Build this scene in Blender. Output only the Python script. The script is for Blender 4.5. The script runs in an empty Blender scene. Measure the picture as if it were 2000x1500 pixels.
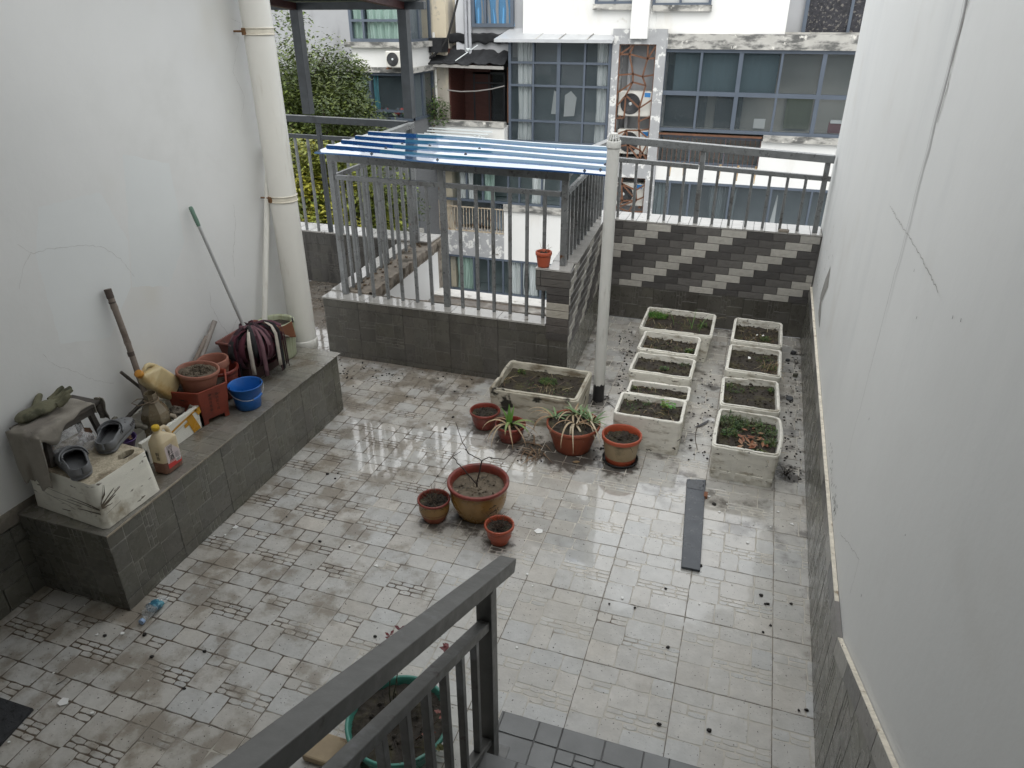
import bpy, math, random
from mathutils import Vector, Matrix, noise
from math import sin, cos, pi, radians
rnd = random.Random(7)
S = bpy.context.scene
COL = S.collection
# ------------------------------------------------------------------ camera
RX = [(0.9491290, 0.3148820, -0.0018650), (0.1433378, -0.4373125, -0.8878131), (-0.2803720, 0.8423818, -0.4602005)]
CAM = Vector((2.11212, -1.52417, 2.69244)); FPX = 1393.209
cd = bpy.data.cameras.new('camera'); cam = bpy.data.objects.new('camera', cd); COL.objects.link(cam)
cd.sensor_width = 36; cd.lens = FPX/2000*36; cd.clip_end = 500; cd.clip_start = .02
r0, r1, r2 = (Vector(r) for r in RX)
cam.matrix_world = Matrix(((r0.x, -r1.x, -r2.x, CAM.x), (r0.y, -r1.y, -r2.y, CAM.y), (r0.z, -r1.z, -r2.z, CAM.z), (0, 0, 0, 1)))
S.camera = cam
# ------------------------------------------------------------------ sky and sun (overcast, wet day)
SUN_EL, SUN_AZ = radians(50), radians(165)
w = bpy.data.worlds.new('World'); S.world = w; w.use_nodes = True
nt = w.node_tree; nt.nodes.clear()
sk = nt.nodes.new('ShaderNodeTexSky'); sk.sky_type = 'NISHITA'; sk.sun_disc = False
sk.sun_elevation = SUN_EL; sk.sun_rotation = SUN_AZ; sk.dust_density = 6; sk.air_density = 1.5
hs = nt.nodes.new('ShaderNodeHueSaturation'); hs.inputs['Saturation'].default_value = .15
mx = nt.nodes.new('ShaderNodeMixRGB'); mx.inputs[0].default_value = .82; mx.inputs[2].default_value = (6.6, 6.75, 6.85, 1)
bg = nt.nodes.new('ShaderNodeBackground'); bg.inputs[1].default_value = .14
wo = nt.nodes.new('ShaderNodeOutputWorld')
nt.links.new(sk.outputs[0], hs.inputs['Color']); nt.links.new(hs.outputs[0], mx.inputs[1])
nt.links.new(mx.outputs[0], bg.inputs[0]); nt.links.new(bg.outputs[0], wo.inputs[0])
sl = bpy.data.lights.new('sun', 'SUN'); sl.energy = .55; sl.angle = radians(40); sl.color = (1, .985, .96)
so = bpy.data.objects.new('sun', sl); COL.objects.link(so)
sd = Vector((sin(SUN_AZ)*cos(SUN_EL), cos(SUN_AZ)*cos(SUN_EL), sin(SUN_EL)))
so.rotation_euler = (-sd).to_track_quat('-Z', 'Y').to_euler(); so.location = (0, 0, 30)
S.view_settings.view_transform = 'Standard'; S.view_settings.look = 'None'; S.view_settings.gamma = 1
S.view_settings.exposure = 1.0
S.render.engine = 'CYCLES'; S.cycles.use_denoising = True; S.cycles.max_bounces = 8; S.cycles.transparent_max_bounces = 12
S.cycles.caustics_reflective = False; S.cycles.caustics_refractive = False

# ------------------------------------------------------------------ helpers
def ray(x, y):
    a, b = (x-1000)/FPX, (y-750)/FPX
    return r0*a + r1*b + r2
def onz(x, y, z=0.):
    d = ray(x, y); return CAM + d*((z-CAM.z)/d.z)
def onx(x, y, X):
    d = ray(x, y); return CAM + d*((X-CAM.x)/d.x)
def ony(x, y, Y):
    d = ray(x, y); return CAM + d*((Y-CAM.y)/d.y)
def V3(*a): return Vector(a)
Z = V3(0, 0, 1); Xa = V3(1, 0, 0); Ya = V3(0, 1, 0)
WL = {}
def thing(name, label, cat, loc, group=None, kind=None):
    o = bpy.data.objects.new(name, None); COL.objects.link(o); o.location = loc; o.empty_display_size = .1
    tag(o, label, cat, group, kind); WL[o] = Vector(loc); return o
def tag(o, label=None, cat=None, group=None, kind=None):
    if label: o['label'] = label
    if cat: o['category'] = cat
    if group: o['group'] = group
    if kind: o['kind'] = kind
    return o
class MB:
    def __init__(s): s.v = []; s.f = []; s.m = []; s.c = []; s.s = []
    def add(s, vs, fs, mi=0, col=(1, 1, 1), sm=False):
        b = len(s.v); s.v += [Vector(p) for p in vs]
        for f in fs:
            s.f.append([b+i for i in f]); s.m.append(mi); s.c.append(col); s.s.append(sm)
    def quad(s, a, b, c, d, mi=0, col=(1, 1, 1)): s.add([a, b, c, d], [(0, 1, 2, 3)], mi, col)
    def box(s, a, b, mi=0, col=(1, 1, 1)):
        x0, y0, z0 = a; x1, y1, z1 = b
        s.add([(x0,y0,z0),(x1,y0,z0),(x1,y1,z0),(x0,y1,z0),(x0,y0,z1),(x1,y0,z1),(x1,y1,z1),(x0,y1,z1)],
              [(3,2,1,0),(4,5,6,7),(0,1,5,4),(1,2,6,5),(2,3,7,6),(3,0,4,7)], mi, col)
    def obox(s, M, sx, sy, sz, mi=0, col=(1, 1, 1)):      # box centred on M in x, y; from z=0 to sz
        vs = [M @ V3(x, y, z) for z in (0, sz) for x, y in ((-sx/2,-sy/2),(sx/2,-sy/2),(sx/2,sy/2),(-sx/2,sy/2))]
        s.add(vs, [(3,2,1,0),(4,5,6,7),(0,1,5,4),(1,2,6,5),(2,3,7,6),(3,0,4,7)], mi, col)
    def beam(s, p0, p1, wd, ht, up=Z, mi=0, col=(1, 1, 1)):
        p0 = Vector(p0); p1 = Vector(p1); d = (p1-p0).normalized(); up = Vector(up)
        if abs(d.dot(up)) > .98: up = Ya
        sd_ = d.cross(up).normalized(); u = sd_.cross(d).normalized()
        vs = [p + sd_*(a*wd/2) + u*(b*ht/2) for p in (p0, p1) for a, b in ((-1,-1),(1,-1),(1,1),(-1,1))]
        s.add(vs, [(3,2,1,0),(4,5,6,7),(0,1,5,4),(1,2,6,5),(2,3,7,6),(3,0,4,7)], mi, col)
    def tube(s, pts, r, n=8, mi=0, col=(1, 1, 1), caps=True, sm=True):
        pts = [Vector(p) for p in pts]; k = len(pts)
        rs = r if isinstance(r, (list, tuple)) else [r]*k
        t = (pts[1]-pts[0]).normalized(); up = Z if abs(t.z) < .9 else Xa
        a = t.cross(up).normalized(); vs = []
        for i, p in enumerate(pts):
            t = (pts[min(i+1, k-1)]-pts[max(i-1, 0)]).normalized()
            a = (a - t*a.dot(t)).normalized(); b = t.cross(a)
            for j in range(n):
                q = 2*pi*j/n; vs.append(p + a*(cos(q)*rs[i]) + b*(sin(q)*rs[i]))
        fs = [(i*n+j, i*n+(j+1)%n, (i+1)*n+(j+1)%n, (i+1)*n+j) for i in range(k-1) for j in range(n)]
        s.add(vs, fs, mi, col, sm)
        if caps:
            s.add(vs[:n], [tuple(range(n-1, -1, -1))], mi, col); s.add(vs[-n:], [tuple(range(n))], mi, col)
    def lathe(s, prof, n=40, M=None, mi=0, col=(1, 1, 1), mod=None, mids=None):
        M = M or Matrix(); vs = []
        for i, (r, z) in enumerate(prof):
            for j in range(n):
                q = 2*pi*j/n; rr = r*(mod(q, i) if mod else 1); vs.append(M @ V3(rr*cos(q), rr*sin(q), z))
        for i in range(len(prof)-1):
            s.add([], [], 0)
        b = len(s.v); s.v += vs
        for i in range(len(prof)-1):
            for j in range(n):
                s.f.append([b+i*n+j, b+i*n+(j+1)%n, b+(i+1)*n+(j+1)%n, b+(i+1)*n+j])
                s.m.append(mids[i] if mids else mi); s.c.append(col); s.s.append(True)
    def grid(s, fn, nu, nv, mi=0, col=(1, 1, 1), sm=True, keep=None):
        vs = [fn(i/nu, j/nv) for j in range(nv+1) for i in range(nu+1)]
        fs = [(j*(nu+1)+i, j*(nu+1)+i+1, (j+1)*(nu+1)+i+1, (j+1)*(nu+1)+i) for j in range(nv) for i in range(nu)
              if not keep or keep((i+.5)/nu, (j+.5)/nv)]
        s.add(vs, fs, mi, col, sm)
    def ribbon(s, pts, wd, side, mi=0, col=(1, 1, 1)):
        pts = [Vector(p) for p in pts]; k = len(pts); vs = []
        for i, p in enumerate(pts):
            ww = wd[i] if isinstance(wd, (list, tuple)) else wd
            sv = side[i] if isinstance(side, list) else side
            vs += [p-Vector(sv)*ww/2, p+Vector(sv)*ww/2]
        s.add(vs, [(2*i, 2*i+1, 2*i+3, 2*i+2) for i in range(k-1)], mi, col, True)
    def prism(s, poly, axis, mi=0, col=(1, 1, 1)):         # poly: list of points, extruded by vector axis
        poly = [Vector(p) for p in poly]; n = len(poly); ax = Vector(axis)
        s.add(poly + [p+ax for p in poly], [tuple(range(n-1, -1, -1)), tuple(range(n, 2*n))] + [(i, (i+1)%n, n+(i+1)%n, n+i) for i in range(n)], mi, col)
    def blob(s, c, r, amp=.25, fr=3, seed=0, mi=0, col=(1, 1, 1), sc=(1, 1, 1), nu=10, nv=7):
        c = Vector(c); vs = []
        for j in range(nv+1):
            th = pi*j/nv
            for i in range(nu):
                d = V3(sin(th)*cos(2*pi*i/nu), sin(th)*sin(2*pi*i/nu), cos(th))
                k = r*(1+amp*noise.noise(d*fr+V3(seed, seed*.7, seed*1.3)))
                vs.append(c+V3(d.x*k*sc[0], d.y*k*sc[1], d.z*k*sc[2]))
        s.add(vs, [(j*nu+i, (j+1)*nu+i, (j+1)*nu+(i+1)%nu, j*nu+(i+1)%nu) for j in range(nv) for i in range(nu)], mi, col, True)
    def build(s, name, mats, parent=None, bevel=0, solid=0, sub=0, origin=None, label=None, cat=None, group=None, kind=None, remesh=0, smooth_iter=0):
        me = bpy.data.meshes.new(name)
        if parent is not None: O = WL[parent]
        elif origin is not None: O = Vector(origin)
        else:
            xs = [p.x for p in s.v]; ys = [p.y for p in s.v]; zs = [p.z for p in s.v]
            O = V3((min(xs)+max(xs))/2, (min(ys)+max(ys))/2, min(zs))
        me.from_pydata([tuple(p-O) for p in s.v], [], s.f)
        for m in (mats if isinstance(mats, (list, tuple)) else [mats]): me.materials.append(m)
        me.polygons.foreach_set('material_index', s.m); me.polygons.foreach_set('use_smooth', s.s)
        at = me.attributes.new('Col', 'FLOAT_COLOR', 'FACE')
        fl = []
        for c in s.c: fl += [c[0], c[1], c[2], 1]
        at.data.foreach_set('color', fl)
        me.validate(); me.update()
        o = bpy.data.objects.new(name, me); COL.objects.link(o)
        if parent is not None:
            o.parent = parent; WL[o] = O
        else:
            o.location = O; WL[o] = O
        if remesh:
            md = o.modifiers.new('r', 'REMESH'); md.mode = 'VOXEL'; md.voxel_size = remesh; md.use_smooth_shade = True
        if smooth_iter:
            md = o.modifiers.new('s', 'SMOOTH'); md.iterations = smooth_iter; md.factor = .5
        if solid:
            md = o.modifiers.new('t', 'SOLIDIFY'); md.thickness = solid; md.offset = 0
        if bevel:
            md = o.modifiers.new('b', 'BEVEL'); md.width = bevel; md.segments = 2; md.limit_method = 'ANGLE'; md.angle_limit = radians(50); md.harden_normals = False
        if sub:
            md = o.modifiers.new('u', 'SUBSURF'); md.levels = sub; md.render_levels = sub
        tag(o, label, cat, group, kind); return o
def copy_tree(root, dx, label=None):
    c = root.copy(); COL.objects.link(c); c.location = Vector(root.location)+Vector(dx); WL[c] = WL[root]+Vector(dx)
    if label: c['label'] = label
    for ch in list(root.children):
        k = ch.copy(); COL.objects.link(k); k.parent = c; WL[k] = WL[c]
        for g in ch.children:
            q = g.copy(); COL.objects.link(q); q.parent = k
    return c
# ------------------------------------------------------------------ materials
def N(nt, t, **kw):
    n = nt.nodes.new(t)
    for k, v in kw.items(): setattr(n, k, v)
    return n
def mat(name, c, r=.6, var=.12, sc=7, c2=None, c2sc=3, lo=.5, hi=.62, c3=None, c3sc=30, lo3=.6, hi3=.7, bump=0, bsc=70, metal=0, st=(1, 1, 1), coat=0, alpha=1, spec=.5, attr=False, rv=.1, world=False, trans=0, st2=None, sss=0):
    m = bpy.data.materials.new(name); m.use_nodes = True; nt = m.node_tree; L = nt.links.new
    b = nt.nodes['Principled BSDF']
    if world: vec = N(nt, 'ShaderNodeNewGeometry').outputs['Position']
    else: vec = N(nt, 'ShaderNodeTexCoord').outputs['Object']
    mp = N(nt, 'ShaderNodeMapping'); mp.inputs['Scale'].default_value = st; L(vec, mp.inputs[0])
    def nz(scale, det=4, v=None):
        n = N(nt, 'ShaderNodeTexNoise'); n.inputs['Scale'].default_value = scale; n.inputs['Detail'].default_value = det; n.inputs['Roughness'].default_value = .62
        L(v or mp.outputs[0], n.inputs['Vector']); return n.outputs['Fac']
    def mr(x, a, bb, o0, o1, t='LINEAR'):
        n = N(nt, 'ShaderNodeMapRange', interpolation_type=t); L(x, n.inputs[0])
        for i, q in enumerate((a, bb, o0, o1)): n.inputs[i+1].default_value = q
        return n.outputs[0]
    n1 = nz(sc)
    v1 = mr(n1, .25, .75, 1-var, 1+var)
    def mix(t, f, a, bb):
        n = N(nt, 'ShaderNodeMixRGB', blend_type=t)
        for k, q in ((0, f), (1, a), (2, bb)):
            if isinstance(q, (int, float)): n.inputs[k].default_value = q
            elif isinstance(q, tuple): n.inputs[k].default_value = (q[0], q[1], q[2], 1)
            else: L(q, n.inputs[k])
        return n.outputs[0]
    cc = mix('MULTIPLY', 1., (c[0], c[1], c[2]), v1)
    if attr:
        an = N(nt, 'ShaderNodeAttribute', attribute_name='Col'); cc = mix('MULTIPLY', 1., cc, an.outputs['Color'])
    if c2:
        mp2 = mp
        if st2:
            mp2 = N(nt, 'ShaderNodeMapping'); mp2.inputs['Scale'].default_value = st2; L(vec, mp2.inputs[0])
        cc = mix('MIX', mr(nz(c2sc, 6, mp2.outputs[0]), lo, hi, 0, 1, 'SMOOTHSTEP'), cc, c2)
    if c3: cc = mix('MIX', mr(nz(c3sc, 3), lo3, hi3, 0, 1, 'SMOOTHSTEP'), cc, c3)
    L(cc, b.inputs['Base Color'])
    L(mr(nz(sc*1.7), .3, .7, max(.02, r-rv), min(1, r+rv)), b.inputs['Roughness'])
    b.inputs['Metallic'].default_value = metal; b.inputs['Specular IOR Level'].default_value = spec
    if coat: b.inputs['Coat Weight'].default_value = coat; b.inputs['Coat Roughness'].default_value = .08
    if alpha < 1: b.inputs['Alpha'].default_value = alpha
    if trans: b.inputs['Transmission Weight'].default_value = trans
    if sss: b.inputs['Subsurface Weight'].default_value = sss; b.inputs['Subsurface Radius'].default_value = (.02, .015, .01)
    if bump:
        bn = N(nt, 'ShaderNodeBump'); bn.inputs['Strength'].default_value = bump; bn.inputs['Distance'].default_value = .004
        L(nz(bsc, 5), bn.inputs['Height']); L(bn.outputs[0], b.inputs['Normal'])
    m['cc'] = 1
    return m
# ------------------------------------------------------------------ shared materials
T = .42
M_white = mat('white_paint', (.74, .745, .735), .75, var=.02, sc=3, c2=(.68, .685, .67), c2sc=1.1, lo=.5, hi=.75, c3=(.66, .64, .58), c3sc=.9, lo3=.56, hi3=.78, bump=.3, bsc=13, world=True)
M_wallR = mat('white_paint_streaked', (.73, .735, .72), .75, var=.02, sc=2, c2=(.63, .64, .635), c2sc=1.6, lo=.48, hi=.85, st2=(1, 1.3, .3), c3=(.64, .63, .6), c3sc=1.1, lo3=.54, hi3=.78, bump=.3, bsc=13, world=True)
M_tile = mat('grey_wall_tile', (.14, .137, .118), .28, var=.14, sc=9, c2=(.09, .087, .074), c2sc=3.5, lo=.55, hi=.75, bump=.12, bsc=140, attr=True, world=True)
M_tilel = mat('low_wall_tile', (.08, .076, .066), .3, var=.2, sc=7, c2=(.05, .046, .04), c2sc=3, lo=.5, hi=.75, bump=.12, bsc=140, attr=True, world=True, st2=(3, 1, .6))
M_tilelg = mat('low_wall_groove', (.105, .1, .088), .5, var=.15, sc=14, world=True)
M_tileg = mat('grey_tile_groove', (.25, .245, .215), .5, var=.15, sc=14, world=True)
M_seam = mat('dark_wet_seam', (.022, .02, .018), .35, var=.4, sc=20, world=True)
M_brick = mat('split_face_brick', (.8, .8, .8), .38, var=.14, sc=30, bump=.25, bsc=55, attr=True, world=True)
M_grout = mat('brick_grout', (.1, .095, .09), .8, var=.2, sc=40, world=True)
M_coping = mat('wet_coping_tile', (.34, .33, .31), .07, var=.15, sc=10, c2=(.1, .085, .07), c2sc=9, lo=.6, hi=.7, bump=.05, bsc=30, rv=.05, world=True, attr=True)
M_conc = mat('bare_concrete', (.22, .19, .155), .85, var=.35, sc=14, c2=(.07, .06, .045), c2sc=6, lo=.5, hi=.65, bump=.6, bsc=40, world=True)
M_galv = mat('galvanised_steel', (.19, .198, .2), .33, var=.22, sc=14, c2=(.09, .086, .08), c2sc=7, lo=.52, hi=.72, c3=(.13, .055, .02), c3sc=9, lo3=.68, hi3=.76, metal=.35, bump=.05, bsc=90, world=True, rv=.12)
M_dksteel = mat('dark_painted_steel', (.045, .052, .058), .4, var=.3, sc=10, c2=(.12, .115, .11), c2sc=8, lo=.62, hi=.75, metal=.2, world=True)
M_pvc = mat('white_pvc', (.72, .71, .66), .38, var=.03, sc=4, c2=(.52, .49, .41), c2sc=2.5, lo=.58, hi=.75, st2=(3, 3, .5), world=True)
M_plaster_edge = mat('bare_plaster_edge', (.68, .63, .53), .9, var=.25, sc=30, c2=(.3, .24, .17), c2sc=16, lo=.55, hi=.7, bump=.5, bsc=60, world=True)
M_crack = mat('crack_line', (.33, .32, .3), .9, var=.3, sc=40)

def streak_mod(m, y0, width, z0, z1, strength):
    """adds a stain that runs down the wall at y0 to the colour of m (a mark with its own shape)"""
    nt = m.node_tree; L = nt.links.new; b = nt.nodes['Principled BSDF']
    old = b.inputs['Base Color'].links[0].from_socket
    g = N(nt, 'ShaderNodeNewGeometry'); sp = N(nt, 'ShaderNodeSeparateXYZ'); L(g.outputs['Position'], sp.inputs[0])
    nz = N(nt, 'ShaderNodeTexNoise'); nz.inputs['Scale'].default_value = 3.5; nz.inputs['Detail'].default_value = 5; L(g.outputs['Position'], nz.inputs['Vector'])
    def math_(op, a, bb):
        n = N(nt, 'ShaderNodeMath', operation=op)
        for i, q in enumerate((a, bb)):
            if isinstance(q, (int, float)): n.inputs[i].default_value = q
            else: L(q, n.inputs[i])
        return n.outputs[0]
    d = math_('ABSOLUTE', math_('ADD', math_('SUBTRACT', sp.outputs[1], y0), math_('MULTIPLY', math_('SUBTRACT', nz.outputs[0], .5), .14)), 0)
    f = N(nt, 'ShaderNodeMapRange', interpolation_type='SMOOTHSTEP'); L(d, f.inputs[0])
    for i, q in enumerate((width, 0, 0, 1)): f.inputs[i+1].default_value = q
    fz = N(nt, 'ShaderNodeMapRange'); L(sp.outputs[2], fz.inputs[0])
    for i, q in enumerate((z0, z1, .0, strength)): fz.inputs[i+1].default_value = q
    mxn = N(nt, 'ShaderNodeMixRGB'); L(math_('MULTIPLY', f.outputs[0], fz.outputs[0]), mxn.inputs[0]); L(old, mxn.inputs[1])
    mxn.inputs[2].default_value = (.1, .09, .085, 1); L(mxn.outputs[0], b.inputs['Base Color'])
streak_mod(M_wallR, 1.575, .04, 1.5, 2.8, .85)
streak_mod(M_wallR, 1.56, .016, 2.0, 2.5, .8)
streak_mod(M_wallR, 1.62, .012, .6, 1.6, .3)

# ------------------------------------------------------------------ embossed tile sheets
STONES = [(0,.41,0,.23),(.41,.77,0,.23),(.77,1,0,.23),(0,.17,.23,.37),(.17,.36,.23,.30),(.17,.36,.30,.37),(.36,.77,.23,.52),(.77,1,.23,.52),
 (0,.36,.37,.68),(.36,.53,.52,.585),(.53,.69,.52,.585),(.69,.85,.52,.585),(.85,1,.52,.585),(.36,.47,.585,.65),(.47,.66,.585,.65),(.66,.84,.585,.65),(.84,1,.585,.65),
 (0,.33,.68,1),(.33,.56,.65,1),(.56,.71,.65,.72),(.71,.86,.65,.72),(.86,1,.65,.72),(.56,1,.72,1)]
def tile_panel(mb, O, U, V, us, vs, colfn, size=T, gap=.004, h=.003, jit=.0014, rot=lambda i, j: 0, keep=None, mi=0, base_mi=1, seam_mi=2, seam=.003, ch=.0012, off=(0, 0), hatch=False):
    O, U, V = Vector(O), Vector(U).normalized(), Vector(V).normalized(); Nn = U.cross(V)
    u0, u1 = us; v0, v1 = vs
    def P(u, v, n=0): return O + U*u + V*v + Nn*n
    mb.quad(P(u0, v0), P(u1, v0), P(u1, v1), P(u0, v1), base_mi)
    i0, i1 = math.floor((u0-off[0])/size), math.ceil((u1-off[0])/size); j0, j1 = math.floor((v0-off[1])/size), math.ceil((v1-off[1])/size)
    if seam:
        for i in range(i0, i1+1):
            q = off[0]+i*size
            if u0+.01 < q < u1-.01: mb.quad(P(q-seam, v0, h*.45), P(q+seam, v0, h*.45), P(q+seam, v1, h*.45), P(q-seam, v1, h*.45), seam_mi)
        for j in range(j0, j1+1):
            q = off[1]+j*size
            if v0+.01 < q < v1-.01: mb.quad(P(u0, q-seam, h*.55), P(u1, q-seam, h*.55), P(u1, q+seam, h*.55), P(u0, q+seam, h*.55), seam_mi)
    for i in range(i0, i1):
        for j in range(j0, j1):
            rr = rot(i, j)
            for k, (s0, s1, t0, t1) in enumerate(STONES):
                if rr % 2: a0, a1, b0, b1 = t0, t1, s0, s1
                else: a0, a1, b0, b1 = s0, s1, 1-t1, 1-t0
                if rr >= 2: a0, a1 = 1-a1, 1-a0; 
                if rr >= 2: b0, b1 = 1-b1, 1-b0
                A0 = max(u0, off[0]+(i+a0)*size+gap/2); A1 = min(u1, off[0]+(i+a1)*size-gap/2)
                B0 = max(v0, off[1]+(j+b0)*size+gap/2); B1 = min(v1, off[1]+(j+b1)*size-gap/2)
                if A1-A0 < .008 or B1-B0 < .008: continue
                if keep and not keep((A0+A1)/2, (B0+B1)/2): continue
                pts = []
                for (xa, ya), (xb, yb) in (((A0,B0),(A1,B0)),((A1,B0),(A1,B1)),((A1,B1),(A0,B1)),((A0,B1),(A0,B0))):
                    ln = abs(xb-xa)+abs(yb-ya); nn = max(2, int(ln/.035))
                    for q in range(nn):
                        f = q/nn; x = xa+(xb-xa)*f; y = ya+(yb-ya)*f
                        jx, jy = rnd.uniform(-jit, jit), rnd.uniform(-jit, jit)
                        if q == 0: jx = jit*1.2 if x < (A0+A1)/2 else -jit*1.2; jy = jit*1.2 if y < (B0+B1)/2 else -jit*1.2
                        pts.append((x+jx, y+jy))
                n = len(pts); cx, cy = (A0+A1)/2, (B0+B1)/2
                hh = h*rnd.uniform(.8, 1.15)
                top = []
                for x, y in pts:
                    dx = ch if x < cx else -ch; dy = ch if y < cy else -ch
                    if A0+.004 < x < A1-.004: dx = 0
                    if B0+.004 < y < B1-.004: dy = 0
                    top.append(P(x+dx, y+dy, hh))
                c = colfn((A0+A1)/2, (B0+B1)/2, k)
                mb.add([P(x, y, .0002) for x, y in pts]+top, [tuple(range(n, 2*n))]+[(q, (q+1) % n, n+(q+1) % n, n+q) for q in range(n)], mi, c)
def brick_panel(mb, O, U, V, us, vs, x_light, L=.2245, H=.0708, mi=0, base_mi=1, flip=1, keep=None, relief=True):
    """running-bond facing tiles, every third one pale, so that pale bands climb the wall"""
    O, U, V = Vector(O), Vector(U).normalized(), Vector(V).normalized(); Nn = U.cross(V)
    def P(u, v, n=0): return O + U*u + V*v + Nn*n
    u0, u1 = us; v0, v1 = vs
    mb.quad(P(u0, v0), P(u1, v0), P(u1, v1), P(u0, v1), base_mi)
    CC = [(.4, .385, .35), (.075, .071, .069), (.118, .112, .106)]
    rows = int(math.ceil((v1-v0)/H))
    for r in range(rows):
        b1 = v1-r*H-.0016; b0 = max(v0, v1-(r+1)*H+.0016)
        if b1-b0 < .01: continue
        xs = x_light - flip*r*L/2; k0 = int(math.floor((u0-xs)/L))-1
        for k in range(k0, k0+int((u1-u0)/L)+4):
            a0 = max(u0, xs+k*L+.0016); a1 = min(u1, xs+(k+1)*L-.0016)
            if a1-a0 < .01 or (keep and not keep((a0+a1)/2, (b0+b1)/2)): continue
            c = CC[(k*flip) % 3]; q = rnd.uniform(.9, 1.12); c = tuple(x*q/.8 for x in c)
            e = .003; hh = .006
            nu = 10
            va = [P(a0, b0, .0005), P(a1, b0, .0005), P(a1, b1, .0005), P(a0, b1, .0005), P(a0+e, b0+e, hh), P(a1-e, b0+e, hh), P(a1-e, b1-e, hh), P(a0+e, b1-e, hh)]
            mb.add(va, [(0,1,5,4),(1,2,6,5),(2,3,7,6),(3,0,4,7),(4,5,6,7)], mi, c)
            if relief and a1-a0 > .12:      # wavy relief, a lens of short ridges
                cx = (a0+a1)/2; cy = (b0+b1)/2
                for q in range(-3, 4):
                    l = .024-.0045*abs(q)
                    px, py = cx+q*.009, cy+q*.003
                    d = .7
                    pa, pb = (px-l*d*.6, py+l*.75*d), (px+l*d*.6, py-l*.75*d)
                    mb.add([P(pa[0], pa[1], hh), P(pb[0], pb[1], hh), P(pb[0]+.004, pb[1]+.001, hh), P(pa[0]+.004, pa[1]+.001, hh), P(px+.002+.0022, py+.001, hh+.0024), P(px-.0004, py-.0004, hh+.0024)],
                           [(0,1,5),(1,2,4,5),(2,3,4),(3,0,5,4)], mi, c)

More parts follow.
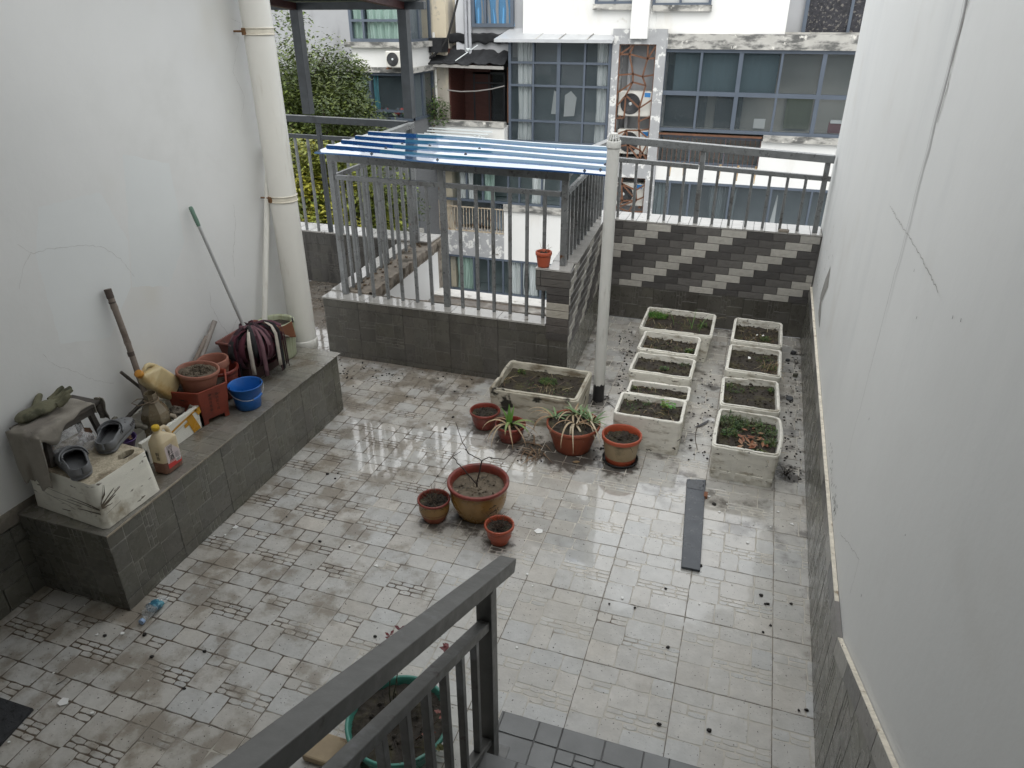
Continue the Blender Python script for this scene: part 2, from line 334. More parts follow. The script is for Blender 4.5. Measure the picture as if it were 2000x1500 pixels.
# ------------------------------------------------------------------ floor
def floor_material():
    m = bpy.data.materials.new('wet_floor_stone'); m.use_nodes = True; nt = m.node_tree; L = nt.links.new; b = nt.nodes['Principled BSDF']
    g = N(nt, 'ShaderNodeNewGeometry').outputs['Position']; sp = N(nt, 'ShaderNodeSeparateXYZ'); L(g, sp.inputs[0])
    def nz(s, d=4):
        n = N(nt, 'ShaderNodeTexNoise'); n.inputs['Scale'].default_value = s; n.inputs['Detail'].default_value = d; n.inputs['Roughness'].default_value = .6; L(g, n.inputs['Vector']); return n.outputs['Fac']
    def mr(x, a, bb, o0=0, o1=1, t='SMOOTHSTEP'):
        n = N(nt, 'ShaderNodeMapRange', interpolation_type=t); L(x, n.inputs[0])
        for i, q in enumerate((a, bb, o0, o1)): n.inputs[i+1].default_value = q
        return n.outputs[0]
    def mt(op, *a):
        n = N(nt, 'ShaderNodeMath', operation=op)
        for i, q in enumerate(a):
            if isinstance(q, (int, float)): n.inputs[i].default_value = q
            else: L(q, n.inputs[i])
        return n.outputs[0]
    def mix(t, f, a, bb):
        n = N(nt, 'ShaderNodeMixRGB', blend_type=t)
        for k, q in ((0, f), (1, a), (2, bb)):
            if isinstance(q, (int, float)): n.inputs[k].default_value = q
            elif isinstance(q, tuple): n.inputs[k].default_value = (q[0], q[1], q[2], 1)
            else: L(q, n.inputs[k])
        return n.outputs[0]
    an = N(nt, 'ShaderNodeAttribute', attribute_name='Col')
    c = mix('MULTIPLY', 1., (.53, .522, .497), an.outputs['Color'])
    c = mix('MULTIPLY', 1., c, mr(nz(14), .25, .75, .86, 1.1, 'LINEAR'))
    X, Y = sp.outputs[0], sp.outputs[1]
    # brown run-off dirt, heavier on the side of the bench
    dirt = mt('ADD', mr(nz(4.2, 9), .42, .68), mr(X, 1.4, -.2, -.6, .2))
    c = mix('MIX', mt('MULTIPLY', mr(dirt, .15, .95), .62), c, (.19, .15, .1))
    c = mix('MULTIPLY', mt('MULTIPLY', mr(nz(1.4, 6), .42, .66), .4), c, (.84, .8, .73))
    # black soil washed out round the pots and planters
    soil = mt('MULTIPLY', mr(nz(5, 7), .5, .66), mr(mt('ADD', mt('MULTIPLY', X, .45), Y), 2.75, 3.3))
    c = mix('MIX', mt('MULTIPLY', soil, .75), c, (.06, .05, .042))
    # black mud that has run out from under each pot, and dirt swept against the foot of the walls
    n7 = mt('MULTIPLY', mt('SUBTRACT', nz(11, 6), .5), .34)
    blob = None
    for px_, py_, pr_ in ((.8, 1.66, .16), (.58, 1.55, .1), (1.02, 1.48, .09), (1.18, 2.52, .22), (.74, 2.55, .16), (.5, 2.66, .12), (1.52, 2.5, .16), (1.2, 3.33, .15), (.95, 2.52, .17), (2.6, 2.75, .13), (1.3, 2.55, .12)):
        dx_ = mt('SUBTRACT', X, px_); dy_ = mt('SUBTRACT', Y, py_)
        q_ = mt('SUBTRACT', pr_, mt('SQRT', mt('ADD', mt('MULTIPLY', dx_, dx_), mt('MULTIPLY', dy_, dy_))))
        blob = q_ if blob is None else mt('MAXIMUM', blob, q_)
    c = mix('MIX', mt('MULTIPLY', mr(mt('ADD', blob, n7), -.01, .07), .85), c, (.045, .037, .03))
    edge = mt('MAXIMUM', mt('SUBTRACT', mt('MINIMUM', mt('SUBTRACT', Y, 3.3), mt('SUBTRACT', .95, X)), .0), mt('SUBTRACT', X, 2.66))
    c = mix('MIX', mt('MULTIPLY', mr(mt('ADD', edge, n7), .0, .14), .7), c, (.1, .075, .05))
    c = mix('MIX', mr(nz(85, 2), .67, .715), c, (.05, .043, .036))
    # the wet part of the floor
    wet = mr(mt('ADD', mt('ADD', Y, mt('MULTIPLY', X, .22)), mt('MULTIPLY', mt('SUBTRACT', nz(3.2, 5), .5), 1.5)), 1.55, 1.95)
    ex = mt('MULTIPLY', mt('SUBTRACT', X, .3), 1.2); ey = mt('MULTIPLY', mt('SUBTRACT', Y, 2.3), 2.3)
    e1 = mt('SUBTRACT', 1.15, mt('SQRT', mt('ADD', mt('MULTIPLY', ex, ex), mt('MULTIPLY', ey, ey))))
    fx2 = mt('MULTIPLY', mt('SUBTRACT', X, 1.95), 1.15); fy2 = mt('MULTIPLY', mt('SUBTRACT', Y, 1.9), 1.35)
    e2 = mt('SUBTRACT', 1.1, mt('SQRT', mt('ADD', mt('MULTIPLY', fx2, fx2), mt('MULTIPLY', fy2, fy2))))
    gx2 = mt('SUBTRACT', mt('SUBTRACT', Y, mt('MULTIPLY', X, .1)), 3.0)
    pud = mr(mt('ADD', mt('MAXIMUM', mt('MAXIMUM', e1, e2), gx2), mt('MULTIPLY', mt('SUBTRACT', nz(3.4, 5), .5), 1.6)), .1, .32)
    c = mix('MULTIPLY', mt('MULTIPLY', wet, .3), c, (.7, .68, .64))
    L(c, b.inputs['Base Color'])
    L(mt('ADD', mr(mt('ADD', wet, mt('MULTIPLY', pud, .5)), 0, 1.5, .38, .045, 'LINEAR'), mt('MULTIPLY', nz(25), .05)), b.inputs['Roughness'])
    b.inputs['Specular IOR Level'].default_value = .5
    L(mt('MULTIPLY', pud, .9), b.inputs['Coat Weight']); b.inputs['Coat Roughness'].default_value = .02; b.inputs['Coat IOR'].default_value = 1.6
    bn = N(nt, 'ShaderNodeBump'); bn.inputs['Distance'].default_value = .004; L(mr(pud, 0, 1, .35, .05, 'LINEAR'), bn.inputs['Strength']); L(nz(60, 5), bn.inputs['Height']); L(bn.outputs[0], b.inputs['Normal'])
    b2 = N(nt, 'ShaderNodeBump'); b2.inputs['Distance'].default_value = .004; b2.inputs['Strength'].default_value = .12; L(nz(9, 2), b2.inputs['Height']); L(b2.outputs[0], b.inputs['Coat Normal'])
    return m
M_floor = floor_material()
M_fgroove = mat('floor_groove', (.5, .47, .41), .4, var=.2, sc=12, c2=(.085, .055, .03), c2sc=1.3, lo=.55, hi=.7, world=True)
def groove_bias(m):
    """dirt fills the grooves on the bench side of the floor and is washed out on the right"""
    nt = m.node_tree; L = nt.links.new; b = nt.nodes['Principled BSDF']; old = b.inputs['Base Color'].links[0].from_socket
    g = N(nt, 'ShaderNodeNewGeometry'); sp = N(nt, 'ShaderNodeSeparateXYZ'); L(g.outputs['Position'], sp.inputs[0])
    n = N(nt, 'ShaderNodeTexNoise'); n.inputs['Scale'].default_value = 3.6; n.inputs['Detail'].default_value = 7; L(g.outputs['Position'], n.inputs['Vector'])
    a = N(nt, 'ShaderNodeMath', operation='MULTIPLY_ADD'); L(n.outputs[0], a.inputs[0]); a.inputs[1].default_value = 5.5; L(sp.outputs[0], a.inputs[2])
    f = N(nt, 'ShaderNodeMapRange', interpolation_type='SMOOTHSTEP'); L(a.outputs[0], f.inputs[0])
    for i, q in enumerate((2.6, 3.9, .92, .0)): f.inputs[i+1].default_value = q
    mx_ = N(nt, 'ShaderNodeMixRGB'); L(f.outputs[0], mx_.inputs[0]); L(old, mx_.inputs[1]); mx_.inputs[2].default_value = (.075, .05, .03, 1); L(mx_.outputs[0], b.inputs['Base Color'])
groove_bias(M_fgroove)
M_fseam = mat('floor_seam', (.13, .11, .09), .4, var=.5, sc=12, world=True)
def fcol(u, v, k):
    q = rnd.uniform(.93, 1.05); t = rnd.uniform(-.02, .03)
    return (q*(1+t), q, q*(1-t*1.2))
mb = MB()
tile_panel(mb, (0, 0, -.003), Xa, Ya, (-1.7, 2.745), (-1.7, 5.13), fcol, gap=.0029, h=.0014, jit=.0026, seam=.0017, rot=lambda i, j: 0,
           keep=lambda u, v: not (-1.0 < u < .75 and v > 3.7))
tile_panel(mb, (0, 0, -.003), Xa, Ya, (-4.4, -1.71), (2.0, 5.12), fcol, gap=.0029, h=.0014, jit=.0026, seam=.0017)
mb.build('floor', [M_floor, M_fgroove, M_fseam], origin=(0, 0, 0), kind='structure')
# ------------------------------------------------------------------ terrace walls
def gcol(u, v, k):
    q = rnd.uniform(.85, 1.12); return (q, q*rnd.uniform(.98, 1.01), q*rnd.uniform(.95, 1.02))
def crack(parent, pts, wd, fn, seed=1):
    """a jagged hairline crack laid on a wall; pts in wall coordinates, fn maps them to 3-D"""
    r = random.Random(seed); mb = MB(); P = []
    for (a, b), (c, d) in zip(pts[:-1], pts[1:]):
        n = max(2, int(math.hypot(c-a, d-b)/.02))
        for i in range(n):
            f = i/n; P.append((a+(c-a)*f+r.uniform(-.005, .005), b+(d-b)*f+r.uniform(-.005, .005)))
    P.append(pts[-1])
    Q = [fn(*p) for p in P]; nrm = fn(0, 0, 1)-fn(0, 0, 0)
    for i in range(len(Q)-1):
        d = (Q[i+1]-Q[i]).normalized(); sd_ = d.cross(nrm.normalized()).normalized()*wd*r.uniform(.5, 1.2)/2
        mb.add([Q[i]-sd_, Q[i]+sd_, Q[i+1]+sd_, Q[i+1]-sd_], [(0, 1, 2, 3)])
    mb.build('crack', M_crack, parent)
# left house wall
LX = -1.148
wl = thing('house_wall', 'tall white painted wall behind the tiled bench, with repainted patches', 'wall', (LX-.1, .2, 0))
mb = MB(); mb.box((LX-.22, -4, 0), (LX-.006, 2.9, 4.6)); mb.build('plaster', M_white, wl, bevel=.012)
mb = MB(); tile_panel(mb, (LX-.006, -3, 0), Ya, Z, (0, 5.79), (0, .43), gcol, gap=.003, h=.0014, jit=.0012, rot=lambda i, j: 1, seam=.0018)
mb.box((LX-.02, -3, .43), (LX-.0002, 2.79, .515), 3)
mb.build('tile_dado', [M_tile, M_tileg, M_seam, mat('dado_border', (.2, .18, .155), .5, var=.25, sc=12, c2=(.33, .3, .25), c2sc=5, world=True)], wl)
M_patch = mat('repainted_patch', (.745, .765, .762), .7, var=.02, sc=4, bump=.05, bsc=120, world=True)
M_patch2 = mat('repainted_patch_dull', (.72, .742, .738), .7, var=.02, sc=4, bump=.05, bsc=120, world=True)
def patch(parent, px, m, seed, X=LX-.0056):
    P = [onx(x, y, X) for x, y in px]; r = random.Random(seed); mbp = MB(); out = []
    for i in range(len(P)):
        a, b = P[i], P[(i+1) % len(P)]; n = max(2, int((b-a).length/.03))
        for k in range(n): out.append(a+(b-a)*(k/n)+V3(0, r.uniform(-.004, .004), r.uniform(-.004, .004)))
    c = sum(out, V3(0, 0, 0))/len(out)
    mbp.add(out+[c], [(i, (i+1) % len(out), len(out)) for i in range(len(out))])
    mbp.build('paint_patch', m, parent)
patch(wl, [(75, 405), (195, 375), (250, 470), (255, 560), (215, 660), (118, 672), (70, 500)], M_patch, 3)
patch(wl, [(240, 300), (330, 320), (360, 470), (330, 560), (258, 560), (250, 420)], M_patch2, 4, LX-.0058)
lw = lambda y, z, n=0: V3(LX-.0035+n*.1, y, z)
def lwp(px): return [(lambda p: (p.y, p.z))(onx(x, y, LX-.004)) for x, y in px]
crack(wl, lwp([(36, 478), (60, 495), (90, 487), (160, 478), (200, 483), (235, 505), (262, 540)]), .0011, lw, 1)
crack(wl, lwp([(60, 495), (45, 520), (37, 565)]), .001, lw, 2)
crack(wl, lwp([(410, 570), (412, 598), (430, 632), (447, 655)]), .0014, lw, 3)
crack(wl, lwp([(85, 690), (100, 710), (150, 728), (190, 745), (222, 748)]), .001, lw, 4)
crack(wl, lwp([(456, 400), (460, 440), (455, 500), (458, 540)]), .0016, lw, 5)
crack(wl, lwp([(460, 590), (468, 612), (447, 660)]), .0016, lw, 6)
crack(wl, lwp([(452, 35), (470, 45), (455, 140), (478, 190), (470, 235)]), .001, lw, 7)

# right boundary wall (leans a hair off square)
def RXf(y): return 2.739-.0113*(5.133-y)
RU = V3(.0113, 1, 0).normalized(); RN = V3(-1, .0113, 0).normalized()
wr = thing('boundary_wall', 'long white wall along the right side with a dark vertical water stain', 'wall', (2.8, 1, 0))
mb = MB(); mb.prism([(RXf(-4)+.016, -4, 0), (RXf(5.5)+.016, 5.5, 0), (RXf(5.5)+.3, 5.5, 0), (RXf(-4)+.3, -4, 0)], (0, 0, 5)); mb.build('plaster', M_wallR, wr)
def dado_top(y): return .505 if y > .82 else .505+(.82-y)*.49
o0 = V3(RXf(-1.5), -1.5, 0)
mb = MB()
tile_panel(mb, o0, RU*-1, Z, (-6.63, 0), (0, 1.4), gcol, gap=.003, h=.0013, jit=.0012, rot=lambda i, j: 1, seam=.0018, keep=lambda u, v: v < dado_top(-1.5-u)-.09)
# pale and dark border pieces along the top edge
n = 0
for a in [5.13-.24*i for i in range(28)]:
    b = a-.236
    if b < -1.5: break
    c = [(.3, .29, .265), (.12, .118, .115), (.2, .19, .18)][n % 3]; n += 1
    za, zb = dado_top(a), dado_top(b)
    q = [V3(RXf(a)-.006, a, za-.085), V3(RXf(b)-.006, b, zb-.085), V3(RXf(b)-.006, b, zb), V3(RXf(a)-.006, a, za)]
    mb.prism(q, (.02, 0, 0), 3, c)
g = MB()
prof = [V3(RXf(y)-.0045, y, dado_top(y)-.0012) for y in (5.13, .82, -1.5)]
for a, b in zip(prof[:-1], prof[1:]):
    mb.prism([a+V3(.0, 0, -.0005), b+V3(.0, 0, -.0005), b+V3(.018, 0, -.0005), a+V3(.018, 0, -.0005)], (0, 0, .002), 4)
# cut the tile sheet to the height of the dado: rebuild base below the border only
M_border = mat('dado_border_pieces', (1, 1, 1), .35, var=.15, sc=20, attr=True, bump=.2, bsc=60, world=True)
fs = [(i, f) for i, f in enumerate(mb.f)]
keepf = [i for i, f in fs if not (mb.m[i] in (1, 2))]
mb.f = [mb.f[i] for i in keepf]; mb.c = [mb.c[i] for i in keepf]; mb.s = [mb.s[i] for i in keepf]; mb.m = [mb.m[i] for i in keepf]
for a, b in ((5.13, .82), (.82, -1.5)):
    mb.add([V3(RXf(a), a, 0), V3(RXf(b), b, 0), V3(RXf(b), b, dado_top(b)-.004), V3(RXf(a), a, dado_top(a)-.004)], [(0, 1, 2, 3)], 1)
y = 5.13
while y > -1.5:
    mb.add([V3(RXf(y)-.0016, y, 0), V3(RXf(y)-.0016, y-.004, 0), V3(RXf(y)-.0016, y-.004, dado_top(y)-.09), V3(RXf(y)-.0016, y, dado_top(y)-.09)], [(0, 1, 2, 3)], 2); y -= T
mb.build('tile_dado', [M_tile, M_tileg, M_seam, M_border, M_plaster_edge], wr)
rw = lambda y, z, n=0: V3(RXf(y)+.0135-n*.1, y, z)
def rwp(px):
    out = []
    for x, yy in px:
        d = ray(x, yy); a0, b0 = 2.739-.0113*5.133+.0135, .0113
        t = (a0+b0*CAM.y-CAM.x)/(d.x-b0*d.y); p = CAM+d*t; out.append((p.y, p.z))
    return out
crack(wr, rwp([(1738, 402), (1760, 440), (1775, 460), (1800, 505), (1818, 540), (1832, 572)]), .0026, rw, 11)
crack(wr, rwp([(1893, 0), (1880, 40), (1868, 90), (1850, 170), (1830, 240)]), .007, rw, 12)
crack(wr, rwp([(1640, 1040), (1652, 1055), (1678, 1092), (1660, 1160)]), .0018, rw, 13)
# mould smudges and bare spots where the plaster has flaked
M_mould = mat('mould_mark', (.12, .115, .11), .9, var=.4, sc=50)
M_flake = mat('flaked_plaster', (.3, .29, .27), .95, var=.3, sc=30, bump=.5, bsc=60)
def smudge(parent, fn, y, z, wy, wz, m, seed, name='mould_mark'):
    r = random.Random(seed); mb = MB()
    for k in range(26):
        cy, cz = y+r.gauss(0, wy/2.6), z+r.gauss(0, wz/2.6); rr = r.uniform(.002, .008)
        q = [(cy+cos(a)*rr*r.uniform(.4, .9), cz+sin(a)*rr*r.uniform(.8, 2.4)) for a in [i*pi/3.5 for i in range(7)]]
        mb.add([fn(a, b) for a, b in q], [tuple(range(7))])
    mb.build(name, m, parent)
smudge(wr, rw, 1.95, .575, .32, .07, M_mould, 1); smudge(wr, rw, 1.62, .58, .15, .06, M_mould, 2)
smudge(wr, rw, 4.55, .72, .5, .16, M_flake, 3, 'flaked_plaster'); smudge(wr, rw, 4.2, 1.0, .4, .4, M_flake, 4, 'flaked_plaster')
for (p, wd) in (([(1622, 520), (1617, 560), (1604, 590), (1602, 620), (1600, 640), (1598, 612), (1603, 575), (1612, 545)], 1),):
    q = rwp(p); mb = MB(); mb.add([rw(*a) for a in q], [tuple(range(len(q)))]); mb.build('flaked_plaster', M_flake, wr)
r = random.Random(5)
for k in range(1):
    mb = MB()
    for px in [(1790, 622), (1860, 622), (1876, 628), (1697, 820), (1785, 530), (1682, 1165), (1768, 1046)]:
        (yy, zz), = rwp([px]); l = r.uniform(.004, .011)
        mb.add([rw(yy-.002, zz), rw(yy+.003, zz-.003), rw(yy+.004, zz+l), rw(yy, zz+l*.8)], [(0, 1, 2, 3)])
    mb.build('mould_mark', M_mould, wr)

# tiled bench along the left wall
bn_ = thing('tiled_bench', 'long low bench clad in grey embossed tiles along the white wall', 'bench', (-.87, 1.5, 0))
BX, BY0, BY1, BZ = -.6, .425, 2.6, .483
# bench plan follows the measured front edge
def bq(z): return [(LX, BY0, z), (BX+.012, BY0, z), (-.628, BY1, z), (LX, BY1, z)]
mb = MB(); mb.prism([V3(*p) for p in bq(0)], (0, 0, BZ-.012)); mb.build('core', M_conc, bn_)
fa = V3(BX+.014, BY0-.003, 0); fb = V3(-.626, BY1+.003, 0); fu = (fb-fa).normalized()
mb = MB(); tile_panel(mb, fa, fu, Z, (0, (fb-fa).length), (0, BZ-.012), gcol, gap=.003, h=.0012, jit=.0012, rot=lambda i, j: 1, seam=.0022, off=(0, .07))
tile_panel(mb, V3(LX, BY0-.002, 0), Xa, Z, (0, BX+.014-LX), (0, BZ-.012), gcol, gap=.003, h=.0012, jit=.0012, rot=lambda i, j: 1, seam=.0018, off=(.1, .07))
tile_panel(mb, V3(-.626, BY1+.002, 0), -Xa, Z, (0, -.626-LX), (0, BZ-.012), gcol, gap=.003, h=.0012, jit=.0012, rot=lambda i, j: 1, seam=.0018, off=(0, .07))
mb.build('front_tiles', [M_tile, M_tileg, M_seam], bn_)
M_btop = mat('bench_top_tile', (.21, .2, .175), .28, var=.15, sc=9, c2=(.13, .105, .075), c2sc=4, lo=.5, hi=.7, bump=.1, bsc=120, attr=True, world=True)
M_btrim = mat('tile_edge_trim', (.36, .31, .24), .6, var=.3, sc=20, world=True)
mb = MB(); tile_panel(mb, V3(LX, BY0-.006, BZ-.004), Xa, Ya, (0, .56), (0, BY1-BY0+.012), gcol, gap=.003, h=.0012, jit=.0012, seam=.0018, off=(0, 0), keep=lambda u, v: LX+u < BX+.01-(v/2.2)*.03)
mb.f[0:1] = []; mb.m[0:1] = []; mb.c[0:1] = []; mb.s[0:1] = []
kk = [i for i in range(len(mb.f)) if mb.m[i] != 2]
mb.f = [mb.f[i] for i in kk]; mb.c = [mb.c[i] for i in kk]; mb.s = [mb.s[i] for i in kk]; mb.m = [mb.m[i] for i in kk]
p = [V3(LX, BY0-.008, BZ-.012), V3(BX+.02, BY0-.008, BZ-.012), V3(-.62, BY1+.008, BZ-.012), V3(LX, BY1+.008, BZ-.012)]
mb.prism(p, (0, 0, .008), 0, (.95, .95, .95))
for yy in (.9, 1.32, 1.74, 2.16): mb.quad(V3(LX, yy, BZ-.0028), V3(BX+.0, yy, BZ-.0028), V3(BX+.0, yy+.004, BZ-.0028), V3(LX, yy+.004, BZ-.0028), 2)
mb.beam(p[1]+V3(.001, 0, .004), p[2]+V3(.001, 0, .004), .004, .0095, Z, 3)
mb.build('top_tiles', [M_btop, M_tileg, M_seam, M_btrim], bn_)

# parapet round the open notch at the far end
pw = thing('notch_parapet', 'low grey tiled parapet round the open light well, brick faced on its right wing', 'parapet', (0, 3.55, 0))
FY = 3.444
mb = MB()
tile_panel(mb, V3(-1.25, FY-.001, 0), Xa, Z, (0, 2.165), (0, .535), gcol, gap=.003, h=.0012, jit=.0012, rot=lambda i, j: 1 if (i*7+j) % 3 else 0, seam=.005, off=(.33, .045), keep=lambda u, v: not (u > 1.99 and v > .44))
tile_panel(mb, V3(-1.25-.09, FY+1.69, 0), V3(.053, -1, 0), Z, (0, 1.69), (0, .535), gcol, gap=.003, h=.0012, jit=.0012, rot=lambda i, j: 1, seam=.0025)
mb.build('front_tiles', [M_tilel, M_tilelg, M_seam], pw)
mb = MB()
mb.box((-1.249, FY, 0), (.745, FY+.2, .533))                                      # front core
mb.prism([(-1.249, FY+.2, 0), (-.92, FY+.2, 0), (-1.02, 5.4, 0), (-1.34, 5.13, 0)], (0, 0, .545))   # left wing core
mb.build('core', M_conc, pw)
# rough inner lip of the left wing and front wall
mb = MB(); rr = random.Random(3)
def rough_edge(mb, a, b, z0, z1, side, n=40, amp=.018):
    a, b = Vector(a), Vector(b); d = b-a; pts = []
    for i in range(n+1):
        p = a+d*(i/n); q = rr.uniform(-amp, amp)+noise.noise(V3(i*.3, 1, 2))*amp
        pts.append((p+Vector(side)*(.02+abs(q)), p))
    vs = []
    for o, p in pts: vs += [V3(p.x, p.y, z1), V3(o.x, o.y, z1-rr.uniform(.0, .008)), V3(o.x+rr.uniform(-.004, .004), o.y, (z0+z1)/2+rr.uniform(-.015, .015)), V3(p.x, p.y, z0)]
    mb.add(vs, [(4*i+k, 4*i+4+k, 4*i+5+k, 4*i+1+k) for i in range(n) for k in range(3)])
rough_edge(mb, (-.915, FY+.2, 0), (-1.01, 5.4, 0), .42, .556, (1, 0, 0), 70)
rough_edge(mb, (.73, FY+.199, 0), (-.93, FY+.199, 0), .47, .536, (0, 1, 0), 70, .012)
mb.build('broken_edge', M_conc, pw)
mb = MB(); mb.prism([(-.918, FY+.2, -.1), (-.914, FY+.2, -.1), (-1.005, 5.4, -.1), (-1.02, 5.4, -.1)], (0, 0, .56)); mb.build('inner_render', M_white, pw)
mb = MB()
def cop(mb, poly, z, th=.014, cuts=6):
    poly = [Vector((p[0], p[1], z)) for p in poly]; a, b, c, d = poly
    for i in range(cuts):
        f0, f1 = i/cuts+.001, (i+1)/cuts-.001; q = rnd.uniform(.9, 1.1)
        mb.prism([a.lerp(b, f0), a.lerp(b, f1), d.lerp(c, f1), d.lerp(c, f0)], (0, 0, th), 0, (q, q, q))
cop(mb, [(-1.256, FY-.008), (.735, FY-.008), (.735, FY+.15), (-1.256, FY+.15)], .536, .014, 5)
cop(mb, [(-1.256, FY+.151), (-1.345, 5.12), (-1.21, 5.12), (-1.12, FY+.151)], .5465, .014, 5)
mb.build('coping', M_coping, pw)
# moss and mud on the left wing
mb = MB()
for k in range(60):
    f = rr.random(); x = -1.1-.09*f+rr.uniform(.0, .15); yy = FY+.25+f*1.6; mb.blob((x, yy, .553), rr.uniform(.006, .02), .4, 4, k, sc=(1, 1, .35), nu=7, nv=4)
mb.build('mud', mat('dry_mud', (.13, .095, .06), .95, var=.3, sc=30), pw)
# right wing: brick faced, higher
RA, RB = V3(.916, FY, 0), V3(.835, 5.14, 0); ru = (RB-RA).normalized(); rl = (RB-RA).length
mb = MB(); mb.prism([RA+V3(-.003, .003, 0), RB+V3(-.003, 0, 0), RB+V3(-.19, 0, 0), RA+V3(-.178, .003, 0)], (0, 0, .98)); 
mb.box((.652, FY+.003, .82), (.738, FY+.092, .98)); mb.build('right_wing_core', M_grout, pw)
mb = MB()
brick_panel(mb, RA+V3(.0, 0, 0), ru, Z, (0, rl), (.36, .983), .14, flip=1, H=.0648, relief=False)
CB = [(.1,.093,.086),(.1,.093,.086),(.07,.065,.062),(.06,.055,.053),(.36,.335,.29),(.36,.335,.29),(.1,.09,.083),(.1,.09,.083),(.065,.06,.057)]
for i, c in enumerate(CB):                       # pillar face: one stretcher per course
    z1 = .983-i*.0625; x0 = .652 if i < 2 else .737
    for a, b in (((x0, .688), (.691, .916)) if i < 2 else ((x0, .916),)):
        q = rnd.uniform(.95, 1.05)/.8; e = .003
        P = lambda x, z, y: V3(x, FY-y, z)
        mb.add([P(a+.001, z1-.061, .0), P(b, z1-.061, .0), P(b, z1-.0015, .0), P(a+.001, z1-.0015, .0), P(a+e, z1-.061+e, .006), P(b-e*.3, z1-.061+e, .006), P(b-e*.3, z1-e-.0015, .006), P(a+e, z1-e-.0015, .006)],
               [(0,1,5,4),(1,2,6,5),(2,3,7,6),(3,0,4,7),(4,5,6,7)], 0, tuple(x*q for x in c))
        if b-a > .1:
            for kq in range(-3, 4):
                px, pz = (a+b)/2+kq*.009, z1-.031+kq*.003; l = .024-.0045*abs(kq); pa, pb = (px-l*.42, pz+l*.52), (px+l*.42, pz-l*.52)
                mb.add([P(pa[0], pa[1], .006), P(pb[0], pb[1], .006), P(pb[0]+.004, pb[1]+.001, .006), P(pa[0]+.004, pa[1]+.001, .006), P(px+.0042, pz+.001, .0084), P(px-.0004, pz-.0004, .0084)], [(0,1,5),(1,2,4,5),(2,3,4),(3,0,5,4)], 0, tuple(x*q for x in c))
for i in range(2):
    mb.box((.649, FY+.0, .983-(i+1)*.0625+.001), (.652, FY+.092, .983-i*.0625-.001), 0, (.15, .14, .13))
mb.build('brick_facing', [M_brick, M_grout], pw)
mb = MB(); tile_panel(mb, RA+V3(.001, 0, 0), ru, Z, (0, rl), (0, .36), lambda u, v, k: tuple(x*1.15 for x in gcol(u, v, k)), gap=.003, h=.0012, jit=.0012, seam=.0025); mb.build('side_tiles', [M_tile, M_tileg, M_seam], pw)
mb = MB(); cop(mb, [(.738, FY-.009), (.922, FY-.009), (.9, FY+.2), (.738, FY+.2)], .984, .013, 1); cop(mb, [(.648, FY-.009), (.737, FY-.009), (.737, FY+.095), (.648, FY+.095)], .984, .013, 1)
cop(mb, [RA+V3(.006, .21, 0), RB+V3(.006, -.0, 0), RB+V3(-.2, 0, 0), RA+V3(-.19, .21, 0)], .984, .013, 8); mb.build('right_coping', M_coping, pw)
# far parapets
pr = thing('brick_parapet', 'far parapet faced with dark bricks and stepped pale bands', 'parapet', (1.8, 5.2, 0))
PY = 5.133
mb = MB(); mb.box((.84, PY+.002, 0), (2.99, PY+.27, .962)); mb.build('core', M_grout, pr)
mb = MB(); brick_panel(mb, (0, PY, 0), Xa, Z, (.83, 2.742), (.335, .962), 1.228-.2245*3); mb.build('brick_facing', [M_brick, M_grout], pr)
mb = MB(); tile_panel(mb, (.83, PY-.001, 0), Xa, Z, (0, 1.92), (0, .335), gcol, gap=.003, h=.0012, jit=.0012, rot=lambda i, j: 1, seam=.002, off=(.1, .0)); mb.build('base_tiles', [M_tilel, M_tilelg, M_seam], pr)
mb = MB(); cop(mb, [(.645, PY-.008), (2.75, PY-.008), (2.75, PY+.3), (.645, PY+.3)], .963, .014, 22); mb.build('coping', M_coping, pr)
pl = thing('dark_parapet', 'dark wet tiled parapet at the far left corner of the terrace', 'parapet', (-2.4, 5.2, 0))
mb = MB(); mb.box((-4.6, 5.124, 0), (-1.0, 5.4, .572)); mb.build('core', M_conc, pl)
M_dtile = mat('dark_wet_tile', (.062, .06, .054), .3, var=.25, sc=6, attr=True, c2=(.03, .028, .025), c2sc=3, world=True, st2=(3, 1, .5))
mb = MB(); tile_panel(mb, (-4.6, 5.122, 0), Xa, Z, (0, 3.26), (0, .572), gcol, gap=.003, h=.0012, jit=.0012, seam=.002, off=(0, .02)); mb.build('front_tiles', [M_dtile, mat('dark_groove', (.085, .08, .072), .6), M_seam], pl)
mb = MB(); cop(mb, [(-4.6, 5.113), (-.99, 5.113), (-.99, 5.41), (-4.6, 5.41)], .573, .014, 20); mb.build('coping', M_coping, pl)
# flat canopy roof just below, seen through the bars
M_memb = mat('wet_membrane', (.42, .44, .47), .12, var=.12, sc=3, c2=(.3, .32, .36), c2sc=2, lo=.5, hi=.7, rv=.08, world=True)
lr = thing('canopy_roof', 'flat grey wet membrane roof below the light well, with a white kerb', 'roof', (-.1, 4.5, -.02))
mb = MB(); mb.box((-1.03, FY+.2, -.25), (.74, 5.12, -.02)); mb.beam((.1, FY+.25, -.018), (.35, 5.0, -.018), .03, .008)
mb.beam((-1.0, 4.85, -.018), (.73, 4.85, -.018), .05, .01); mb.build('membrane', M_memb, lr)
mb = MB(); mb.box((-1.25, 5.122, -.25), (.75, 5.33, .012)); mb.build('kerb', mat('dirty_white_render', (.7, .68, .64), .8, var=.12, sc=12, c2=(.35, .32, .28), c2sc=9, lo=.58, hi=.7, world=True), lr)
